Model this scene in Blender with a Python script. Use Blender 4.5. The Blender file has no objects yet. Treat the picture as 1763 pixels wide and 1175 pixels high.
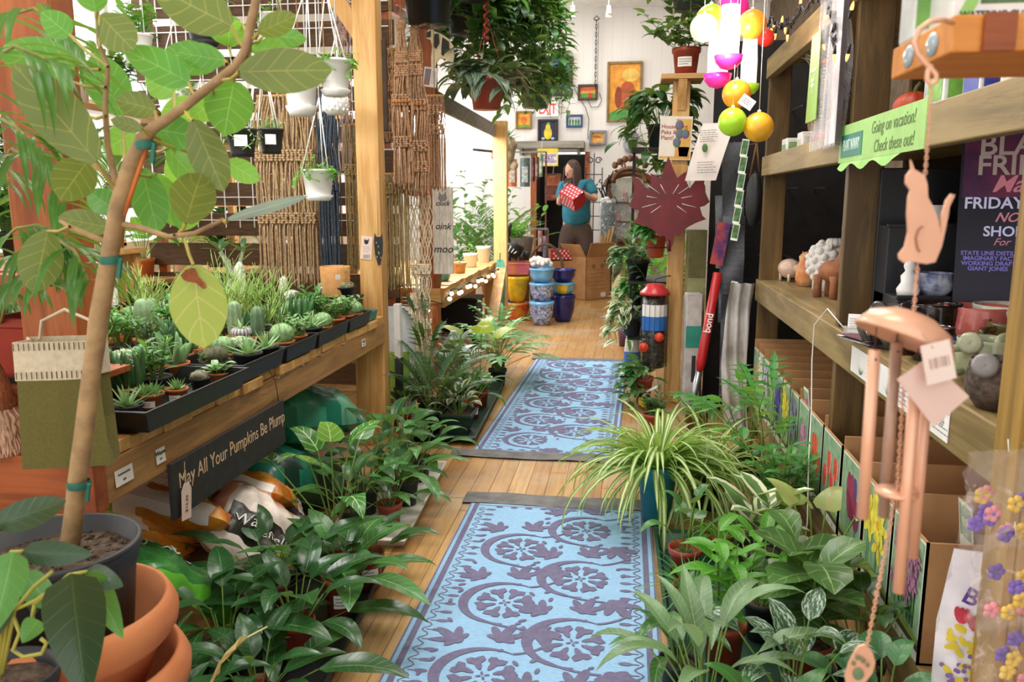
import bpy, math, random
from mathutils import Vector as V, Matrix as MX, Euler
random.seed(7)
C = bpy.context.scene.collection
PI = math.pi
R = math.radians
FL, EYE = 1400.0, 1.28
_a, _b = (1080 - 881.5) / FL, (587.5 - 345) / FL
_n = math.sqrt(1 + _a * _a + _b * _b)
YAW = math.asin(_a / _n)
PIT = math.asin((_b / _n) / math.cos(YAW))
CR = V((math.cos(YAW), math.sin(YAW), 0))
CF = V((-math.sin(YAW) * math.cos(PIT), math.cos(YAW) * math.cos(PIT), -math.sin(PIT)))
CU = CR.cross(CF)
def P(px, py, x=None, y=None, z=None):
 """a point of the photograph on a known plane of the room, in metres"""
 d = CR * ((px - 881.5) / FL) + CU * ((587.5 - py) / FL) + CF
 t = x / d.x if x is not None else (y / d.y if y is not None else (z - EYE) / d.z)
 return V((d.x * t, d.y * t, EYE + d.z * t))
def S(npx, y):
 """metres covered by npx photo pixels at distance y down the aisle"""
 return npx * y / FL
def hx(h, a=1.0):
 h = h.lstrip('#')
 c = [int(h[i:i + 2], 16) / 255 for i in (0, 2, 4)]
 return tuple((q / 12.92 if q < .04045 else ((q + .055) / 1.055) ** 2.4) for q in c) + (a,)
_mats = {}
class NT:
 def __init__(s, name):
  s.m = bpy.data.materials.new(name); s.m.use_nodes = True
  s.t = s.m.node_tree; s.t.nodes.clear()
  s.out = s.n('ShaderNodeOutputMaterial')
 def n(s, ty, **k):
  nd = s.t.nodes.new(ty)
  for a, v in k.items():
   if a.startswith('i_'):
    nd.inputs[a[2:].replace('_', ' ')].default_value = v
   else: setattr(nd, a, v)
  return nd
 def l(s, a, b): s.t.links.new(a, b)
 def math(s, op, a, b=None, c=None):
  nd = s.n('ShaderNodeMath', operation=op)
  for i, q in enumerate((a, b, c)):
   if q is None: continue
   if isinstance(q, (int, float)): nd.inputs[i].default_value = q
   else: s.l(q, nd.inputs[i])
  return nd.outputs[0]
 def mix(s, f, a, b):
  nd = s.n('ShaderNodeMix', data_type='RGBA')
  for i, q in ((0, f), (6, a), (7, b)):
   if isinstance(q, (int, float, tuple)): nd.inputs[i].default_value = q
   else: s.l(q, nd.inputs[i])
  return nd.outputs[2]
 def step(s, v, lo, hi):
  nd = s.n('ShaderNodeMapRange', interpolation_type='SMOOTHSTEP')
  s.l(v, nd.inputs[0]); nd.inputs[1].default_value = lo; nd.inputs[2].default_value = hi
  return nd.outputs[0]
def M(col, rough=.55, var=.12, scale=9, bump=0, metal=0, emit=0, alpha=1, trans=0, col2=None, spec=.5, stretch=None):
 """plain surface with gentle procedural mottling"""
 key = ('M', col, rough, var, scale, bump, metal, emit, alpha, trans, col2, spec, stretch)
 if key in _mats: return _mats[key]
 t = NT('surface_' + col.strip('#'))
 p = t.n('ShaderNodeBsdfPrincipled', i_Roughness=rough, i_Metallic=metal, i_Alpha=alpha)
 p.inputs['Specular IOR Level'].default_value = spec
 p.inputs['Transmission Weight'].default_value = trans
 a = hx(col)
 if var or col2 or bump:
  tc = t.n('ShaderNodeTexCoord')
  src = tc.outputs['Object']
  if stretch:
   mp = t.n('ShaderNodeMapping', i_Scale=stretch); t.l(src, mp.inputs[0]); src = mp.outputs[0]
  nz = t.n('ShaderNodeTexNoise', i_Scale=scale, i_Detail=5.0, i_Roughness=.6)
  t.l(src, nz.inputs['Vector'])
  b = hx(col2) if col2 else tuple(min(1, q * (1 + 2 * var)) for q in a[:3]) + (1,)
  dk = tuple(q * (1 - 1.6 * var) for q in a[:3]) + (1,)
  f = t.step(nz.outputs[0], .3, .7)
  c = t.mix(f, dk if not col2 else a, b)
  t.l(c, p.inputs['Base Color'])
  if emit: t.l(c, p.inputs['Emission Color'])
  if bump:
   bm = t.n('ShaderNodeBump', i_Strength=bump, i_Distance=.01)
   t.l(nz.outputs[0], bm.inputs['Height']); t.l(bm.outputs[0], p.inputs['Normal'])
 else:
  p.inputs['Base Color'].default_value = a
  p.inputs['Emission Color'].default_value = a
 p.inputs['Emission Strength'].default_value = emit
 t.l(p.outputs[0], t.out.inputs[0])
 _mats[key] = t.m
 return t.m
def WOOD(col, dark, axis='y', scale=1.0, rough=.5, bump=.15, knots=True):
 key = ('W', col, dark, axis, scale, rough)
 if key in _mats: return _mats[key]
 t = NT('wood_' + col.strip('#'))
 p = t.n('ShaderNodeBsdfPrincipled', i_Roughness=rough)
 tc = t.n('ShaderNodeTexCoord')
 sc = {'x': (1.2, 14, 14), 'y': (14, 1.2, 14), 'z': (14, 14, 1.2)}[axis]
 mp = t.n('ShaderNodeMapping', i_Scale=tuple(q * scale for q in sc)); t.l(tc.outputs['Object'], mp.inputs[0])
 nz = t.n('ShaderNodeTexNoise', i_Scale=1.6, i_Detail=6.0, i_Roughness=.65, i_Distortion=.6); t.l(mp.outputs[0], nz.inputs['Vector'])
 fine = t.n('ShaderNodeTexNoise', i_Scale=7.0, i_Detail=3.0); t.l(mp.outputs[0], fine.inputs['Vector'])
 big = t.n('ShaderNodeTexNoise', i_Scale=2.2, i_Detail=2.0); t.l(tc.outputs['Object'], big.inputs['Vector'])
 c = t.mix(t.step(nz.outputs[0], .38, .66), hx(dark), hx(col))
 c = t.mix(t.math('MULTIPLY', t.step(fine.outputs[0], .45, .75), .35), c, hx(dark))
 lt = tuple(min(1, q * 1.25) for q in hx(col)[:3]) + (1,)
 c = t.mix(t.math('MULTIPLY', t.step(big.outputs[0], .4, .7), .5), c, lt)
 t.l(c, p.inputs['Base Color'])
 bm = t.n('ShaderNodeBump', i_Strength=bump, i_Distance=.004); t.l(nz.outputs[0], bm.inputs['Height']); t.l(bm.outputs[0], p.inputs['Normal'])
 t.l(p.outputs[0], t.out.inputs[0])
 _mats[key] = t.m
 return t.m
def LEAF(base, vein=None, under=None, edge=None, veins=7, blotch=None, bl=.52, bsc=5.0, rough=.35, trans=.3, dark=.55, stripe=None, vw=.05, sidev=.6, ew=.62, slope=1.2):
 """leaf: u runs -1..1 across the blade, v 0..1 along it"""
 key = ('L', base, vein, under, edge, veins, blotch, bl, bsc, rough, trans, dark, stripe, vw, sidev, ew, slope)
 if key in _mats: return _mats[key]
 t = NT('leaf_' + base.strip('#'))
 p = t.n('ShaderNodeBsdfPrincipled', i_Roughness=rough)
 uv = t.n('ShaderNodeUVMap', uv_map='uv'); sx = t.n('ShaderNodeSeparateXYZ'); t.l(uv.outputs[0], sx.inputs[0])
 au = t.math('ABSOLUTE', sx.outputs[0]); v = sx.outputs[1]
 tc = t.n('ShaderNodeTexCoord')
 nz = t.n('ShaderNodeTexNoise', i_Scale=6.0, i_Detail=3.0); t.l(tc.outputs['Object'], nz.inputs['Vector'])
 b = hx(base); d = tuple(q * dark for q in b[:3]) + (1,)
 c = t.mix(t.step(nz.outputs[0], .3, .68), d, b)
 if blotch:
  nb = t.n('ShaderNodeTexNoise', i_Scale=bsc, i_Detail=3.0, i_Roughness=.7); t.l(uv.outputs[0], nb.inputs['Vector'])
  nb.inputs['Distortion'].default_value = .4
  c = t.mix(t.step(nb.outputs[0], bl - .04, bl + .04), c, hx(blotch))
 if edge:
  ne = t.n('ShaderNodeTexNoise', i_Scale=4.0, i_Detail=2.0); t.l(uv.outputs[0], ne.inputs['Vector'])
  q = t.math('ADD', au, t.math('MULTIPLY', t.math('SUBTRACT', ne.outputs[0], .5), .5))
  c = t.mix(t.step(q, ew - .03, ew + .03), c, hx(edge))
 if stripe:
  c = t.mix(t.step(au, .55, .3), c, hx(stripe))
 if vein:
  vv = hx(vein)
  s1 = t.step(au, vw, vw * .4)
  fr = t.math('FRACT', t.math('SUBTRACT', t.math('MULTIPLY', v, float(veins)), t.math('MULTIPLY', au, slope)))
  tri = t.math('ABSOLUTE', t.math('SUBTRACT', fr, .5))
  s2 = t.math('MULTIPLY', t.step(tri, .07, .02), sidev)
  c = t.mix(t.math('MAXIMUM', s1, s2), c, vv)
  bm = t.n('ShaderNodeBump', i_Strength=.25, i_Distance=.004); t.l(t.math('MAXIMUM', s1, s2), bm.inputs['Height']); t.l(bm.outputs[0], p.inputs['Normal'])
 if under:
  g = t.n('ShaderNodeNewGeometry')
  cu = hx(under)
  if vein: cu = t.mix(t.math('MAXIMUM', s1, s2), cu, hx(vein))
  c = t.mix(g.outputs['Backfacing'], c, cu)
 t.l(c, p.inputs['Base Color'])
 if trans:
  tr = t.n('ShaderNodeBsdfTranslucent'); t.l(t.mix(.35, c, (.5, .7, .05, 1)), tr.inputs[0])
  mx = t.n('ShaderNodeMixShader', i_Fac=trans); t.l(p.outputs[0], mx.inputs[1]); t.l(tr.outputs[0], mx.inputs[2])
  t.l(mx.outputs[0], t.out.inputs[0])
 else: t.l(p.outputs[0], t.out.inputs[0])
 _mats[key] = t.m
 return t.m
def GLASSY(col='#ffffff', alpha=.25, rough=.08, bs=.6):
 """thin clear film: part see-through, part glossy"""
 key = ('G', col, alpha, rough, bs)
 if key in _mats: return _mats[key]
 t = NT('film_' + col.strip('#'))
 p = t.n('ShaderNodeBsdfPrincipled', i_Roughness=rough); p.inputs['Base Color'].default_value = hx(col)
 p.inputs['Specular IOR Level'].default_value = .9
 tr = t.n('ShaderNodeBsdfTransparent'); mx = t.n('ShaderNodeMixShader')
 tc = t.n('ShaderNodeTexCoord'); nz = t.n('ShaderNodeTexNoise', i_Scale=22.0, i_Detail=4.0, i_Distortion=1.5); t.l(tc.outputs['Object'], nz.inputs['Vector'])
 f = t.math('ADD', t.math('MULTIPLY', t.step(nz.outputs[0], .5, .72), .45 if bs > .3 else .12), alpha)
 t.l(f, mx.inputs[0]); t.l(tr.outputs[0], mx.inputs[1]); t.l(p.outputs[0], mx.inputs[2])
 bm = t.n('ShaderNodeBump', i_Strength=bs, i_Distance=.02); t.l(nz.outputs[0], bm.inputs['Height']); t.l(bm.outputs[0], p.inputs['Normal'])
 t.l(mx.outputs[0], t.out.inputs[0])
 _mats[key] = t.m
 return t.m
class B:
 def __init__(s): s.v = []; s.f = []; s.mi = []; s.u = []; s.c = 0; s.flat = []
 def add(s, vs, fs, us=None, flat=False):
  o = len(s.v)
  s.v += [tuple(q) for q in vs]
  s.u += us if us else [(0, 0)] * len(vs)
  for f in fs:
   s.f.append([o + i for i in f]); s.mi.append(s.c); s.flat.append(flat)
 def box(s, c, d, rot=None, taper=1.0):
  x, y, z = (q / 2 for q in d); k = taper
  vs = [V(q) for q in ((-x, -y, -z), (x, -y, -z), (x, y, -z), (-x, y, -z), (-x * k, -y * k, z), (x * k, -y * k, z), (x * k, y * k, z), (-x * k, y * k, z))]
  if rot is not None:
   m = rot if isinstance(rot, MX) else Euler(rot).to_matrix()
   vs = [m @ q for q in vs]
  c = V(c)
  s.add([c + q for q in vs], [(3, 2, 1, 0), (4, 5, 6, 7), (0, 1, 5, 4), (1, 2, 6, 5), (2, 3, 7, 6), (3, 0, 4, 7)], flat=True)
 def bar(s, a, b, w, h=None, roll=0):
  """square bar from a to b"""
  a, b = V(a), V(b); d = b - a; h = h or w
  q = d.to_track_quat('Z', 'Y').to_matrix()
  s.box((a + b) / 2, (w, h, d.length), q @ MX.Rotation(roll, 3, 'Z'))
 def tube(s, pts, r, n=7, caps=True, flat=False):
  pts = [V(p) for p in pts]; k = len(pts)
  rs = r if isinstance(r, (list, tuple)) else [r] * k
  ref = None; vs = []; us = []
  for i, p in enumerate(pts):
   t = (pts[min(i + 1, k - 1)] - pts[max(i - 1, 0)])
   if t.length < 1e-9: t = V((0, 0, 1))
   t.normalize()
   if ref is None: ref = t.orthogonal().normalized()
   ref = (ref - t * ref.dot(t))
   ref = ref.normalized() if ref.length > 1e-6 else t.orthogonal().normalized()
   w = t.cross(ref)
   for j in range(n):
    a = 2 * PI * j / n
    vs.append(p + (ref * math.cos(a) + w * math.sin(a)) * rs[i]); us.append((j / n, i / max(1, k - 1)))
  fs = [(i * n + j, i * n + (j + 1) % n, (i + 1) * n + (j + 1) % n, (i + 1) * n + j) for i in range(k - 1) for j in range(n)]
  if caps: fs += [tuple(range(n - 1, -1, -1)), tuple((k - 1) * n + j for j in range(n))]
  s.add(vs, fs, us, flat)
 def lathe(s, prof, c=(0, 0, 0), n=24, sx=1, sy=1, m=None):
  vs = []; us = []; k = len(prof); c = V(c)
  for i, (r, z) in enumerate(prof):
   for j in range(n):
    a = 2 * PI * j / n
    q = V((r * math.cos(a) * sx, r * math.sin(a) * sy, z))
    vs.append(c + (m @ q if m else q)); us.append((j / n, i / max(1, k - 1)))
  fs = [(i * n + j, i * n + (j + 1) % n, (i + 1) * n + (j + 1) % n, (i + 1) * n + j) for i in range(k - 1) for j in range(n)]
  s.add(vs, fs, us)
 def disc(s, c, r, n=20, sx=1, sy=1, z=0, m=None):
  c = V(c); vs = [V((math.cos(2 * PI * j / n) * r * sx, math.sin(2 * PI * j / n) * r * sy, z)) for j in range(n)]
  s.add([c + (m @ q if m else q) for q in vs], [tuple(range(n))])
 def ball(s, c, r, n=14, k=9, m=None, f=None):
  rx, ry, rz = (r, r, r) if isinstance(r, (int, float)) else r
  c = V(c); vs = []; us = []
  for i in range(k + 1):
   th = PI * i / k
   for j in range(n):
    ph = 2 * PI * j / n
    q = V((math.sin(th) * math.cos(ph), math.sin(th) * math.sin(ph), -math.cos(th)))
    g = f(th, ph) if f else 1
    q = V((q.x * rx * g, q.y * ry * g, q.z * rz * g))
    vs.append(c + (m @ q if m else q)); us.append((j / n, i / k))
  fs = [(i * n + j, i * n + (j + 1) % n, (i + 1) * n + (j + 1) % n, (i + 1) * n + j) for i in range(k) for j in range(n)]
  s.add(vs, fs, us)
 def prism(s, pts, h, m=None):
  """outline in local xy extruded by h along local z, m places it"""
  n = len(pts); ar = sum(pts[i][0] * pts[(i + 1) % n][1] - pts[(i + 1) % n][0] * pts[i][1] for i in range(n))
  if ar < 0: pts = pts[::-1]
  vs = [V((x, y, -h / 2)) for x, y in pts] + [V((x, y, h / 2)) for x, y in pts]
  if m: vs = [m @ q for q in vs]
  s.add(vs, [tuple(range(n - 1, -1, -1)), tuple(range(n, 2 * n))] + [(i, (i + 1) % n, n + (i + 1) % n, n + i) for i in range(n)], flat=True)
 def poly(s, pts, us=None): s.add(pts, [tuple(range(len(pts)))], us, flat=True)
 def grid(s, fn, nu, nv):
  vs = []; us = []
  for i in range(nv + 1):
   for j in range(nu + 1):
    vs.append(fn(j / nu, i / nv)); us.append((j / nu * 2 - 1, i / nv))
  w = nu + 1
  s.add(vs, [(i * w + j, i * w + j + 1, (i + 1) * w + j + 1, (i + 1) * w + j) for i in range(nv) for j in range(nu)], us)
 def blade(s, pts, W, wf, fold=.22, nx=2, up=V((0, 0, 1)), curl=0, wav=0, t0=0, t1=1, side=None):
  """leaf blade along a path; width W*wf(t); fold = V across, curl = edges rolled down"""
  k = len(pts); vs = []; us = []; ph = random.random() * 6
  for i, p in enumerate(pts):
   p = V(p); t = i / (k - 1)
   d = V(pts[min(i + 1, k - 1)]) - V(pts[max(i - 1, 0)])
   sd = side if side is not None else d.cross(up)
   if sd.length < 1e-6: sd = V((1, 0, 0))
   sd = sd.normalized(); nr = sd.cross(d)
   nr = nr.normalized() if nr.length > 1e-9 else V((0, 0, 1))
   w = W * wf(t) / 2
   for j in range(-nx, nx + 1):
    q = j / nx
    h = abs(q) * w * fold - q * q * w * curl
    if wav: h += math.sin(t * 14 + ph + q) * wav * w * abs(q)
    vs.append(p + sd * (q * w) + nr * h); us.append((q, t0 + (t1 - t0) * t))
  m = 2 * nx + 1
  s.add(vs, [(i * m + j, i * m + j + 1, (i + 1) * m + j + 1, (i + 1) * m + j) for i in range(k - 1) for j in range(m - 1)], us)
 def xf(s, m):
  s.v = [tuple(m @ V(q)) for q in s.v]; return s
 def build(s, name, mats, parent=None, bevel=0, sub=0, loc=None):
  me = bpy.data.meshes.new(name); me.from_pydata(s.v, [], s.f)
  for q in (mats if isinstance(mats, (list, tuple)) else [mats]): me.materials.append(q)
  me.polygons.foreach_set('material_index', s.mi)
  me.polygons.foreach_set('use_smooth', [not q for q in s.flat])
  ul = me.uv_layers.new(name='uv')
  buf = [0.0] * (2 * len(me.loops)); vi = [0] * len(me.loops); me.loops.foreach_get('vertex_index', vi)
  for i, q in enumerate(vi): buf[2 * i], buf[2 * i + 1] = s.u[q]
  ul.data.foreach_set('uv', buf)
  me.update()
  o = bpy.data.objects.new(name, me); C.objects.link(o)
  if parent: o.parent = parent
  if loc is not None: o.location = loc
  if bevel:
   md = o.modifiers.new('bevel', 'BEVEL'); md.width = bevel; md.segments = 2; md.limit_method = 'ANGLE'; md.angle_limit = R(40)
  if sub:
   md = o.modifiers.new('smooth', 'SUBSURF'); md.levels = sub; md.render_levels = sub
  return o
def tag(o, label, cat, group=None):
 o['label'] = label; o['category'] = cat
 if group: o['group'] = group
 return o
def thing(name, label, cat, loc=(0, 0, 0), rz=0, group=None):
 o = bpy.data.objects.new(name, None); C.objects.link(o); o.empty_display_size = .05
 o.location = loc; o.rotation_euler = (0, 0, rz)
 return tag(o, label, cat, group)
def struct(o): o['kind'] = 'structure'; return o
def dup(root, loc, rz=None, label=None, scale=None):
 r = root.copy(); C.objects.link(r); r.location = loc
 if rz is not None: r.rotation_euler = (0, 0, rz)
 if label: r['label'] = label
 if scale: r.scale = (scale,) * 3
 for ch in list(root.children):
  c = ch.copy(); C.objects.link(c); c.parent = r
  for g in list(ch.children):
   d = g.copy(); C.objects.link(d); d.parent = c
 return r
def frame(o, xa, ya):
 """matrix with origin o, local x along xa, local y along ya, local z = normal"""
 x = V(xa).normalized(); z = x.cross(V(ya)).normalized(); y = z.cross(x)
 m = MX((x, y, z)).transposed().to_4x4(); m.translation = V(o)
 return m
def FX(o): return frame(o, (0, -1, 0), (0, 0, 1))   # faces -x : reads left to right going towards the camera
def FY(o): return frame(o, (1, 0, 0), (0, 0, 1))    # faces -y, towards the camera
def text(parent, s, size, m, mat, align='CENTER', name='lettering', ext=.0004, bold=0, shear=0, sx=1, sp=1):
 cu = bpy.data.curves.new('t', 'FONT'); cu.body = s; cu.size = size; cu.align_x = align; cu.align_y = 'CENTER'
 cu.extrude = ext; cu.offset = bold; cu.shear = shear; cu.space_line = .95; cu.resolution_u = 3; cu.space_character = sp
 o = bpy.data.objects.new('t', cu); C.objects.link(o)
 dg = bpy.context.evaluated_depsgraph_get()
 me = bpy.data.meshes.new_from_object(o.evaluated_get(dg)); bpy.data.objects.remove(o); bpy.data.curves.remove(cu)
 me.materials.clear(); me.materials.append(mat); me.name = name
 me.transform(MX.Diagonal((sx, 1, 1, 1)))
 ob = bpy.data.objects.new(name, me); C.objects.link(ob)
 me.transform(m)
 if parent: ob.parent = parent
 return ob
def lines(b, m, x0, x1, y0, y1, n, th, rag=.3):
 """rows of small print: thin bars on a sheet"""
 for i in range(n):
  y = y1 - (y1 - y0) * (i + .5) / n
  e = x1 - (x1 - x0) * rag * random.random()
  x = x0
  while x < e - th:
   w = min(random.uniform(2, 6) * th, e - x)
   b.add([m @ V(q) for q in ((x, y - th / 2, 0), (x + w, y - th / 2, 0), (x + w, y + th / 2, 0), (x, y + th / 2, 0))], [(0, 1, 2, 3)], flat=True)
   x += w + th * .8
def rect(b, m, x0, y0, x1, y1, z=0):
 b.add([m @ V(q) for q in ((x0, y0, z), (x1, y0, z), (x1, y1, z), (x0, y1, z))], [(0, 1, 2, 3)], flat=True)
def w_lance(t): return max(.0, math.sin(PI * min(1, t ** .72)) ** .85) if 0 < t < 1 else .02
def w_strap(t): return min(1, .45 + t * 2.2) * (1 - t ** 4) ** .8 + .01
def w_aloe(t): return (1 - t) ** .75 + .01
def w_oval(t): return max(.02, (math.sin(PI * t)) ** .55)
def w_obov(t): return max(.03, math.sin(PI * t ** 1.5) ** .6)
def w_heart(t): return max(.02, (1 - t) ** .75 * min(1, .55 + t * 3.2) * 1.02)
def w_ovate(t): return max(.02, math.sin(PI * min(1, t ** .62)) ** .7) if t < 1 else .02
def w_rub(t): return max(.02, math.sin(PI * min(1, t * .97 + .03)) ** .6)
def arc(base, az, el, L, droop, n=6, p=1.4, side=0):
 """points of a drooping stalk"""
 q = V(base); out = [q.copy()]
 for i in range(n):
  t = (i + .5) / n
  e = el - droop * t ** p; a = az + side * t
  q = q + V((math.cos(a) * math.cos(e), math.sin(a) * math.cos(e), math.sin(e))) * (L / n)
  out.append(q.copy())
 return out
GA = 2.39996
def rosette(b, n, L, W, wf, el=(20, 80), droop=(20, 60), pet=0, h=(0, 0), r0=.01, pr=.0022, nx=1, seg=6, fold=.25, curl=0, az0=None, jit=.35, ry=1.0, wav=0, pd=.3, sector=None):
 """leaves round one crown; material 0 blade, 1 stalk"""
 az0 = random.random() * 6 if az0 is None else az0
 for i in range(n):
  k = (i + .5) / n
  az = az0 + i * GA + random.uniform(-jit, jit)
  if sector: az = random.uniform(*sector)
  e = R(el[0] + (el[1] - el[0]) * k + random.uniform(-8, 8))
  l = random.uniform(*L) * (1 - .25 * k)
  dr = R(random.uniform(*droop))
  st = V((math.cos(az) * r0, math.sin(az) * r0, h[0] + (h[1] - h[0]) * k))
  pl = (random.uniform(*pet) if pet else 0)
  if pl:
   pp = arc(st, az, min(R(88), e + R(14)), pl, R(25) * pd, 4)
   b.c = 1; b.tube(pp, pr, 5, caps=False); st = pp[-1]; b.c = 0
  pts = arc(st, az, e if not pl else e - R(12), l, dr, seg, side=random.uniform(-.4, .4))
  b.blade(pts, l * W * random.uniform(.88, 1.1), wf, fold, nx, curl=curl, wav=wav)
def pinnate(b, base, az, el, L, droop, n, ll, lw, wf=w_lance, pr=.002, start=.35, ang=55, dr=25, nx=1):
 """one palm frond"""
 pts = arc(base, az, el, L, droop, 12)
 b.c = 1; b.tube(pts, [pr * (1 - .7 * i / 12) for i in range(13)], 5, caps=False); b.c = 0
 for i in range(n):
  t = start + (1 - start) * i / n
  x = t * 12; j = min(11, int(x)); p = pts[j].lerp(pts[j + 1], x - j); d = (pts[j + 1] - pts[j]).normalized()
  sd = d.cross(V((0, 0, 1))).normalized()
  l = ll * math.sin(PI * (.18 + .78 * (i / n))) ** .6 * random.uniform(.9, 1.1)
  for sg in (-1, 1):
   a = R(ang) * (1 - .45 * i / n)
   q = d * math.cos(a) + sd * sg * math.sin(a) + V((0, 0, .1))
   aa = math.atan2(q.y, q.x); ee = math.asin(max(-1, min(1, q.normalized().z)))
   b.blade(arc(p, aa, ee, l, R(dr), 4), lw, wf, .2, nx)
# ================================================================ shared materials
M_PINE = WOOD('#d2a566', '#a87438', 'y'); M_PINEZ = WOOD('#dcb071', '#b98545', 'z'); M_PINEX = WOOD('#d9ab6c', '#b5823f', 'x')
M_CEDZ = WOOD('#b5652f', '#8a4318', 'z'); M_CEDX = WOOD('#a9592a', '#7c3a14', 'x'); M_OAKY = WOOD('#9c7444', '#6b4a25', 'y')
M_SHY = WOOD('#9a8355', '#6f5c35', 'y'); M_SHZ = WOOD('#75592f', '#4d3a1c', 'z'); M_GREYW = WOOD('#a09a8c', '#787264', 'x')
M_BLACK = M('#1c1d20', .45, .1); M_TRAY = M('#17191b', .4, .15, 20); M_NURS = M('#232427', .5, .1)
M_REDP = M('#a2432f', .4, .1); M_TERRA = M('#c9733f', .75, .12, 6, .05); M_TERRO = M('#dba064', .8, .06, 30, .03)
M_WHITE = M('#f2f0ee', .35, .03); M_PAPER = M('#f1ece6', .7, .03); M_PINKP = M('#eacfc4', .7, .03); M_INK = M('#2b2a2c', .6, 0)
M_GREYINK = M('#8d8a88', .7, 0); M_SOIL = M('#3a2a20', .95, .3, 60, .8, col2='#6d5a48'); M_TEALP = M('#2f8c9c', .35, .1)
M_STEM = M('#6d8a3a', .6, .2); M_STEMB = M('#8a6a45', .8, .2, 20, .3); M_CARD = M('#b98a5c', .8, .08, 5); M_CARDD = M('#8d6038', .85, .1, 5)
M_CORD = M('#f4f3ef', .6, 0); M_STEEL = M('#9da0a3', .3, .08, metal=.9); M_IRON = M('#222426', .5, .1)
L_LILY = LEAF('#2f5f33', '#4f8a4a', under='#4a7a45', veins=11, sidev=.35, rough=.25, trans=.22, dark=.55)
L_LILY2 = LEAF('#4a8544', '#8ab873', under='#5c8c50', veins=9, sidev=.4, rough=.28, trans=.25)
L_PALM = LEAF('#3c7a39', '#6ca04e', under='#5a8c48', veins=1, sidev=0, trans=.3)
L_DKPALM = LEAF('#2c5c33', '#4c8044', veins=1, sidev=0, trans=.25)
L_BRIGHT = LEAF('#62b03a', '#a8dc7a', under='#84c45a', veins=7, sidev=.5, trans=.4, dark=.7)
L_MID = LEAF('#4c9646', '#7cba62', under='#5a9c50', veins=7, sidev=.45, trans=.3)
L_SPID = LEAF('#7fae48', None, under='#93b85c', stripe='#e6ecb4', trans=.35, dark=.75)
L_ALOC = LEAF('#3f9238', '#d8eeb0', under='#6fb052', veins=5, sidev=.9, vw=.07, trans=.35)
L_RUB = LEAF('#6f9b5c', None, edge='#eef0cf', ew=.55, trans=.25, blotch='#a7bf8d', bl=.6, bsc=3)
L_SCIN = LEAF('#3e6b45', '#2f5a3a', blotch='#b4c8b4', bl=.53, bsc=5, veins=5, sidev=.2, trans=.2)
L_SATIN = LEAF('#243f2a', '#3f5f38', under='#2f4a30', blotch='#5f7358', bl=.57, bsc=7, veins=7, sidev=.5, trans=.06, rough=.3)
L_FID = LEAF('#578045', '#8fb06a', under='#6d8f4c', veins=5, sidev=.6, vw=.06, rough=.28, trans=.25)
L_CALA = LEAF('#5f9a62', '#2c5a38', under='#7d6a78', veins=8, sidev=.8, vw=.05, trans=.2)
L_POTH = LEAF('#3c7a3a', '#6ea34c', under='#5d9450', veins=6, sidev=.3, trans=.3)
L_DEEP = LEAF('#2c5a2c', '#4c7c3e', under='#47733c', veins=6, sidev=.3, trans=.25)
L_SUCC = LEAF('#7fae6c', None, trans=.15, rough=.4, dark=.7); L_SUCB = LEAF('#9cc98c', None, trans=.2, rough=.4, dark=.75)
L_SUCD = LEAF('#4f7f4a', None, trans=.12, rough=.35); L_ALOE = LEAF('#8dbb7a', None, blotch='#cfe3bb', bl=.58, bsc=9, trans=.15, rough=.35)
L_GAST = LEAF('#4e7d52', None, edge='#a9c79f', ew=.7, trans=.1); L_PENCIL = LEAF('#b4d878', None, trans=.2, dark=.8)
L_SILV = LEAF('#5c7a5f', '#3b5a40', under='#4c6a4c', blotch='#9fb3a0', bl=.5, bsc=4, veins=5, sidev=.5, trans=.15)
L_YEL = LEAF('#b9cc4a', '#dfe58a', trans=.4, dark=.8)
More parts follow.
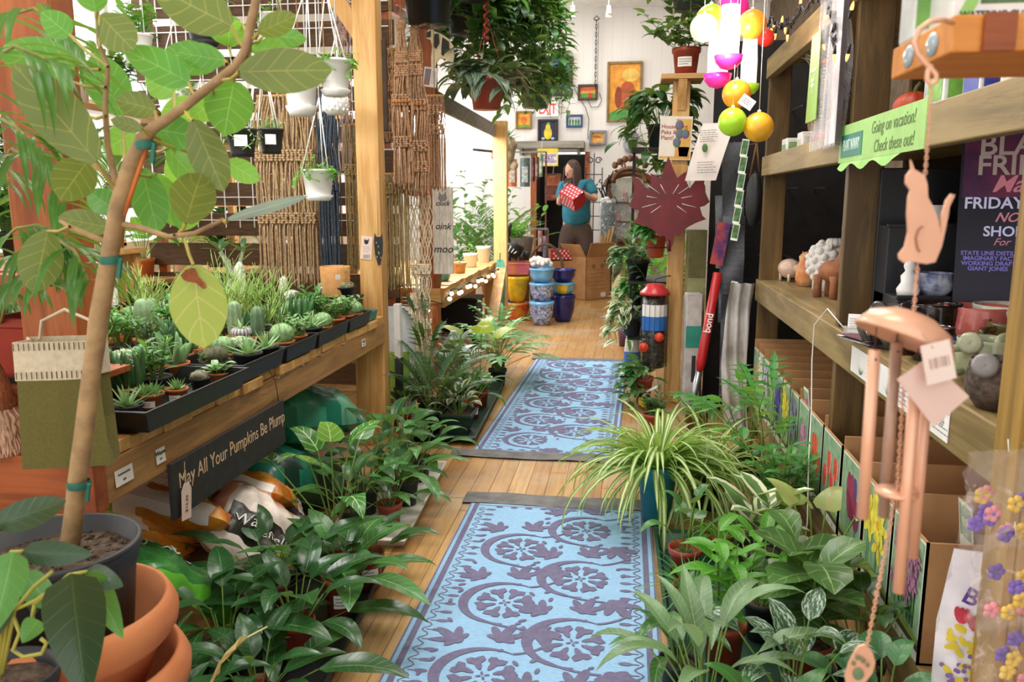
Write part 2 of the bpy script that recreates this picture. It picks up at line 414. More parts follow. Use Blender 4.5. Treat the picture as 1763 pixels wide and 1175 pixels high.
# ================================================================ the shop shell
def floor_mat():
 t = NT('plank_floor')
 p = t.n('ShaderNodeBsdfPrincipled', i_Roughness=.42)
 tc = t.n('ShaderNodeTexCoord'); sp = t.n('ShaderNodeSeparateXYZ'); t.l(tc.outputs['Object'], sp.inputs[0])
 W = .083
 xi = t.math('DIVIDE', sp.outputs[0], W); col = t.math('FLOOR', xi); fx = t.math('FRACT', xi)
 wn = t.n('ShaderNodeTexWhiteNoise', noise_dimensions='1D'); t.l(col, wn.inputs['W'])
 yy = t.math('ADD', t.math('DIVIDE', sp.outputs[1], 1.9), t.math('MULTIPLY', wn.outputs[0], 7.0)); row = t.math('FLOOR', yy); fy = t.math('FRACT', yy)
 cb = t.n('ShaderNodeCombineXYZ'); t.l(col, cb.inputs[0]); t.l(row, cb.inputs[1])
 w2 = t.n('ShaderNodeTexWhiteNoise', noise_dimensions='2D'); t.l(cb.outputs[0], w2.inputs['Vector'])
 mp = t.n('ShaderNodeMapping', i_Scale=(22, 1.5, 1)); t.l(tc.outputs['Object'], mp.inputs[0])
 nz = t.n('ShaderNodeTexNoise', i_Scale=2.0, i_Detail=6.0, i_Roughness=.65); t.l(mp.outputs[0], nz.inputs['Vector'])
 wear = t.n('ShaderNodeTexNoise', i_Scale=1.7, i_Detail=5.0, i_Roughness=.7); t.l(tc.outputs['Object'], wear.inputs['Vector'])
 c = t.mix(w2.outputs[0], hx('#a87a45'), hx('#c49a5f'))
 c = t.mix(t.math('MULTIPLY', t.step(nz.outputs[0], .4, .7), .6), c, hx('#84592c'))
 c = t.mix(t.math('MULTIPLY', t.step(wear.outputs[0], .45, .68), .65), c, hx('#b5a488'))
 g = t.math('MAXIMUM', t.step(t.math('ABSOLUTE', t.math('SUBTRACT', fx, .5)), .47, .5), t.step(t.math('ABSOLUTE', t.math('SUBTRACT', fy, .5)), .497, .5))
 c = t.mix(t.math('MULTIPLY', g, .75), c, hx('#5b4022'))
 t.l(c, p.inputs['Base Color'])
 bm = t.n('ShaderNodeBump', i_Strength=.4, i_Distance=.003); t.l(t.math('SUBTRACT', nz.outputs[0], t.math('MULTIPLY', g, 2.0)), bm.inputs['Height']); t.l(bm.outputs[0], p.inputs['Normal'])
 t.l(p.outputs[0], t.out.inputs[0]); return t.m
def wall_mat():
 t = NT('painted_boards')
 p = t.n('ShaderNodeBsdfPrincipled', i_Roughness=.7)
 tc = t.n('ShaderNodeTexCoord'); sp = t.n('ShaderNodeSeparateXYZ'); t.l(tc.outputs['Object'], sp.inputs[0])
 f = t.math('FRACT', t.math('DIVIDE', t.math('ADD', sp.outputs[0], sp.outputs[1]), .14))
 g = t.step(t.math('ABSOLUTE', t.math('SUBTRACT', f, .5)), .46, .5)
 nz = t.n('ShaderNodeTexNoise', i_Scale=1.4, i_Detail=3.0); t.l(tc.outputs['Object'], nz.inputs['Vector'])
 c = t.mix(nz.outputs[0], hx('#e9e4de'), hx('#f3efea')); c = t.mix(t.math('MULTIPLY', g, .25), c, hx('#c8c0b8'))
 t.l(c, p.inputs['Base Color'])
 bm = t.n('ShaderNodeBump', i_Strength=.3, i_Distance=.004); t.l(t.math('SUBTRACT', 1.0, g), bm.inputs['Height']); t.l(bm.outputs[0], p.inputs['Normal'])
 t.l(p.outputs[0], t.out.inputs[0]); return t.m
YB = 12.3; XL = -3.6; XR = 1.9; ZC = 3.98
b = B(); b.box((( XL + XR) / 2, 5.4, -.05), (XR - XL + .3, 14.4, .1)); struct(b.build('floor', floor_mat()))
WM = wall_mat()
dx0, dx1 = P(922, 400, y=YB).x, P(1006, 400, y=YB).x; dz = P(960, 262, y=YB).z
b = B()
b.box(((XL + dx0) / 2, YB + .06, ZC / 2), (dx0 - XL, .12, ZC)); b.box(((XR + dx1) / 2, YB + .06, ZC / 2), (XR - dx1, .12, ZC))
b.box(((dx0 + dx1) / 2, YB + .06, (ZC + dz) / 2), (dx1 - dx0, .12, ZC - dz))
struct(b.build('wall_back', WM))
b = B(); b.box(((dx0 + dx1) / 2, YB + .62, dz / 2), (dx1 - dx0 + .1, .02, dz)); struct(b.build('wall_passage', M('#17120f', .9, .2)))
b = B()
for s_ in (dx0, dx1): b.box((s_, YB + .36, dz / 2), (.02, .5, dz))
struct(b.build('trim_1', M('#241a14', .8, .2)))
b = B()
b.box((dx0 - .03, YB - .015, dz / 2), (.09, .03, dz), None); b.box((dx1 + .03, YB - .015, dz / 2), (.07, .03, dz))
struct(b.build('trim_2', M_CEDZ, bevel=.004))
WIN = [(.6, 3.2), (3.7, 6.4), (6.8, 9.4), (9.9, 11.6)]; wz0, wz1 = .95, 2.9
b = B(); ys = -1.8
for y0, y1 in WIN:
 b.box((XL - .06, (ys + y0) / 2, ZC / 2), (.12, y0 - ys, ZC))
 b.box((XL - .06, (y0 + y1) / 2, wz0 / 2), (.12, y1 - y0, wz0)); b.box((XL - .06, (y0 + y1) / 2, (wz1 + ZC) / 2), (.12, y1 - y0, ZC - wz1)); ys = y1
b.box((XL - .06, (ys + YB) / 2, ZC / 2), (.12, YB - ys, ZC)); struct(b.build('wall_left', WM))
for i, (y0, y1) in enumerate(WIN):
 b = B()
 for z in (wz0, (wz0 + wz1) / 2, wz1): b.box((XL - .05, (y0 + y1) / 2, z), (.08, y1 - y0, .06))
 for k in range(4): b.box((XL - .05, y0 + (y1 - y0) * k / 3, (wz0 + wz1) / 2), (.08, .05, wz1 - wz0))
 w = struct(b.build('window_%d' % (i + 1), M_WHITE, bevel=.004))
 b = B(); b.box((XL - .05, (y0 + y1) / 2, (wz0 + wz1) / 2), (.006, y1 - y0, wz1 - wz0)); b.build('pane', GLASSY('#ffffff', .04), w)
b = B(); b.box((XR + .06, 5.3, ZC / 2), (.12, 14.2, ZC)); struct(b.build('wall_right', M('#5d4c37', .8, .2)))
b = B(); b.box(((XL + XR) / 2, 5.3, ZC + .05), (XR - XL + .3, 14.3, .1)); struct(b.build('ceiling', M('#e7e3dd', .8, .04)))
b = B(); b.box(((XL + dx0) / 2, YB - .01, .06), (dx0 - XL, .02, .12)); b.box(((XR + dx1) / 2, YB - .01, .06), (XR - dx1, .02, .12)); struct(b.build('baseboard_back', M_WHITE, bevel=.003))
# ================================================================ camera, light
cam = bpy.data.cameras.new('camera'); co = bpy.data.objects.new('camera', cam); C.objects.link(co)
co.location = (0, 0, EYE); co.rotation_euler = (PI / 2 - PIT, 0, YAW)
cam.sensor_width = 36; cam.lens = FL / 1763 * 36; cam.clip_start = .05
cam.dof.use_dof = True; cam.dof.focus_distance = 2.9; cam.dof.aperture_fstop = 7.1
bpy.context.scene.camera = co
wd = bpy.data.worlds.new('world'); bpy.context.scene.world = wd; wd.use_nodes = True
bg = wd.node_tree.nodes['Background']; bg.inputs[0].default_value = (1, .99, .98, 1); bg.inputs[1].default_value = 1.9
def area(name, loc, rot, sx, sy, pw, col=(1, .96, .9)):
 l = bpy.data.lights.new(name, 'AREA'); l.shape = 'RECTANGLE'; l.size = sx; l.size_y = sy; l.energy = pw; l.color = col
 o = bpy.data.objects.new(name, l); C.objects.link(o); o.location = loc; o.rotation_euler = rot; return o
for y_ in (.6, 3.0, 5.6, 8.2, 10.8): area('ceiling_panel_light', (-.35, y_, ZC - .03), (0, 0, 0), 1.6, 1.0, (40 if y_ < 1 else 66) if y_ < 7 else 32)
for y0, y1 in WIN: area('window_light', (XL + .05, (y0 + y1) / 2, 1.95), (0, R(-90), 0), 1.9, y1 - y0, 60, (.95, .98, 1))
vs = bpy.context.scene.view_settings; vs.view_transform = 'Standard'; vs.look = 'None'; vs.exposure = .0
# ================================================================ rugs
M_RUGB = M('#8fb8da', .9, .07, 60, .25, stretch=(1, 6, 1)); M_RUGP = M('#6b6684', .9, .07, 50, .2)
def rug(name, label, o, ang, w, l, mir):
 """woven mat: local u across 0..w, v along 0..l; weave pattern laid in the pile"""
 t = V((o[0], o[1], 0)); m = MX.Translation(t) @ MX.Rotation(ang, 4, 'Z')
 b = B(); b.box((w / 2, l / 2, .003), (w, l, .006)); b.c = 1
 z = .0066
 cnt = [0]
 def pg(pts):
  cnt[0] += 1; zz = z + cnt[0] * 1.5e-6
  b.add([(x, y, zz) for x, y in pts], [tuple(range(len(pts)))], flat=True)
 def strip(pts, ws):
  a = []; c = []
  for i, (x, y) in enumerate(pts):
   p, q = pts[max(0, i - 1)], pts[min(len(pts) - 1, i + 1)]
   d = V((q[0] - p[0], q[1] - p[1])); d = d.normalized() if d.length else V((1, 0)); k = ws[i] if isinstance(ws, list) else ws
   a.append((x - d.y * k / 2, y + d.x * k / 2)); c.append((x + d.y * k / 2, y - d.x * k / 2))
  for i in range(len(pts) - 1): pg([a[i], a[i + 1], c[i + 1], c[i]])
 def ell(x, y, rx, ry, a=0, n=12):
  pg([(x + math.cos(q) * rx * math.cos(a) - math.sin(q) * ry * math.sin(a), y + math.cos(q) * rx * math.sin(a) + math.sin(q) * ry * math.cos(a)) for q in [2 * PI * i / n for i in range(n)]])
 for u in (.004, w - .004): strip([(u, 0), (u, l)], .006)
 for u in (.03, w - .03): strip([(u, 0), (u, l)], .02)
 for v in (.02, l - .02): strip([(.04, v), (w - .04, v)], .005)
 nb = int(l / .055)
 for sg, u0 in ((1, .062), (-1, w - .062)):
  pts = []
  for i in range(nb * 6): v = .04 + i * (l - .08) / (nb * 6); pts.append((u0 + sg * .012 * math.cos(i / 6 * 2 * PI), v))
  strip(pts, .005)
  for i in range(nb): v = .04 + (i + .5) * (l - .08) / nb; ell(u0 + sg * .038, v, .02, .009); strip([(u0 + sg * .0, v), (u0 + sg * .02, v)], .004)
 for i in range(9):
  for v in (.035, l - .035): ell(.13 + i * (w - .26) / 8, v, .016, .008)
 def flower(cx, cy, r, sg):
  n = 8
  for k in range(n):
   a = 2 * PI * (k + .5) / n
   pts = []
   for q, (rr, da) in enumerate(((.30, -.1), (.45, -.2), (.62, -.17), (.8, -.36), (1.0, -.26), (.94, -.08), (.9, 0), (.98, .12), (.96, .3), (.78, .36), (.62, .17), (.45, .2), (.30, .1))):
    pts.append((cx + rr * r * math.cos(a + da), cy + rr * r * math.sin(a + da)))
   pg(pts)
  for k in range(4): a = 2 * PI * k / 4 + .3; ell(cx + .12 * r * math.cos(a), cy + .12 * r * math.sin(a), .008, .004, a)
 def palm(cx, cy, a, s):
  for k, (da, ln, wd) in enumerate(((-1.5, .62, .15), (-.78, 1.0, .19), (0, 1.25, .22), (.78, 1.0, .19), (1.5, .62, .15))):
   q = a + da; ell(cx + math.cos(q) * ln * s * .5, cy + math.sin(q) * ln * s * .5, ln * s * .52, wd * s, q, 10)
  ell(cx, cy, .25 * s, .25 * s)
 def unit(cx, cy, sg):
  r = .098; flower(cx, cy, r, sg)
  ang_ = [R(60 + 215 * i / 24) for i in range(25)]
  strip([(cx + sg * 1.36 * r * math.cos(a), cy + 1.36 * r * math.sin(a)) for a in ang_], [.004 + .03 * math.sin(PI * i / 24) ** 1.5 for i in range(25)])
  p0 = (cx + sg * .068, cy + .115); p3 = (cx + sg * .17, cy + .235)
  strip([(p0[0] + (p3[0] - p0[0]) * t + sg * .03 * math.sin(PI * t), p0[1] + (p3[1] - p0[1]) * t ** 1.3) for t in [i / 8 for i in range(9)]], .009)
  q0 = (cx - sg * .07, cy - .115)
  strip([(cx - sg * .11 + sg * t * .2, cy - .08 - t * .075 - .02 * math.sin(PI * t)) for t in [i / 8 for i in range(9)]], .009)
  palm(cx + sg * .115, cy - .155, R(-60) if sg > 0 else R(240), .085)
  palm(cx + sg * .02, cy + .19, R(70) if sg > 0 else R(110), .075)
  palm(cx - sg * .105, cy + .17, R(140) if sg > 0 else R(40), .075)
  for dx_, dy_, a_ in ((-.155, .06, 1.1), (-.175, -.01, 1.5), (-.16, .105, .5), (.13, .09, .8), (.145, .04, 1.3), (-.15, -.13, 2.2)): ell(cx + sg * dx_, cy + dy_, .014, .007, a_ if sg > 0 else PI - a_)
  for dx_, dy_ in ((.06, -.125), (.03, .13)): ell(cx + sg * dx_, cy + dy_, .01, .006, .6)
 v = .22; i = 0
 while v < l - .2:
  unit(w * .36 + mir, v, 1); 
  if v + .215 < l - .16: unit(w * .665 + mir, v + .2, 1)
  v += .41
 b.xf(MX.Rotation(ang, 4, 'Z'))
 o_ = b.build(name, [M_RUGB, M_RUGP]); o_.location = t
 return tag(o_, label, 'rug')
rug('woven_rug', 'pale blue woven runner with purple scroll flowers, nearest to the camera', (-.632, .95), 0, .757, 2.3, 0)
rug('woven_rug', 'pale blue woven runner with purple scroll flowers, farther along the aisle', (-.76, 3.985), R(-1.2), .74, 2.49, 0)
M_TAPE = M('#6c6a6a', .85, .15, 14)
for i, (x0, x1, y, w, lab) in enumerate(((-.67, .17, 3.31, .13, 'grey tape strip across the end of the near blue rug'), (-.86, .06, 3.93, .12, 'grey tape strip across the near end of the farther blue rug'), (-.74, .1, 6.5, .09, 'grey tape strip across the far end of the farther blue rug'))):
 b = B(); n = 14
 b.grid(lambda u, v: V((x0 + (x1 - x0) * u, y + (v - .5) * w + .006 * math.sin(u * 9 + i), .0085 + .0012 * math.sin(u * 23 + v * 3))), 24, 2)
 b.grid(lambda u, v: V((x0 + (x1 - x0) * u, y + (v - .5) * w * .9 + .006 * math.sin(u * 9 + i), .0005)), 24, 1)
 tag(b.build('floor_tape', M_TAPE), lab, 'tape')
# ================================================================ pots and plants
def pot_prof(r, h, rb): return [(0, 0), (rb, 0), (rb + (r * .95 - rb) * .82, h * .82), (r * 1.0, h * .83), (r * 1.03, h), (r * .97, h), (r * .91, h * .84), (rb * .9, h * .3), (0, h * .3)]
def pot_square(b, w, h, wb, t=.004):
 o = [(-1, -1), (1, -1), (1, 1), (-1, 1)]; vs = []
 for q, z in ((wb, 0), (w, h * .85), (w * 1.06, h * .86), (w * 1.06, h), (w * .97, h), (w * .93, h * .8), (wb * .9, h * .3)):
  vs += [(x * q / 2, y * q / 2, z) for x, y in o]
 fs = [(3, 2, 1, 0)] + [(i * 4 + j, i * 4 + (j + 1) % 4, i * 4 + 4 + (j + 1) % 4, i * 4 + 4 + j) for i in range(6) for j in range(4)] + [(24, 25, 26, 27)]
 b.add(vs, fs, flat=True)
def sticker(parent, r, z, az, w, h, mat=None, name='price_label', txt=True):
 b = B(); k = w / r / 2
 b.grid(lambda u, v: V((math.cos(az + (u - .5) * 2 * k) * (r + .0012), math.sin(az + (u - .5) * 2 * k) * (r + .0012), z + (v - .5) * h)), 6, 1)
 if txt:
  b.c = 1
  for i in range(3):
   zz = z + h * (.25 - .25 * i); e = random.uniform(.25, .42)
   b.grid(lambda u, v: V((math.cos(az - k * .8 + u * 2 * k * 2 * e) * (r + .0018), math.sin(az - k * .8 + u * 2 * k * 2 * e) * (r + .0018), zz + (v - .5) * h * .08)), 4, 1)
 return b.build(name, [mat or M_PAPER, M_GREYINK], parent)
def potted(name, label, loc, r, h, pm, fol, lm, sm=None, rz=0, group=None, cat='plant', rb=None, square=False, stick=None, stick_az=-1.9, soil=True, saucer=None, loose=True, rim=None, hang=None):
 """thing > pot (> soil), foliage, label"""
 t = thing(name, label, cat, loc, rz, group)
 rb = rb or r * .74
 b = B()
 if square: pot_square(b, 2 * r, h, 2 * rb)
 else: b.lathe(rim or pot_prof(r, h, rb), n=22)
 po = b.build('pot', pm, t, bevel=.002 if square else 0)
 if soil:
  b = B(); q = r * (.95 if square else .91)
  if square: b.grid(lambda u, v: V(((u - .5) * 1.86 * r, (v - .5) * 1.86 * r, h * .84 + .004 * random.random())), 5, 5)
  else: b.lathe([(q, h * .82), (q * .6, h * .85 + .003), (0.001, h * .86)], n=12)
  b.build('soil', M_SOIL, po)
 if fol:
  b = B(); b.c = 0; fol(b); b.xf(MX.Translation((0, 0, h * .84)))
  b.build('foliage', list(lm) if isinstance(lm, (list, tuple)) else [lm, sm or M_STEM], t)
 if stick: sticker(po, r * .9, h * .45, stick_az - rz, r * 1.0, h * .36, None if stick is True else stick)
 return t
def f_lily(n=16, L=(.15, .24), W=.3, pet=(.1, .2), el=(28, 78), dr=(45, 95)): return lambda b: rosette(b, n, L, W, w_lance, el, dr, pet, r0=.012, nx=2, seg=7, fold=.3, wav=.06)
def f_spider(n=90, L=(.2, .42), W=.038, el=(20, 82), dr=(80, 150)): return lambda b: rosette(b, n, L, W, w_strap, el, dr, 0, r0=.02, nx=1, seg=9, fold=.5)
def f_haw(n=22, L=(.04, .06), W=.26, el=(12, 80)): return lambda b: rosette(b, n, L, W, w_aloe, el, (-25, 5), 0, r0=.004, nx=1, seg=4, fold=.6)
def f_clump(k=5, r=.03, **q):
 def g(b):
  for i in range(k):
   c = B(); f_haw(**q)(c); a = i * GA; m = MX.Translation((math.cos(a) * r * (i > 0), math.sin(a) * r * (i > 0), random.uniform(-.004, .006)))
   c.xf(m); b.add(c.v, c.f, c.u)
 return g
def f_stap(n=14, L=(.06, .12), r=.008, spread=.035):
 def g(b):
  for i in range(n):
   a = random.random() * 7; d = random.random() ** .5 * spread
   p = arc((math.cos(a) * d, math.sin(a) * d, 0), a, R(random.uniform(58, 88)), random.uniform(*L), R(random.uniform(-35, 25)), 5)
   b.tube(p, [r * .9, r * 1.1, r * 1.1, r, r * .7, r * .2], 5)
 return g
def f_ball(r=.04, n=24, m=1.0, z=0):
 def g(b):
  b.ball((0, 0, r * m * .8 + z), (r, r, r * m), 32, 14, f=lambda th, ph: 1 + .09 * math.cos(ph * 12))
  b.c = 1
  for i in range(110):
   th = math.acos(1 - 1.7 * random.random()); ph = (int(random.random() * 12)) * PI / 6 + PI / 12 * 0
   q = V((math.sin(th) * math.cos(ph), math.sin(th) * math.sin(ph), math.cos(th))); p = V((q.x * r, q.y * r, q.z * r * m + r * m * .8 + z)) * 1
   for k in range(2):
    d = (q + V((random.uniform(-.7, .7), random.uniform(-.7, .7), random.uniform(-.7, .7)))).normalized()
    b.tube([p, p + d * r * .42], [.0007, .0002], 3, caps=False)
  b.c = 0
 return g
def f_column(r=.025, h=.14, ribs=7):
 def g(b):
  n = 42; prof = [(r * .9, 0), (r, h * .3), (r, h * .7), (r * .82, h * .9), (r * .4, h * .985), (.001, h)]
  vs = []; us = []
  for i, (q, z) in enumerate(prof):
   for j in range(n): a = 2 * PI * j / n; k = 1 + .16 * math.cos(a * ribs); vs.append((math.cos(a) * q * k, math.sin(a) * q * k, z)); us.append((k, 0))
  b.add(vs, [(i * n + j, i * n + (j + 1) % n, (i + 1) * n + (j + 1) % n, (i + 1) * n + j) for i in range(5) for j in range(n)], us)
 return g
def f_mounds(k=14, r=.012, R0=.05, zs=1.0):
 def g(b):
  for i in range(k):
   a = i * GA; d = R0 * math.sqrt(i / k)
   q = r * random.uniform(.8, 1.25); b.ball((math.cos(a) * d, math.sin(a) * d, q * .7 * zs + (R0 - d) * .35), (q, q, q * zs), 10, 7, f=lambda th, ph: 1 + .1 * math.sin(th * 11) * math.cos(ph * 7))
   for j in range(16):
    p = V((math.cos(a) * d, math.sin(a) * d, q * .7 * zs + (R0 - d) * .35)); e = V((random.gauss(0, 1), random.gauss(0, 1), abs(random.gauss(0, 1)))).normalized()
    b.tube([p + e * q * .9, p + e * q * 1.35], [.0009, .0003], 3, caps=False)
 return g
def f_pencil(n=26, L=(.12, .26), r=.003, spread=.04, lean=(55, 88)):
 def g(b):
  for i in range(n):
   a = random.random() * 7; d = random.random() * spread
   p = arc((math.cos(a) * d, math.sin(a) * d, 0), a, R(random.uniform(*lean)), random.uniform(*L), R(random.uniform(-20, 50)), 6)
   b.tube(p, [r, r, r * .9, r * .8, r * .7, r * .6, r * .3], 4)
   for k in range(3):
    q = p[random.randint(2, 5)]; b.tube(arc(q, a + random.uniform(-2, 2), R(random.uniform(35, 75)), .07 * random.uniform(.6, 1.2), 0, 2), [r * .8, r * .6, r * .3], 4)
 return g
def f_bush(n=9, h=(.08, .14), lf=9, L=(.03, .05), W=.5, wf=w_oval, lean=(60, 88), spread=.02, sr=.003, dr=(10, 50), lel=(5, 50), cluster=2):
 """stems with leaves along them"""
 def g(b):
  for i in range(n):
   a = i * GA + random.uniform(-.4, .4); d = spread * random.random()
   pts = arc((math.cos(a) * d, math.sin(a) * d, 0), a, R(random.uniform(*lean)), random.uniform(*h), R(random.uniform(-10, 25)), 6)
   b.c = 1; b.tube(pts, [sr * (1 - .09 * k) for k in range(7)], 5, caps=False); b.c = 0
   for k in range(lf):
    t = .25 + .75 * (k + .5) / lf; x = t * 6; j = min(5, int(x)); p = pts[j].lerp(pts[j + 1], x - j)
    l = random.uniform(*L)
    b.blade(arc(p, a + k * 2.4 + random.uniform(-.5, .5), R(random.uniform(*lel)), l, R(random.uniform(*dr)), 5), l * W, wf, .25, 2)
 return g
def f_palm(n=14, L=(.28, .45), ll=.11, lw=.014, el=(50, 84), dr=(30, 70), lf=14, start=.35):
 def g(b):
  for i in range(n):
   k = (i + .5) / n
   pinnate(b, (random.uniform(-.02, .02), random.uniform(-.02, .02), 0), i * GA, R(el[0] + (el[1] - el[0]) * k), random.uniform(*L), R(random.uniform(*dr)), lf, ll, lw, start=start)
 return g
def f_heart(n=9, pet=(.12, .24), L=(.1, .16), W=.8, el=(35, 80), dr=(50, 100), wf=w_heart): return lambda b: rosette(b, n, L, W, wf, el, dr, pet, r0=.01, nx=3, seg=8, fold=.18, pr=.0028, curl=.1)
def lobed(b, p, az, el, L, lobes=4, dr=40, W=.28):
 """deeply cut leaf"""
 pts = arc(p, az, R(el), L, R(dr), 8)
 b.blade(pts, L * .16, w_oval, .1, 1)
 for i in range(lobes * 2):
  t = .08 + .8 * (i // 2) / lobes; x = t * 8; j = min(7, int(x)); q = pts[j].lerp(pts[j + 1], x - j); d = (pts[j + 1] - pts[j]).normalized(); sd = d.cross(V((0, 0, 1))).normalized() * (1 if i % 2 else -1)
  e = d * .55 + sd; l = L * W * 1.7 * (1 - .45 * t)
  b.blade(arc(q, math.atan2(e.y, e.x), math.asin(max(-1, min(1, e.normalized().z))), l, R(25), 4), l * .42, w_lance, .1, 1)
def f_lobed(n=12, pet=(.1, .22), L=(.12, .2), el=(25, 82), dr=40, lobes=4):
 def g(b):
  for i in range(n):
   k = (i + .5) / n; a = i * GA; e = el[0] + (el[1] - el[0]) * k
   pp = arc((0, 0, 0), a, R(min(88, e + 12)), random.uniform(*pet), R(15), 4); b.c = 1; b.tube(pp, .0025, 5, caps=False); b.c = 0
   lobed(b, pp[-1], a + random.uniform(-.4, .4), e - 15, random.uniform(*L), lobes, dr)
 return g
def f_vine(n=10, drop=(.3, .6), lf=10, L=(.06, .09), W=.75, wf=w_heart, r0=.08, up=.12, out=.1, sector=None, crown=10):
 """trailing stems falling over the rim"""
 def g(b):
  for i in range(n):
   a = random.uniform(*sector) if sector else i * GA + random.uniform(-.3, .3)
   d = random.uniform(*drop); o = out * random.uniform(.5, 1.4)
   pts = []
   for k in range(13):
    t = k / 12; rr = r0 * min(1, t * 3.2) + o * t ** .5 * .6
    z = up * math.sin(min(1, t * 3) * PI / 2) * (1 if t < .33 else 1) - d * max(0, t - .22) / .78
    pts.append(V((math.cos(a + .5 * math.sin(t * 5 + i)) * rr, math.sin(a + .5 * math.sin(t * 5 + i)) * rr, z)))
   b.c = 1; b.tube(pts, .002, 4, caps=False); b.c = 0
   for k in range(lf):
    t = .12 + .88 * (k + .5) / lf; x = t * 12; j = min(11, int(x)); p = pts[j].lerp(pts[j + 1], x - j)
    l = random.uniform(*L); b.blade(arc(p, a + random.uniform(-1.3, 1.3), R(random.uniform(-30, 35)), l, R(random.uniform(30, 80)), 5), l * W, wf, .2, 2, curl=.1)
  if crown: rosette(b, crown, L, W, wf, (10, 75), (30, 70), (.03, up + .05), r0=.02, nx=2, seg=5, fold=.2)
 return g
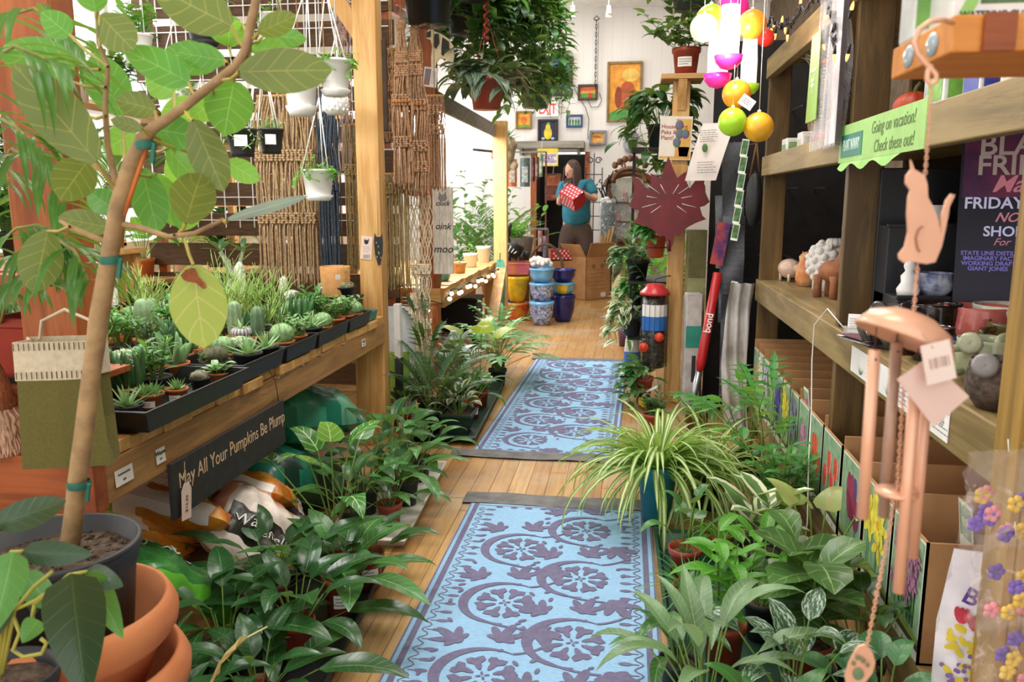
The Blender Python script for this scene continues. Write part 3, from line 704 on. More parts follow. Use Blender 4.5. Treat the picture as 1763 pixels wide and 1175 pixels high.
# ================================================================ left : ficus in the foreground
Y0 = 1.15
def fic():
 t = thing('ficus_tree', 'tall ficus tree with large oval leaves in a black nursery pot, at the left front', 'tree', P(95, 935, y=Y0) - V((0, 0, .3)))
 o = t.location.copy(); L = lambda px, py, y=Y0: P(px, py, y=y) - o
 b = B(); r = .128; h = .30; b.lathe([(0, 0), (.095, 0), (.12, h * .86), (.125, h * .87), (.125, h * .94), (.131, h * .95), (.131, h), (.122, h), (.116, h * .85), (0, h * .8)], n=40)
 po = b.build('nursery_pot', M_NURS, t)
 b = B(); b.grid(lambda u, v: V((.118 * v * math.cos(u * 2 * PI), .118 * v * math.sin(u * 2 * PI), h * .9 + .006 * math.sin(u * 37 + v * 9) * v * (1 - v) + random.uniform(-.002, .003))), 40, 8)
 for i in range(260):
  a = random.random() * 7; q = .112 * random.random() ** .5; c = V((q * math.cos(a), q * math.sin(a), h * .905))
  b.box(c, (random.uniform(.003, .013), random.uniform(.002, .006), .003), (random.uniform(-.5, .5), random.uniform(-.5, .5), a))
 b.build('soil', M_SOIL, po)
 b = B()
 trunk = [(118, 960), (128, 880), (133, 830), (143, 760), (158, 640), (172, 540), (189, 440), (205, 350), (225, 285), (247, 240), (262, 222), (310, 190), (360, 150), (405, 115), (424, 85), (432, 40), (446, -20)]
 rs = [19, 18.5, 17.5, 18, 17, 18, 16, 16, 15, 14, 10, 8.5, 8, 8, 8.5, 8, 7]
 b.tube([L(*p) for p in trunk], [S(q, Y0) for q in rs], 14)
 for br in ([(206, 340), (196, 300), (185, 250), (181, 180), (186, 115), (170, 75), (166, 0)], [(203, 330), (178, 295), (150, 272)], [(192, 420), (160, 408), (120, 390), (104, 380)], [(205, 385), (240, 392), (290, 408), (335, 402), (385, 378)], [(400, 118), (432, 126), (440, 124)], [(75, 170), (110, 215), (150, 275)]):
  k = len(br); b.tube([L(x, y, Y0 + .02 * i / k) for i, (x, y) in enumerate(br)], [S(6.5 - 3.5 * i / k, Y0) for i in range(k)], 8)
 b.build('trunk', M('#b59466', .75, .2, 25, .4, col2='#8f7350'), t)
 b = B(); b.tube([L(206, 392), L(232, 315), L(258, 235)], S(4.5, Y0), 8); b.build('stake', M('#c9702f', .6, .1), t)
 for x, y, r_ in ((250, 250, 17), (191, 448, 19), (136, 834, 21)):
  b = B(); c = L(x, y); b.lathe([(S(r_, Y0), -.006), (S(r_ + 2, Y0), 0), (S(r_, Y0), .006)], c, 18); b.box(c + V((S(r_, Y0), -.004, -.012)), (.006, .004, .03), (0, .2, 0)); b.build('tie', M('#1f6a58', .6, .1), t)
 FO = LEAF('#5d7038', '#a9a45a', under='#6f7d3f', veins=5, sidev=.7, vw=.035, trans=.32, rough=.4, dark=.8)
 FG = LEAF('#4f9a3f', '#a5cf7a', under='#5fa848', veins=5, sidev=.55, vw=.03, trans=.42, rough=.4, dark=.85)
 FB = LEAF('#79c04a', '#b9e08a', under='#86c854', veins=5, sidev=.5, vw=.03, trans=.5, dark=.85)
 FY_ = LEAF('#98a840', '#c9c47a', under='#a3b247', veins=4, sidev=.8, vw=.03, trans=.3, dark=.9)
 FS = LEAF('#8fa08f', '#c0ccba', trans=.1, veins=3, sidev=.2)
 lv = [  # petiole start, blade base, tip, width, mat, depth
  ((318, 412), (333, 457), (352, 600), 100, 4, -.03), ((310, 398), (320, 384), (347, 298), 80, 2, -.02), ((318, 190), (333, 208), (385, 330), 66, 2, -.03),
  ((382, 138), (412, 124), (572, 121), 76, 2, -.05), ((428, 66), (445, 56), (510, 26), 40, 2, 0), ((428, 75), (455, 60), (528, 68), 34, 3, .08), ((425, 98), (432, 86), (494, 80), 36, 5, .05),
  ((418, 80), (398, 44), (262, -25), 84, 2, 0), ((172, 80), (172, 26), (230, 86), 66, 2, 0), ((335, 163), (325, 142), (210, 84), 62, 3, 0), ((272, 208), (267, 190), (198, 172), 48, 2, 0),
  ((395, 105), (386, 104), (306, 90), 46, 3, .02), ((390, 110), (376, 106), (278, 92), 60, 3, .1), ((402, 122), (403, 140), (386, 234), 84, 3, .03), ((203, 328), (166, 278), (22, 108), 92, 2, -.04),
  ((178, 296), (152, 276), (103, 345), 76, 2, .03), ((255, 235), (262, 222), (340, 235), 62, 3, .04), ((172, 120), (128, 110), (-5, 92), 74, 3, .05), ((214, 280), (211, 198), (160, 92), 74, 3, .08),
  ((222, 300), (244, 290), (272, 402), 62, 3, .08), ((235, 300), (268, 300), (312, 392), 54, 5, .12), ((250, 262), (288, 256), (352, 325), 46, 5, .12), ((262, 240), (390, 278), (446, 312), 40, 5, .12),
  ((385, 380), (392, 378), (532, 337), 20, 6, -.03), ((120, 390), (82, 398), (58, 505), 74, 2, .05), ((192, 420), (188, 392), (100, 374), 48, 2, .08), ((166, 30), (165, 20), (150, -45), 56, 3, 0),
  ((400, 100), (394, 80), (396, 30), 62, 5, .1), ((262, 232), (245, 222), (190, 206), 26, 2, -.02), ((340, 165), (330, 170), (285, 240), 60, 5, .14), ((365, 150), (372, 170), (330, 205), 50, 5, .1), ((424, 90), (440, 100), (498, 158), 44, 3, .1),
  ((206, 340), (196, 360), (150, 330), 50, 3, .1), ((300, 405), (312, 395), (330, 340), 52, 5, .12), ((246, 240), (232, 225), (180, 260), 50, 5, .12), ((300, 200), (300, 160), (250, 130), 54, 5, .14), ((430, 60), (415, 40), (360, 60), 50, 3, .12), ((182, 200), (150, 200), (90, 240), 60, 3, .12), ((182, 150), (120, 140), (50, 160), 60, 3, .1), ((186, 115), (120, 60), (70, 20), 50, 3, .1), ((262, 232), (310, 260), (300, 330), 44, 5, .16)]
 b = B()
 for s, p, q, w, m, dd in lv:
  s = L(*s); p3 = L(*p, Y0 + dd); q3 = L(*q, Y0 + dd + random.uniform(-.035, .035)); d = q3 - p3
  vd = (p3 + o - V((0, 0, EYE))).normalized(); side = d.cross(vd).normalized()
  side = (side + vd * random.uniform(-.3, .3)).normalized()
  b.c = 1; b.tube([s, (s + p3) / 2 + V((0, 0, -.004)), p3], S(3, Y0), 6, caps=False)
  b.c = m; nrm = side.cross(d).normalized(); bow = random.uniform(-.05, .08) * d.length
  pts = [p3 + d * (i / 10) + nrm * bow * math.sin(PI * i / 10) for i in range(11)]
  b.blade(pts, S(w, Y0 + dd) * 1.02, w_rub, random.uniform(.04, .2), 3, side=side, wav=.05)
 sc = B(); mq = frame(L(340, 490, Y0 - .036), CR, (0, 0, 1)); kk = S(1, Y0); sc.prism([(x * kk, y * kk) for x, y in ((-29, 16), (-20, 26), (-8, 30), (-2, 28), (2, 14), (12, 4), (16, -4), (6, -12), (-4, -8), (-16, -4), (-22, 4))], .0008, mq); sc.build('scorched_patch', M('#8a4a22', .8, .2, 60), t)
 b.build('foliage', [FO, M('#b0a04a', .6, .1), FO, FG, FY_, FB, FS], t)
 return t
fic()
pc = P(95, 1080, y=1.15); pc = V((pc.x, 1.17, 0))
def tpot(lab, z, r, h):
 t = thing('terracotta_pot', lab, 'pot', (pc.x, pc.y, z), 0, 'nested terracotta pots')
 b = B(); b.lathe([(0, 0), (r * .62, 0), (r * .9, h * .62), (r * .93, h * .64), (r * 1.0, h * .68), (r * 1.06, h * .76), (r * 1.07, h * .86), (r * 1.03, h * .94), (r * .99, h), (r * .95, h), (r * .9, h * .8), (r * .58, .02), (0, .02)], n=48)
 b.build('body', M('#c4713f', .8, .1, 5, .06, col2='#d58a58'), t); return t
zt = P(95, 935, y=Y0).z - .3
tpot('orange terracotta pot holding the black nursery pot, topmost of the nested pots', zt - .021, .172, .2); tpot('orange terracotta pot nested under the topmost one, rolled rim showing', zt - .135, .186, .21)
tpot('orange terracotta pot standing on the floor beneath two nested pots', 0, .195, max(.2, zt - .11))
def trail():
 o = P(5, 1150, y=.95); o.z = P(5, 1180, y=.95).z - .12
 t = thing('satin_vine', 'trailing vine with dark silver-mottled leaves in a dark pot, bottom left corner', 'plant', o)
 b = B(); b.lathe(pot_prof(.07, .14, .055), n=28); b.build('pot', M_NURS, t)
 b = B(); b.lathe([(.0655, .118), (.03, .124), (.001, .126)], n=16); b.build('soil', M_SOIL, t)
 b = B(); L = lambda px, py, y: P(px, py, y=y) - o; dy = .93
 for a in ([(0, 1170), (15, 1055), (60, 1035), (100, 1008)], [(5, 1160), (25, 1050), (60, 1010), (90, 985)], [(18, 1050), (34, 1090), (22, 1120), (40, 1132), (72, 1126), (80, 1108), (70, 1100)], [(58, 1080), (56, 1060), (60, 1040)], [(0, 1170), (5, 1010), (20, 950), (40, 950)], [(0, 1170), (-8, 1000), (-12, 905)], [(60, 1040), (120, 990), (150, 985)]):
  b.c = 1; k = len(a); b.tube([L(x, y, .92) for x, y in a], S(4, .95), 7)
 b.c = 0
 for p, q, w, y, m in (((-12, 905), (114, 862), 62, .93, 0), ((38, 950), (160, 955), 52, .92, 0), ((22, 950), (-14, 1095), 70, .88, 2), ((122, 988), (148, 1205), 112, .88, 0), ((150, 985), (212, 1100), 56, .92, 2), ((150, 980), (212, 1010), 48, .94, 0), ((66, 1068), (38, 1108), 44, .9, 2), ((40, 985), (100, 1050), 60, .95, 2), ((0, 1030), (-30, 1120), 60, .9, 0), ((60, 1010), (60, 1060), 40, .96, 0)):
  b.c = m; p = L(*p, y); q = L(*q, y + random.uniform(-.04, .02)); d = q - p; vd = (p + o - V((0, 0, EYE))).normalized(); sd = (d.cross(vd).normalized() + vd * random.uniform(-.35, .35)).normalized()
  nr = sd.cross(d).normalized(); b.blade([p + d * (i / 10) + nr * .08 * d.length * math.sin(PI * i / 10) for i in range(11)], S(w, .93), w_ovate, .2, 3, side=sd)
 b.build('foliage', [L_SATIN, M('#a6a347', .6, .1), L_MID], t)
trail()
b = B(); o = P(5, 1150, y=.95); zz = P(5, 1180, y=.95).z - .12
t = thing('plant_stand', 'dark slatted stand under the trailing vine, bottom left corner', 'stand', (o.x, o.y, 0))
for sx in (-1, 1):
 for sy in (-1, 1): b = B(); b.box((sx * .08, sy * .08, (zz - .02) / 2), (.025, .025, zz - .02)); b.build('leg', M_CEDZ, t, bevel=.002)
b = B()
for i in range(4): b.box((0, -.084 + .056 * i, zz - .01), (.21, .05, .02))
b.build('top', M_CEDX, t, bevel=.002)
# ================================================================ left : the potting bench
XT = -1.25
def bench(name, label, y0, y1, x1=-2.9, near=True, lowshelf=False):
 t = thing(name, label, 'table', (0, 0, 0))
 b = B(); n = round((y1 - y0) / .145); w = (y1 - y0) / n
 for i in range(n):
  k = random.uniform(-.006, .004); b.box(((XT + x1) / 2 + random.uniform(-.012, .014), y0 + w * (i + .5), .665 + k), (XT - x1, w - .006, .035))
 b.build('tabletop', M_PINEX, t, bevel=.003)
 b = B(); b.box((XT - .02, (y0 + y1) / 2, .593), (.04, y1 - y0, .11)); b.build('front_rail', WOOD('#b98a55', '#8a5f33', 'y', 1), t, bevel=.004)
 b = B(); b.box((x1 + .02, (y0 + y1) / 2, .593), (.04, y1 - y0, .11)); b.build('back_rail', M_PINE, t, bevel=.004)
 b = B(); b.box((x1 + .06, (y0 + y1) / 2, .3), (.02, y1 - y0 - .3, .46)); b.build('added_shade_board', M('#3d2a1c', .8, .2), t)  # dark board added to stand in for the shade under the bench
 for y in ((y0 + .05, y1 - .05)):
  for x in (XT - .09, x1 + .09): b = B(); b.box((x, y, .27), (.09, .09, .54)); b.build('leg', M_PINEZ, t, bevel=.004)
 return t
def nails(t, ys):
 for y in ys: b = B(); b.tube([(XT + .0, y, .645), (XT + .018, y, .643), (XT + .024, y, .652)], .002, 5); b.build('hook', M_STEEL, t)
bt = bench('potting_bench', 'long pine potting bench carrying trays of succulents and cacti', 1.72, 4.1)
nails(bt, (2.72, 2.95, 3.15, 3.42))
b = B(); b.box((-2.05, 1.69, .615), (1.66, .05, .14)); b.build('end_rail', M_CEDX, bt, bevel=.004)
b = B(); b.bar((-1.3, 1.66, .48), (-1.12, 2.0, .02), .04, .09); b.build('brace', M_OAKY, bt, bevel=.003)
b = B(); b.bar((-1.36, 3.75, .13), (-2.2, 3.75, .52), .04, .09); b.build('brace', M_CEDX, bt, bevel=.003)
t = thing('cedar_plant_rack', 'red-stained cedar rack post standing at the near corner of the potting bench', 'rack', (-1.35, 1.78, .69))
b = B(); b.box((0, 0, .8), (.145, .09, 1.6)); b.build('post', M_CEDZ, t, bevel=.004)
b = B(); b.box((-.65, 0, 1.55), (.145, .09, .1)); b.box((-.4, .0, 1.52), (.8, .06, .08)); b.build('top_rail', M_CEDX, t, bevel=.004)
b = B(); b.box((-.75, 0, .8), (.1, .09, 1.6)); b.build('post', M_CEDZ, t, bevel=.004)
for z, nm in ((.13, 'rail'), (.42, 'rail')): b = B(); b.box((-.4, .0, z - .03), (.72, .07, .05)); b.box((-.4, .17, z - .01), (.72, .3, .02)); b.build('shelf', M_CEDX, t, bevel=.003)
b = B(); b.box((-.12, -.02, .04), (.07, .08, .12)); b.build('block', M_CEDX, t, bevel=.003)
rp = P(10, 612, y=1.86)
t = potted('palm', 'arching palm in a square red pot, fronds hanging in front of the cedar post', (-1.52, 1.92, .69 + .147), .075, .17, M('#a5331f', .4, .1), None, None, square=True, rb=.06, cat='plant')
o = t.location.copy()
def pal():
 b = B()
 for ra, ll, n in (([(0, 560), (-10, 480), (0, 410), (40, 375), (75, 369), (110, 385), (135, 430)], 190, 13), ([(5, 560), (40, 430), (90, 380), (140, 410), (165, 460)], 170, 11), ([(0, 560), (-20, 300), (0, 180), (40, 200), (90, 250)], 190, 11),
                      ([(0, 560), (-40, 200), (-10, 90), (40, 60), (110, 90)], 220, 12), ([(0, 560), (0, 300), (30, 240), (80, 260), (120, 330)], 170, 10), ([(0, 560), (-60, 100), (0, 20), (70, 0), (140, 60)], 170, 11), ([(5, 560), (30, 470), (60, 450), (100, 470)], 130, 8)):
  yy = 1.35 + random.uniform(-.2, .12); m = len(ra)
  pts = [P(x, y, y=1.9 + (yy - 1.9) * min(1, i / 2.5)) - o for i, (x, y) in enumerate(ra)]
  b.c = 1; b.tube(pts, [.004 * (1 - .1 * i) for i in range(m)], 6, caps=False); b.c = 0
  for i in range(n):
   u = .28 + .72 * i / (n - 1); x = u * (m - 1); j = min(m - 2, int(x)); p = pts[j].lerp(pts[j + 1], x - j); d = (pts[j + 1] - pts[j]).normalized()
   for sg in (-1, 1):
    sd = d.cross(V((0, 0, 1))).normalized() * sg
    l = S(ll, yy) * math.sin(PI * (.2 + .7 * i / n)) ** .5 * random.uniform(.85, 1.1); e = d * .6 + sd * .5 + V((0, 0, -.2))
    b.blade(arc(p, math.atan2(e.y, e.x), R(random.uniform(-25, 10)), l, R(random.uniform(60, 85)), 7), S(17, yy), w_lance, .35, 1, side=None)
 return b.build('foliage', [LEAF('#4f8a35', '#7fae55', under='#6d9a45', veins=1, sidev=0, trans=.35, dark=.6), M('#8a8a3f', .6, .1)], t)
pal()
b = B(); b.lathe([(0, 0), (.1, 0), (.115, .03), (.11, .03), (.095, .006), (0, .006)], n=4, m=MX.Rotation(PI / 4, 3, 'Z')); q = b.build('plant_tray', M('#2a211d', .4, .1), None, bevel=.003); q.location = (-1.52, 1.9, .69 + .12); tag(q, 'small dark tray under the square red palm pot', 'tray')
t.location = (-1.52, 1.9, .69 + .128)
g = thing('garden_gnome', 'bearded gnome figurine with knitted brown hat beside the cedar post', 'figurine', (-1.5, 1.7, .685))
b = B(); b.lathe([(0, 0), (.05, 0), (.062, .05), (.055, .1), (.03, .13), (0, .135)], n=24); b.build('body', M('#7d6a5a', .9, .2, 20, .4), g)
b = B(); b.lathe([(.056, .1), (.06, .115), (.045, .17), (.022, .24), (.004, .3), (0, .3)], n=24); b.build('hat', M('#9c5a35', .95, .2, 60, .8, stretch=(3, 3, .5)), g)
b = B(); b.ball((.03, -.048, .11), .016); b.build('nose', M('#c98a66', .6, .05), g)
b = B()
for i in range(170):
 a = random.uniform(-2.4, .9); r_ = .052
 p = V((math.cos(a) * r_, math.sin(a) * r_, .105)); pts = [p + V((math.cos(a), math.sin(a), 0)) * (.012 * k ** .6 + random.uniform(-.004, .004)) + V((random.uniform(-.004, .004), random.uniform(-.004, .004), -.021 * k)) for k in range(6)]
 b.tube(pts, [.004, .005, .005, .004, .003, .0015], 4, caps=False)
b.build('beard', M('#c9a184', .9, .15, 30), g)
def felt():
 c = P(178, 735, y=1.6); t = thing('felt_gift_bag', 'green felt bag with stitched cream cuff hanging against the cedar post', 'bag', (-1.235, 1.62, .693), R(18))
 w, d, h = .175, .075, .28; G_ = M('#6d6734', .95, .05, 160, .12)
 def ring(z, k=1.0, pinch=0): return [V((-w / 2 * k, d / 2, z)), V((-w / 2 * k + pinch, 0, z)), V((-w / 2 * k, -d / 2, z)), V((0, -d / 2 - .006, z)), V((w / 2 * k, -d / 2, z)), V((w / 2 * k - pinch, 0, z)), V((w / 2 * k, d / 2, z)), V((0, d / 2 + .004, z))]
 def wall(zs):
  b = B(); vs = []
  for z, k, p in zs: vs += ring(z, k, p)
  n = 8; b.add(vs, [(i * n + j, i * n + (j + 1) % n, (i + 1) * n + (j + 1) % n, (i + 1) * n + j) for i in range(len(zs) - 1) for j in range(n)], flat=True); return b
 b = wall([(0, 1.04, 0), (.1, 1, .02), (.2, .95, .03)]); b.add(ring(0, 1.04), [tuple(range(7, -1, -1))], flat=True); b.build('body', G_, t)
 b = wall([(.2, .955, .03), (.2, .99, .026), (.285, .97, .02), (.285, .93, .02), (.2, .93, .03)]); cu = b.build('cuff', M('#ded0b4', .95, .05, 80, .2), t)
 for z in (.212, .275):
  b = B()
  for sx in range(17): b.box((-w * .46 + w * .92 * sx / 16, -d / 2 - .007, z), (.0016, .0016, .016))
  b.build('stitching', M('#6b5a3a', .9, 0), cu)
 b = B(); b.tube([(-.05, d / 2 - .02, .28), (-.05, d / 2, .32), (0, d / 2, .345), (.05, d / 2, .32), (.05, d / 2 - .02, .28)], .004, 6); b.build('handle', M('#ded0b4', .9, .1), t)
felt()
def tray(name, label, c, sx, sy, h, mat, group=None, rz=0):
 b = B(); vs = []
 for q, z in ((.93, 0), (1, h * .86), (1.04, h * .87), (1.04, h), (.985, h), (.92, .006)):
  vs += [(x * sx / 2 * q, y * sy / 2 * q, z) for x, y in ((-1, -1), (1, -1), (1, 1), (-1, 1))]
 b.add(vs, [(3, 2, 1, 0)] + [(i * 4 + j, i * 4 + (j + 1) % 4, i * 4 + 4 + (j + 1) % 4, i * 4 + 4 + j) for i in range(5) for j in range(4)] + [(20, 21, 22, 23)], flat=True)
 o_ = b.build(name, mat, None, bevel=.002); o_.location = c; o_.rotation_euler.z = rz
 return tag(o_, label, 'tray', group)
ZT = .687
TR = [(2.14, .56, 'long black tray of tiny succulents at the near end of the potting bench'), (2.62, .33, 'black tray with a spiny cactus pot, second along the bench front'), (2.96, .3, 'black tray beside the striped ringed planter, third along the bench front'), (3.31, .36, 'black tray with long-leaved aloe, fourth along the bench front'), (3.66, .3, 'black tray with small terracotta dish, fifth along the bench front')]
for i, (y, l, lab) in enumerate(TR): tray('seed_tray', lab, (-1.36 + (.03 if i == 0 else .0), y, ZT), .26, l, .062, M_TRAY, 'black trays on the bench')
tray('plant_tray', 'small teal tray at the far corner of the bench under a red pot', (-1.33, 3.9, ZT), .16, .17, .045, M('#2f7f78', .4, .1))
GT = 'small plants on the potting bench'
def tp(px, py, z=ZT + .008):
 q = P(px, py, z=z)
 if q.y > 3.93:
  if px > 545: q = P(px, py, y=3.9); q.z = .805; q.x = max(-1.66, min(-1.4, q.x)); return q
  q = V((q.x * 3.93 / q.y, 3.93 - .1 * random.random(), z))
 q.x = max(q.x, -2.82); q.z = z; return q
t = thing('bench_riser', 'low black riser at the far end of the potting bench', 'riser', (-1.55, 3.9, ZT - .003)); b = B(); b.box((0, 0, .11), (.42, .3, .012)); [b.box((x, 0, .055), (.012, .28, .11)) for x in (-.2, .2)]; b.build('body', M_BLACK, t, bevel=.003)
TS = [  # px, py of pot base, r, h, pot material, foliage, leaf material, label, stick
 (262, 706, .036, .05, M_TERRA, f_clump(5, .022, n=18, L=(.035, .05)), L_SUCC, 'clump of pointed pale succulents in a terracotta pot at the near tray corner', True),
 (306, 694, .032, .045, M_TERRA, f_haw(26, (.04, .055), .2), L_SUCC, 'spiky grey green succulent in a tilted terracotta pot with a white label', True),
 (345, 672, .03, .04, M_NURS, f_mounds(7, .014, .018), M('#8d8a72', .7, .2, 30), 'dark pot of grey pebble-like living stones', None),
 (378, 662, .032, .04, M_TERRA, f_bush(5, (.02, .045), 6, (.028, .042), .6, lean=(45, 80)), L_SUCB, 'bright green jade cutting in a small red pot', None),
 (300, 655, .052, .06, M_TERRA, f_stap(15, (.07, .12), .010, .034), L_SUCB, 'tall star-stemmed succulent in a white-rimmed red pot', None),
 (252, 655, .05, .06, M_NURS, f_haw(26, (.08, .11), .2, (25, 84)), L_GAST, 'striped aloe in a black pot behind the near tray', None),
 (262, 618, .05, .06, M_NURS, f_bush(12, (.07, .12), 12, (.02, .032), .55, lean=(60, 86), spread=.035), L_SUCD, 'dense dark green jade bush in a black pot', True),
 (300, 612, .045, .06, M_NURS, f_stap(22, (.05, .1), .008, .035), L_SUCD, 'dark fingers of a carrion plant in a black pot', None),
 (372, 645, .052, .05, M_NURS, f_ball(.042, 24, .7), M('#5d5a42', .8, .2), 'brown spined barrel cactus in a low black pot with a pink label', M_PINKP),
 (335, 622, .036, .05, M_TERRA, f_haw(16, (.05, .07), .25), L_GAST, 'small broad-leaved gasteria in a clay pot beside a white tag', True),
 (446, 604, .034, .062, M_TERRA, f_column(.024, .125, 6), M('#5f7a5a', .7, .15, 30), 'ribbed grey green column cactus in a terracotta pot', None),
 (488, 588, .04, .045, M_TERRA, lambda b: (f_haw(9, (.07, .1), .18)(b), [b.blade(arc((0, 0, .01), a, R(e), l, R(dr), 9), .02, w_aloe, .6, 1) for a, e, l, dr in ((-1.9, 40, .19, 120), (-.5, 45, .2, 110), (3.6, 30, .16, 50), (-1.2, 20, .12, 60))]), L_ALOE, 'long-armed pale aloe trailing over the tray edge in a clay dish', None),
 (505, 560, .052, .05, M_NURS, f_ball(.05, 24, .85), L_SUCC, 'round green barrel cactus bristling with pale spines', None),
 (536, 558, .03, .04, M_NURS, f_stap(16, (.035, .06), .005, .02), L_SUCD, 'finger succulent in a tiny black pot beside the barrel cactus', None),
 (560, 548, .04, .028, M_TERRA, f_haw(12, (.03, .045), .3), L_GAST, 'tiny rosette in a shallow terracotta dish with a wooden marker', None),
 (592, 528, .062, .05, M_NURS, f_mounds(18, .015, .048), M('#8a9a78', .85, .25, 40), 'cluster of woolly cacti in a black bowl near the bench end', None),
 (628, 545, .046, .07, M_REDP, f_bush(12, (.05, .1), 7, (.018, .03), .5, lean=(70, 88), spread=.03), L_BRIGHT, 'green shrubby succulent in a red pot on the teal tray', True),
]
for i, (px, py, r, h, pm, fo, lm, lab, st) in enumerate(TS):
 potted('potted_cactus' if 'cact' in lab else 'potted_succulent', lab, tp(px, py), r, h, pm, fo, lm, stick=st, group=GT, rz=random.random(), stick_az=-1.3)
TS2 = [
 (520, 526, .055, .05, f_bush(16, (.03, .06), 8, (.012, .02), .6, lean=(50, 86), spread=.04), L_SUCB, 'bright green crassula mound behind the barrel cactus'),
 (455, 545, .06, .05, f_mounds(22, .012, .05), L_SUCC, 'wide pale mound of pincushion cactus behind the column cactus'),
 (470, 520, .055, .05, f_mounds(20, .013, .05), M('#8fae7c', .85, .2, 40), 'fine-spined grey green cactus mound in the second rank'),
 (545, 515, .05, .05, f_bush(10, (.03, .07), 9, (.014, .022), .6, spread=.04), L_SUCC, 'dense olive green crassula mound near the terracotta pot'),
 (612, 512, .05, .05, f_mounds(16, .013, .045), M('#9db294', .85, .2, 40), 'silvery cactus cluster behind the red pot'),
 (566, 512, .05, .05, f_mounds(20, .012, .045), M('#8a9a70', .85, .2, 40), 'spiny cactus cluster in front of the empty terracotta pot'),
 (418, 566, .05, .06, f_pencil(26, (.14, .28), .0028), L_PENCIL, 'tall lime green pencil plant among the cacti'),
 (396, 560, .05, .06, f_pencil(24, (.16, .32), .0026), L_PENCIL, 'thin-stemmed lime pencil plant behind the ringed planter'),
 (440, 540, .045, .06, f_haw(16, (.1, .16), .13, (40, 86)), L_GAST, 'upright striped snake-like aloe in the second rank'),
 (350, 590, .05, .06, f_haw(18, (.05, .09), .2), L_SUCB, 'pale rosette agave behind the hanging ficus leaf'),
 (330, 560, .05, .06, f_haw(24, (.07, .12), .16), L_SUCC, 'narrow-leaved green agave behind the hanging ficus leaf'),
 (395, 530, .05, .07, f_haw(22, (.1, .15), .14, (25, 85)), L_SUCB, 'spiky bright yucca-like succulent behind the pencil plants'),
 (300, 560, .055, .06, f_stap(22, (.06, .1), .008, .045), L_SUCD, 'green stapelia in the second rank behind the felt bag'),
 (262, 570, .05, .06, f_haw(20, (.06, .1), .2), L_GAST, 'dark spotted haworthia beside the felt bag'),
 (280, 508, .055, .05, f_haw(30, (.08, .13), .11, (15, 80)), L_SUCB, 'fine-leaved pale agave in a white stone bowl'),
 (232, 500, .06, .06, f_haw(26, (.1, .16), .15, (20, 80)), L_SUCD, 'dark green agave left of the white stone bowl'),
 (330, 500, .06, .06, f_haw(26, (.1, .15), .1, (20, 85)), L_SUCB, 'wispy pale green agave right of the white stone bowl'),
 (375, 500, .055, .06, f_bush(9, (.1, .2), 9, (.03, .045), .5, spread=.03), L_MID, 'leafy green cutting at the back of the bench'),
 (455, 500, .06, .06, f_bush(8, (.06, .12), 7, (.05, .08), .4), L_BRIGHT, 'broad-leaved yellow green seedling in front of the macrame'),
 (520, 492, .05, .06, f_haw(14, (.08, .13), .22, (40, 85)), L_MID, 'green bromeliad by the macrame fringe'),
 (537, 500, .05, .05, f_bush(6, (.05, .09), 6, (.05, .07), .5), L_BRIGHT, 'light green broad-leaved seedling left of the terracotta pot'),
 (500, 545, .045, .05, f_mounds(14, .013, .04), L_SUCB, 'pale spiny cactus mound behind the long-armed aloe'),
 (352, 520, .05, .06, f_pencil(18, (.1, .2), .003), L_PENCIL, 'short coral-like pencil plant in the back rank'),
 (300, 530, .05, .05, f_mounds(14, .016, .04), M('#b9bfa8', .85, .2, 30), 'chalky white cactus mound beside the stone bowl'),
]
for i, (px, py, r, h, fo, lm, lab) in enumerate(TS2):
 q = tp(px, py); 
 potted('potted_cactus' if 'cact' in lab else 'potted_succulent', lab, q, r, h, (M_NURS, M_TERRA, M_WHITE)[i % 3 if i != 14 else 2], fo, lm, group=GT, rz=random.random())
for px, py, r, h, lab in ((508, 520, .045, .1, 'fat woolly white cactus glowing in the second rank'), (500, 505, .018, .17, 'slim white furry column cactus in front of the macrame'), (428, 530, .026, .24, 'tall white old man cactus left of the macrame fringe'), (205, 500, .03, .16, 'stout pale column cactus behind the ficus trunk')):
 potted('potted_cactus', lab, tp(px, py), max(.032, r * 1.2), .05, M_NURS, f_column(r, h, 14), M('#e3e6d8', .95, .15, 90, .8), group=GT)
q = tp(418, 606); t = thing('ringed_planter', 'grey and white striped planter of three stacked rings holding a small aloe', 'planter', q)
b = B(); pr = [(0, 0), (.03, 0)]
for k in range(3): pr += [(.036 + .006 * math.sin(PI * i / 6), .004 + k * .03 + .028 * i / 6) for i in range(7)]
b.lathe(pr + [(.032, .095), (.03, .08), (0, .08)], n=36)
def strip_mat():
 t_ = NT('striped_glaze'); p = t_.n('ShaderNodeBsdfPrincipled', i_Roughness=.35); uv = t_.n('ShaderNodeUVMap', uv_map='uv'); s = t_.n('ShaderNodeSeparateXYZ'); t_.l(uv.outputs[0], s.inputs[0])
 f = t_.math('FRACT', t_.math('MULTIPLY', s.outputs[0], 18.0)); t_.l(t_.mix(t_.step(t_.math('ABSOLUTE', t_.math('SUBTRACT', f, .5)), .28, .38), hx('#8c8790'), hx('#d9d5d2')), p.inputs['Base Color']); t_.l(p.outputs[0], t_.out.inputs[0]); return t_.m
b.build('pot', strip_mat(), t)
b = B(); f_haw(10, (.05, .08), .2, (15, 80))(b); b.xf(MX.Translation((0, 0, .085))); b.build('foliage', [L_ALOE, M_STEM], t)
q = tp(578, 500); t = thing('terracotta_pot', 'pale orange straight-sided terracotta pot with a square white sticker by the post', 'pot', q)
r_ = S(27, q.y); h_ = S(53, q.y) * 1.02
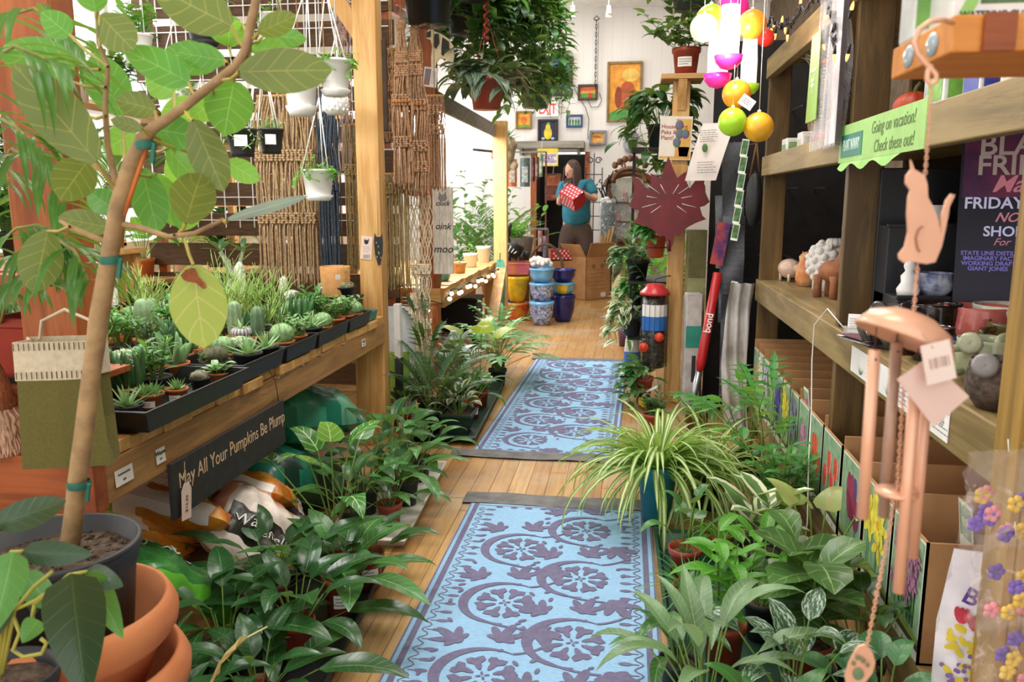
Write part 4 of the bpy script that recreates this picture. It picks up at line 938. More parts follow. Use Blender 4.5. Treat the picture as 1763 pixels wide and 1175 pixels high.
b = B(); b.lathe([(0, 0), (r_ * .9, 0), (r_ * 1.0, h_), (r_ * .92, h_), (r_ * .82, .01), (0, .01)], n=36); b.build('body', M_TERRO, t, bevel=.002); sticker(t, r_ * .97, h_ * .68, -1.05, .022, .022)
q = tp(300, 512); t = thing('stone_bowl', 'rough white stone bowl beside the pale agave', 'bowl', (-2.45, 3.2, ZT)); b = B(); b.lathe([(0, 0), (.06, 0), (.09, .04), (.1, .09), (.09, .09), (.07, .03), (0, .03)], n=24); b.build('body', M('#dedad2', .9, .12, 18, .8), t)
b = B()
for k in range(9): b.ball((.055 * math.cos(k * 2.4) * (k > 1), .055 * math.sin(k * 2.4) * (k > 1), .085), (.028, .024, .026), 8, 6)
b.build('pebbles', M('#cfc7bb', .8, .2, 30), t)
q = tp(402, 520); t = thing('potted_succulent', 'grey branching pachypodium trunk with few leaves in the back rank', 'plant', q, group=GT); b = B(); b.lathe(pot_prof(.06, .07, .05), n=20); b.build('pot', M_NURS, t)
b = B(); b.tube([(0, 0, .05), (.0, 0, .12), (.03, 0, .2), (.0, .01, .28), (-.03, 0, .33)], [.035, .03, .02, .015, .01], 10); b.tube([(.02, 0, .18), (.07, 0, .26), (.09, 0, .33)], [.016, .012, .008], 8); b.build('trunk', M('#9aa08f', .9, .2, 30, .3), t)
b = B(); [rosette(b, 9, (.08, .12), .3, w_obov, (5, 70), (10, 50), 0, h=(z, z), r0=.0) if False else [b.blade(arc((x, 0, z), a * .9, R(random.uniform(10, 60)), .1, R(40), 5), .03, w_obov, .2, 2) for a in range(7)] for x, z in ((-.03, .33), (.09, .33))]; b.build('foliage', [L_DEEP], t)
for i, (px, py, hh, lean, lab) in enumerate(((398, 555, .09, .15, 'tall white plant marker behind the ringed planter'), (470, 505, .07, .1, 'slim white plant marker among the cactus mounds'), (488, 500, .07, -.1, 'white plant marker leaning by the woolly cactus'), (572, 540, .075, -.06, 'wooden plant marker in the terracotta dish'), (327, 622, .08, .1, 'white printed plant marker beside the gasteria'))):
 q = tp(px, py); b = B(); b.prism([(-.007, 0), (.007, 0), (.0085, hh * .9), (.005, hh), (-.005, hh), (-.0085, hh * .9)], .0012, MX.Rotation(lean, 4, 'Y') @ frame((0, 0, 0), (.94, .3, 0), (0, 0, 1)))
 o_ = b.build('plant_marker', M_PINE if 'wood' in lab else M_WHITE); o_.location = q + V((0, 0, .0)); tag(o_, lab, 'marker')
q = tp(350, 500); t = thing('price_sign', 'white card sign on a short stake at the back of the bench', 'sign', q); b = B(); b.prism([(-.045, 0), (.045, 0), (.05, .035), (-.05, .035)], .002, frame((0, 0, .16), (.94, .3, 0), (0, 0, 1))); b.build('card', M_WHITE, t, bevel=.002); b = B(); b.bar((0, .002, 0), (0, .002, .17), .006); b.build('stake', M_PINEZ, t)
XS = XT + .004
def FXP(o): return frame(o, (0, 1, 0), (0, 0, 1))   # faces +x
t = thing('harvest_sign', 'black board lettered All Your Pumpkins Be Plump hanging on the bench front', 'sign', (XT + .013, 2.38, .478))
b = B(); b.box((0, 0, 0), (.014, .755, .165)); b.build('board', M('#2e2c2b', .75, .12, 30, .1), t, bevel=.003)
text(t, 'May All Your Pumpkins Be Plump', .064, FXP((.0075, .015, .02)), M('#dcb896', .7, 0), sx=.83)
b = B(); b.tube([(.004, .34, .08), (0, .33, .16), (-.01, .31, .2)], .0015, 5); b.build('hanger', M_IRON, t)
t = thing('price_tag', 'cream string tag tied to the left end of the black pumpkin sign', 'tag', (XT + .03, 2.05, .44))
b = B(); b.prism([(-.024, -.055), (.024, -.055), (.026, .03), (.012, .05), (-.012, .05), (-.026, .03)], .0012, FXP((0, 0, 0)) @ MX.Rotation(-.12, 4, 'Z')); b.build('card', M_PINKP, t); text(t, '$15.99', .018, FXP((.0012, 0, -.01)) @ MX.Rotation(PI / 2 - .2, 4, 'Z'), M('#8a5a3a', .7, 0)); b = B(); b.tube([(0, -.005, .04), (-.004, .01, .11)], .001, 4); b.build('string', M('#b89a70', .9, 0), t)
for (y, z, w, h, l1, l2, lab) in ((1.82, .592, .075, .042, 'Dr.Earth-Pot of Gold', '$24', 'white shelf label reading Pot of Gold on the bench rail'), (1.985, .592, .045, .042, 'Worm', '$12', 'small white shelf label above the string tag'), (3.74, .6, .055, .035, 'Cacti', 'all sizes', 'small white label near the far end of the bench rail')):
 t = thing('shelf_label', lab, 'label', (XT + .001, y, z)); b = B(); b.grid(lambda u, v: V((.0006 + .002 * (1 - v) ** 2, (u - .5) * w, (v - .5) * h)), 2, 6); b.build('card', M_PAPER, t)
 text(t, l1, w / len(l1) * 1.55, FXP((.0018, 0, h * .18)), M_INK, bold=.0002); text(t, l2, .008, FXP((.0022, 0, -h * .22)), M_INK)
t = thing('bench_post', 'pine post at the far corner of the potting bench', 'post', (-1.32, 4.16, 0)); b = B(); b.box((0, 0, 1.35), (.12, .1, 2.7)); b.build('post', M_PINEZ, t, bevel=.004); b = B(); b.bar((.0, -.0, 2.05), (-.3, 0, 2.5), .05, .08); b.build('brace', M_PINEZ, t, bevel=.003)
t = thing('overhead_beam', 'dark wooden beam crossing above the hanging plants', 'beam', (-1.9, 4.16, 2.7)); b = B(); b.box((.2, 0, .06), (1.9, .14, .12)); b.build('beam', M('#3a2a1f', .7, .2), t, bevel=.004)
b = B()
for k in range(6): b.box((-.7 + .28 * k, .0, .14), (.05, 3.4, .04))
b.build('joists', M_CEDX, t, bevel=.002)
t = thing('product_tag', 'pale pink product card with a barcode hanging on the pine post', 'tag', P(631, 427, y=4.107)); b = B(); b.prism([(-.03, -.06), (.03, -.06), (.03, .06), (-.03, .06)], .0015, FY((0, 0, 0)) @ MX.Rotation(-.1, 4, 'Z')); b.build('card', M_PINKP, t)
b = B(); b.ball((0, -.001, .03), (.012, .0012, .012), 10, 6); [b.prism([(-.012 + .02 * k, .035), (-.004 + .02 * k, .036), (-.008 + .02 * k, .05)], .002, FY((0, -.001, 0))) for k in (0, 1)]; b.build('cat_face', M_INK, t)
b = B(); [rect(b, FY((0, -.0012, 0)), -.02 + .004 * k, -.055, -.02 + .004 * k + random.uniform(.001, .003), -.035) for k in range(10)]; lines(b, FY((0, -.0012, 0)), -.02, .02, -.025, .01, 4, .0018); b.build('barcode', M_GREYINK, t)
t = thing('metal_cat_ornament', 'dark perforated metal cat ornament hanging beside the pine post', 'ornament', P(652, 428, y=4.106)); b = B(); b.prism([(-.02, .08), (-.012, .06), (.012, .06), (.02, .08), (.024, .03), (.02, -.03), (.006, -.085), (-.006, -.085), (-.02, -.03), (-.024, .03)], .004, FY((0, 0, 0))); b.build('body', M_IRON, t)
b = B(); [b.ball((random.uniform(-.012, .012), -.003, random.uniform(-.05, .04)), (.004, .001, .006), 8, 5) for _ in range(6)]; b.build('cutout', M('#8d8a80', .5, 0), t); b = B(); b.tube([(0, 0, .07), (0, 0, .35)], .001, 4); b.build('wire', M_STEEL, t)
t = thing('hanging_plank', 'dark weathered plank hanging from a nail beside the pine post', 'board', P(659, 148, y=4.35)); h = S(150, 4.35); b = B(); b.box((0, 0, 0), (.05, .03, h)); b.build('plank', M('#4b3a2c', .8, .2), t, bevel=.003); b = B(); b.tube([(0, 0, h / 2), (0, 0, h / 2 + .3)], .001, 4); b.build('wire', M_STEEL, t)
def hang(name, lab, px, rim, bot, wpx, apex, y, pm, fo, lm, dim=False, cords=True, saucer=True, sticky=None, group='hanging pots over the bench', rb=.72):
 c = P(px, bot, y=y); top = P(px, rim, y=y); r = S(wpx / 2, y); h = top.z - c.z
 t = thing(name, lab, 'plant', c, 0, group)
 b = B(); n = 28
 if dim: b.lathe([(0, 0), (r * .6, 0), (r * .9, h * .25), (r, h * .6), (r * .95, h), (r * .87, h), (r * .8, h * .3), (0, h * .3)], n=n)
 else: b.lathe([(0, 0), (r * rb, 0), (r * rb, h * .14), (r * rb * 1.02, h * .16), (r * .95, h * .92), (r * 1.0, h * .93), (r * 1.0, h), (r * .9, h), (r * .85, h * .8), (0, h * .8)], n=n)
 if dim:
  for i in range(4):
   for k in range(12): a = (k + .5 * (i % 2)) * PI / 6; zz = h * (.25 + .19 * i); b.ball((r * .93 * math.cos(a), r * .93 * math.sin(a), zz), (r * .1, r * .1, h * .09), 6, 5)
 po = b.build('pot', pm, t)
 b = B(); b.lathe([(r * .86, h * .84), (.001, h * .88)], n=12); b.build('soil', M_SOIL, po)
 if saucer: b = B(); b.lathe([(0, -h * .02), (r * rb * .9, -h * .02), (r * rb * 1.25, h * .16), (r * rb * 1.2, h * .17), (r * rb * .9, .002), (0, .002)], n=n); b.build('saucer', pm, t)
 b = B(); fo(b); b.xf(MX.Translation((0, 0, h * .86))); b.build('foliage', [lm, M_STEM], t)
 if cords:
  ap = P(apex[0], apex[1], y=y) - c
  for k in range(3):
   a = 2 * PI * k / 3 - .5; b = B(); b.tube([(r * .95 * math.cos(a), r * .95 * math.sin(a), h * .95), tuple(ap)], .0028, 5); b.build('cord', M_CORD, t)
  if ap.z + c.z < 2.72: b = B(); b.tube([tuple(ap), (ap.x, ap.y, 2.72 - c.z)], .0028, 5); b.build('hook', M_CORD, t)
 if sticky: sticker(po, r * .92, h * .55, -1.2, r * .8, h * .4, M_WHITE, txt=False)
 return t, r, h
SP = f_vine(8, (.03, .09), 8, (.022, .035), .8, w_oval, .06, .03, .04, crown=14)
a_, r_, h_ = hang('hanging_plant', 'white cord-hung pot with round trailing leaves, lowest of the white pots', 549, 292, 345, 58, (549, 168), 3.7, M_WHITE, f_vine(7, (.02, .1), 8, (.025, .036), .8, w_oval, .07, .03, .05, crown=16), L_BRIGHT)
hang('hanging_plant', 'white printed plastic pot with a wide saucer hanging left of the pine post', 578, 103, 165, 58, (560, -20), 3.5, M_WHITE, SP, L_BRIGHT)
hang('hanging_plant', 'white pot with pale succulent half hidden by the long ficus leaf', 520, 110, 198, 62, (528, -30), 3.45, M_WHITE, f_vine(9, (.05, .1), 9, (.025, .035), .5, w_lance, .07, .02, .05, crown=10), L_SUCB)
hang('hanging_plant', 'white dimpled ceramic pot hanging behind the wide saucer', 578, 165, 198, 46, (578, 60), 3.95, M_WHITE, f_haw(9, (.04, .06), .3), L_MID, dim=True, saucer=False)
hang('hanging_plant', 'left of two black pots holding chalky white succulents', 418, 222, 270, 56, (440, 100), 3.6, M_NURS, f_vine(8, (.03, .1), 10, (.018, .028), .35, w_lance, .065, .02, .03, crown=12), L_SUCB, saucer=False, sticky=True)
hang('hanging_plant', 'right of two black pots holding chalky white succulents', 468, 222, 265, 46, (452, 100), 3.75, M_NURS, f_bush(10, (.03, .07), 9, (.018, .026), .35, spread=.03), L_SUCB, saucer=False, sticky=True)
for i, (px, r0, b0, wp, y, fo, lm, pm_, lab) in enumerate(((300, 150, 195, 60, 4.0, SP, L_BRIGHT, M_WHITE, 'white cord-hung pot of lime leaves behind the upper ficus branch'), (238, 60, 105, 56, 4.1, f_bush(12, (.1, .2), 8, (.05, .08), .5, spread=.05), L_BRIGHT, M_WHITE, 'white cord-hung pot of bushy bright leaves, left of the ficus branch'), (352, 30, 80, 60, 4.25, f_heart(10, (.06, .14), (.08, .12), .7), L_MID, M_NURS, 'black cord-hung pot of heart leaves behind the top ficus leaves'), (345, 255, 300, 56, 4.3, f_vine(12, (.05, .2), 8, (.04, .06), .6, w_oval, .08, .05, .07), L_BRIGHT, M_WHITE, 'low white cord-hung pot with trailing leaves behind the ficus'), (470, 25, 75, 56, 4.2, SP, L_BRIGHT, M_WHITE, 'white cord-hung pot at the very top between ficus and post'))): hang('hanging_plant', lab, px, r0, b0, wp, (px, r0 - 120), y, pm_, fo, lm)
def macrame(name, lab, px, top, bot, wpx, y, mat, n0=26, knots=(.25, .5), loop=.03, grp='macrame hangings behind the bench', net=False, amp=.004, dep=.06, r=.0032, stick=True, to=2.7, taper=.25, bead=None):
 n = int(n0 * 1.35); kmax = max(knots); t_ = P(px, top, y=y); b_ = P(px, bot, y=y); H = t_.z - b_.z; w = S(wpx, y)
 t = thing(name, lab, 'macrame', t_, 0, grp)
 b = B(); ph = [random.random() * 6 for _ in range(n)]
 for i in range(n):
  u = (i / (n - 1) - .5); a = i * GA; pts = []; m = 34
  for k in range(m + 1):
   s_ = k / m; sp_ = min(1, taper + s_ * 1.6) if not net else .85 + .15 * math.sin(s_ * 9)
   kn = min((abs(s_ - q) for q in knots), default=1); sq = min(1, .5 + kn * 8)
   x = u * w * sp_ + (sq - 1) * .4 * (((i // 4) % 2) * 2 - 1) * .01
   x += amp * math.sin(s_ * 40 * (1 if net else .5) + ph[i] * (0 if net else 1) + (PI if (net and i % 2) else 0)) * (2.2 if net and s_ < .72 else (1 if s_ < kmax + .05 else .35))
   yy = dep * .5 * math.sin(a) * sp_ * sq + .003 * math.sin(s_ * 25 + ph[i])
   pts.append((x, yy, -H * s_ * random.uniform(.93, 1.0) if k == m else -H * s_))
  b.tube(pts, r * (1 if net else 1.2), 4, caps=False)
 b.build('strands', mat, t)
 for q in knots:
  b = B(); kk = max(3, n // 4); sp_ = min(1, taper + q * 1.6)
  for i in range(kk):
   x = ((i + .5) / kk - .5) * w * sp_
   for j in range(5): b.ball((x + random.uniform(-.004, .004), -dep * .42 * sp_, -H * q + .012 * (j - 2)), (w / kk * .38 + .002, .012, .009), 8, 5)
  b.build('knot_row', mat, t)
 if bead:
  b = B()
  for i in range(6): b.ball(((i / 5 - .5) * w * .8, -dep * .5, -H * bead), .011, 10, 8)
  b.build('beads', M('#b5733a', .5, .1), t)
 b = B()
 if stick: b.tube([(-w * .55 * max(taper, .4), 0, 0), (w * .55 * max(taper, .4), 0, 0)], .008, 8)
 else: b.ball((0, 0, -.01), (.03, .026, .035), 12, 8)
 if t_.z < to: b.tube([(0, 0, 0), (0, 0, to - t_.z)], .003, 5)
 b.build('hanger', M_PINEX if stick else mat, t)
 return t
JUTE = M('#b28b69', .95, .2, 60, .4); JUTED = M('#ab8e6a', .95, .2, 60, .4); CREAM = M('#e0d2b6', .95, .1, 60, .3); NAVY = M('#3d4856', .95, .2, 60, .3); TANM = M('#ad9668', .95, .15, 60, .3)
macrame('macrame_hanging', 'wide brown jute macrame with long fringe behind the black hanging pots', 487, 165, 500, 110, 4.35, JUTED, 46, (.3, .62), taper=.8, amp=.005, r=.0042)
macrame('macrame_hanging', 'second brown jute macrame overlapping the wide one on its right', 515, 120, 450, 60, 4.45, JUTE, 24, (.45, .68), taper=.7)
macrame('macrame_hanging', 'navy blue cord hanging below the lowest white pot', 560, 150, 480, 36, 4.2, NAVY, 22, (.5,), taper=.7, amp=.006)
macrame('macrame_hanging', 'pale olive fringe hanging right of the navy cords', 612, 215, 470, 42, 4.4, TANM, 22, (.3,), taper=.9)
macrame('macrame_hanging', 'pale knitted strip hanging between the white pots and the pine post', 588, 0, 300, 26, 4.4, M('#b89f96', .95, .1, 80, .3), 14, (.2, .4, .6), net=True)
macrame('macrame_hanging', 'brown plant hanger with tight spiral knots, left of its pair', 690, 40, 330, 34, 4.55, JUTE, 18, (.2, .28, .45, .7), stick=False, bead=.46, amp=.006, r=.0045)
macrame('macrame_hanging', 'brown plant hanger with tight spiral knots, right of its pair', 714, 48, 345, 40, 4.6, JUTE, 20, (.16, .24, .44, .68, .8), stick=False, bead=.44, amp=.006, r=.0045)
macrame('macrame_hanging', 'brown macrame owl with a round mirror eye beside the dark plank', 672, 85, 245, 34, 4.7, JUTE, 18, (.15, .4, .6, .85), taper=.9, amp=.008)
macrame('macrame_hanging', 'tan straight-fringed hanging below the brown plant hangers', 680, 300, 500, 46, 4.65, TANM, 26, (.12,), taper=.9)
macrame('macrame_hanging', 'long cream netted plant hanger reaching below bench height', 722, 330, 690, 40, 4.75, CREAM, 22, (.36, .62), net=True, amp=.006)
macrame('macrame_hanging', 'small brown macrame wall piece on a stick beside the cow', 748, 165, 330, 34, 4.9, JUTE, 16, (.15, .35), taper=.9)
ORD = ['nearest', 'second', 'third', 'fourth', 'fifth', 'sixth', 'seventh', 'eighth', 'ninth', 'tenth', 'eleventh', 'twelfth', 'thirteenth', 'fourteenth', 'fifteenth']
KINDS = [('pale rosette succulent', f_haw(22, (.06, .09), .2), L_SUCB, .045), ('fingered green succulent', f_stap(20, (.07, .13), .009, .035), L_SUCD, .045), ('woolly cactus mound', f_mounds(16, .014, .042), M('#9fb28c', .85, .2, 40), .05), ('bushy jade succulent', f_bush(12, (.06, .11), 10, (.02, .03), .55, spread=.03), L_SUCC, .045),
         ('spiky upright aloe', f_haw(16, (.1, .16), .14, (35, 86)), L_ALOE, .05), ('round spined cactus', f_ball(.045, 20, .9), M('#7da06c', .7, .2, 30), .05), ('lime green pencil plant', f_pencil(20, (.12, .24), .0028), L_PENCIL, .045), ('ribbed column cactus', f_column(.026, .15, 7), M('#7f9a74', .7, .15, 30), .04), ('green leafy cutting', f_bush(8, (.08, .15), 8, (.035, .055), .45, spread=.03), L_MID, .05)]
taken = [(o.location.x, o.location.y) for o in C.objects if o.get('category') in ('plant', 'planter', 'pot', 'bowl') and .6 < o.location.z < .75]
protos = {}
for row, x in enumerate((-1.3, -1.42, -1.56, -1.71, -1.87, -2.04, -2.22, -2.42, -2.62, -2.8)):
 n = 0
 for k in range(15):
  y = 1.93 + .142 * k + (.05 if row % 2 else 0)
  if y > 3.98 - (.1 if row < 2 else 0) or (row > 0 and y < 2.0) : continue
  if any((x - a) ** 2 + (y - c) ** 2 < .108 ** 2 for a, c in taken): n += 1; continue
  ki = (row * 5 + k * 4 + k * k) % 9
  if row == 0 and ki in (6, 4, 7): ki = (0, 2, 3)[k % 3]
  nm, fo, lm, r = KINDS[ki]; r *= .95
  lab = '%s, %s from the near end, %s row of the bench' % (nm, ORD[n], ('front', 'second', 'third', 'fourth', 'fifth', 'sixth', 'seventh', 'eighth', 'ninth', 'back')[row])
  n += 1; pm = ki % 2; z = ZT + (.007 if row < 2 else -.003)
  key = (ki, pm)
  if key not in protos: protos[key] = potted('potted_cactus' if 'cact' in nm else 'potted_succulent', lab, (x, y, z), r, .055, (M_NURS, M_TERRA)[pm], fo, lm, group=GT, rz=row + k)
  else: dup(protos[key], (x, y, z), row * 1.7 + k, lab, random.uniform(.85, 1.2))
def Hp(X, Y, h): return h / 2 * max(0, (1 - abs(X) ** 3) * (1 - abs(Y) ** 3)) ** .42
def bag(name, lab, loc, rot, w, l, h, mats, fn=None, txt=(), seed=0, cat='bag', group=None, wr=.012):
 rnd = random.Random(seed); ph = [rnd.random() * 6 for _ in range(6)]
 t = thing(name, lab, cat, loc, 0, group); t.rotation_euler = rot
 def hh(X, Y): return Hp(X, Y, h) + wr * (math.sin(X * 7 + ph[0] + Y * 3) * math.sin(Y * 9 + ph[1]) + .6 * math.sin(X * 15 + Y * 11 + ph[2])) * (1 - max(abs(X), abs(Y)) ** 6)
 b = B(); n = 22
 for sg in (1, -1):
  b.grid(lambda u, v: (lambda X, Y: V((X * w / 2 * (1 - .06 * Y * Y + .02 * math.sin(Y * 8 + ph[3])), Y * l / 2 * (1 - .06 * X * X + .02 * math.sin(X * 9 + ph[4])), sg * hh(X, Y) if sg > 0 else -hh(X, Y) * .8)))(u * 2 - 1, v * 2 - 1), n, n)
 if fn:
  for i, f in enumerate(b.f):
   q = sum((V(b.v[j]) for j in f), V()) / len(f); b.mi[i] = fn(q.x / (w / 2), q.y / (l / 2), q.z)
 o_ = b.build('sack', mats, t)
 for s_, size, x, y, a, m_ in txt:
  q = text(t, s_, size, MX.Translation((x * w / 2, y * l / 2, 0)) @ MX.Rotation(a, 4, 'Z'), m_, name='lettering', ext=0)
  for vv in q.data.vertices: vv.co.z = hh(vv.co.x / (w / 2), vv.co.y / (l / 2)) + .004
 return t
G1 = M('#146b55', .28, .12, 8); G2 = M('#2f8a6c', .25, .15, 6); G3 = M('#63a184', .25, .1, 6); BR_ = M('#8a6a4a', .5, .3, 12, col2='#c9a878'); DKG = M('#0d2f25', .3, .2)
TW = M('#f4f2ec', .5, 0)
tyc = -1.62
bag('soil_sack', 'large teal green soil sack lying on top under the bench end', (-1.57, 3.42, .33), (R(6), R(12), R(70)), .72, .58, .3, [G1, G2, G3, DKG], lambda X, Y, z: 2 if (z > .03 and .1 < X + .3 * Y < .75) else (3 if abs(X) > .93 else (1 if math.sin(X * 5 + Y * 4) > .2 else 0)), seed=3)
bag('soil_sack', 'lower dark green soil sack printed with a brown tree trunk', (-1.5, 3.05, .17), (R(8), R(22), R(80)), .66, .62, .26, [G1, G2, BR_, DKG], lambda X, Y, z: 2 if (z > 0 and abs(Y - .15 - X * .35) < .16) else (3 if (Y < -.5 and z > 0 and math.sin(X * 9) > .3) else 0), seed=5)
bag('soil_sack', 'green soil sack at the bottom of the pile under the bench', (-1.75, 3.5, .12), (0, 0, R(85)), .7, .6, .22, [G1, DKG], None, seed=8)
OR = M('#c8581f', .35, .25, 7, col2='#d9a52e'); WB = M('#efeae4', .35, .06); GRN = M('#74b03a', .35, .1); ORG = [OR, WB, GRN]
fnb = lambda X, Y, z: 2 if Y > .52 else (1 if .18 < Y <= .52 or abs(X) > .93 else 0)
bag('potting_mix_bag', 'orange and white plastic bag with a green band, left of two under the sign', (-1.48, 2.38, .25), (R(16), R(38), R(100)), .34, .5, .14, ORG, fnb, (('POTTING', .05, -.1, -.4, PI / 2, M('#7c2a10', .6, 0)),), seed=1)
bag('potting_mix_bag', 'orange and white plastic bag with a green band, right of two under the sign', (-1.42, 2.72, .21), (R(14), R(34), R(100)), .32, .46, .14, ORG, fnb, (('NATURAL', .05, -.1, -.4, PI / 2, M('#7c2a10', .6, 0)),), seed=2)
BKB = M('#242220', .35, .1); YE = M('#d9b32c', .5, 0)
w_ = bag('compost_bag', 'white crumpled bag with a black Wakefield label and yellow badge', (-1.22, 2.45, .165), (R(20), R(42), R(20)), .36, .34, .15, [M('#e4d6cd', .35, .1, 8), BKB, M('#c9927a', .4, .2, 8)], lambda X, Y, z: 1 if (z > .01 and -.75 < Y < .1 and -.7 < X < .75) else (2 if X < -.8 or Y > .75 else 0), (('Wakefield', .052, .0, -.28, .1, TW),), seed=4)
b = B(); b.grid(lambda u, v: V((.11 + .042 * v * math.cos(u * 2 * PI), -.08 + .042 * v * math.sin(u * 2 * PI), .086 + .0 * u)), 20, 2); bd = b.build('badge', YE, w_); bd.location.z = -.012
bag('compost_bag', 'second white and pink crumpled bag behind the Wakefield bag', (-1.3, 2.72, .14), (R(10), R(30), R(40)), .3, .3, .13, [M('#e2cfc4', .35, .1, 8), BKB], lambda X, Y, z: 1 if (z > .01 and Y < -.3) else 0, seed=14)
GR_ = M('#1f5a2c', .25, .25, 8, col2='#3f8a3a'); LIM = M('#5fae35', .3, .1); PUR = M('#2b2a6a', .35, .2)
bag('compost_bag', 'dark green bag lettered Organic Lobster slumped beside the terracotta pots', (-1.33, 2.0, .2), (R(12), R(40), R(75)), .44, .4, .2, [GR_, LIM, PUR], lambda X, Y, z: 1 if X > .8 or Y < -.8 else 0, (('ORGANIC', .055, .1, .22, PI + .1 - PI, M('#a9cfa0', .5, 0)), ('LOBSTER', .05, .1, -.1, .1, M('#e6f0e0', .5, 0))), seed=6)
bag('compost_bag', 'blue and purple bag with green top tucked under the bench rail', (-1.56, 1.98, .36), (R(20), R(50), R(85)), .3, .3, .14, [PUR, LIM], lambda X, Y, z: 1 if abs(X) > .7 else 0, seed=7)
bag('fertilizer_bag', 'flat red bag with a black panel lying on the floor under the bench', (-1.2, 2.16, .05), (R(4), R(10), R(15)), .34, .28, .08, [M('#b53322', .35, .1), BKB], lambda X, Y, z: 1 if (X > 0 and Y < 0 and z > 0) else 0, seed=9)
bag('potting_mix_bag', 'yellow and orange bag lying flat behind the upright bags', (-1.75, 2.55, .09), (0, 0, .4), .5, .5, .17, ORG, fnb, seed=11)
t = thing('checker_board', 'tall narrow board painted in black and white blocks behind the bench post', 'board', (-1.235, 4.3, 0)); hs = [0, .17, .3, .42, .72]; cs = [M_WHITE, BKB, M('#3a3b3f', .6, .1), M_WHITE]
for i in range(4): b = B(); b.box((0, 0, (hs[i] + hs[i + 1]) / 2), (.035, .05, hs[i + 1] - hs[i])); b.build('block', cs[i], t, bevel=.002)
t = thing('plastic_sack', 'clear white plastic sack with green printing standing behind the bench post', 'bag', (-1.33, 4.62, 0)); b = B(); b.grid(lambda u, v: V(((u - .5) * .2 * (1 - .25 * max(0, v - .8) * 5), -.05 * math.sin(PI * u) + .006 * math.sin(v * 20 + u * 9), v * .66)), 12, 14); b.grid(lambda u, v: V(((u - .5) * .2 * (1 - .25 * max(0, v - .8) * 5), .05 * math.sin(PI * u), v * .66)), 12, 14)
b.build('sack', M('#d9dfe0', .3, .08, 8), t); b = B(); b.grid(lambda u, v: V(((u - .5) * .15, -.055 * math.sin(PI * (.12 + u * .76)) - .004, .1 + v * .3)), 8, 4); b.build('printed_panel', M('#8fb04a', .4, .12), t)
potted('monstera', 'young monstera with split leaves beside the clear plastic sack', (-1.16, 4.62, 0), .06, .11, M_NURS, f_lobed(9, (.3, .58), (.14, .2), (68, 88), 30, 4), L_DEEP)
GF = 'plants on the floor along the bench'
tray('plant_tray', 'black tray under the dark peace lilies, nearest the camera on the left', (-.93, 2.02, .0), .34, 1.0, .05, M_TRAY, None, R(4))
tray('plant_tray', 'white tray along the rug under glossy green lilies', (-.96, 3.2, .0), .3, .9, .045, M('#d9d4cc', .5, .08), None, R(3))
tray('plant_tray', 'long dark green tray under the mixed plants past the rug tape', (-.97, 4.72, .0), .36, 1.3, .05, M('#1d3528', .45, .1), None, R(2))
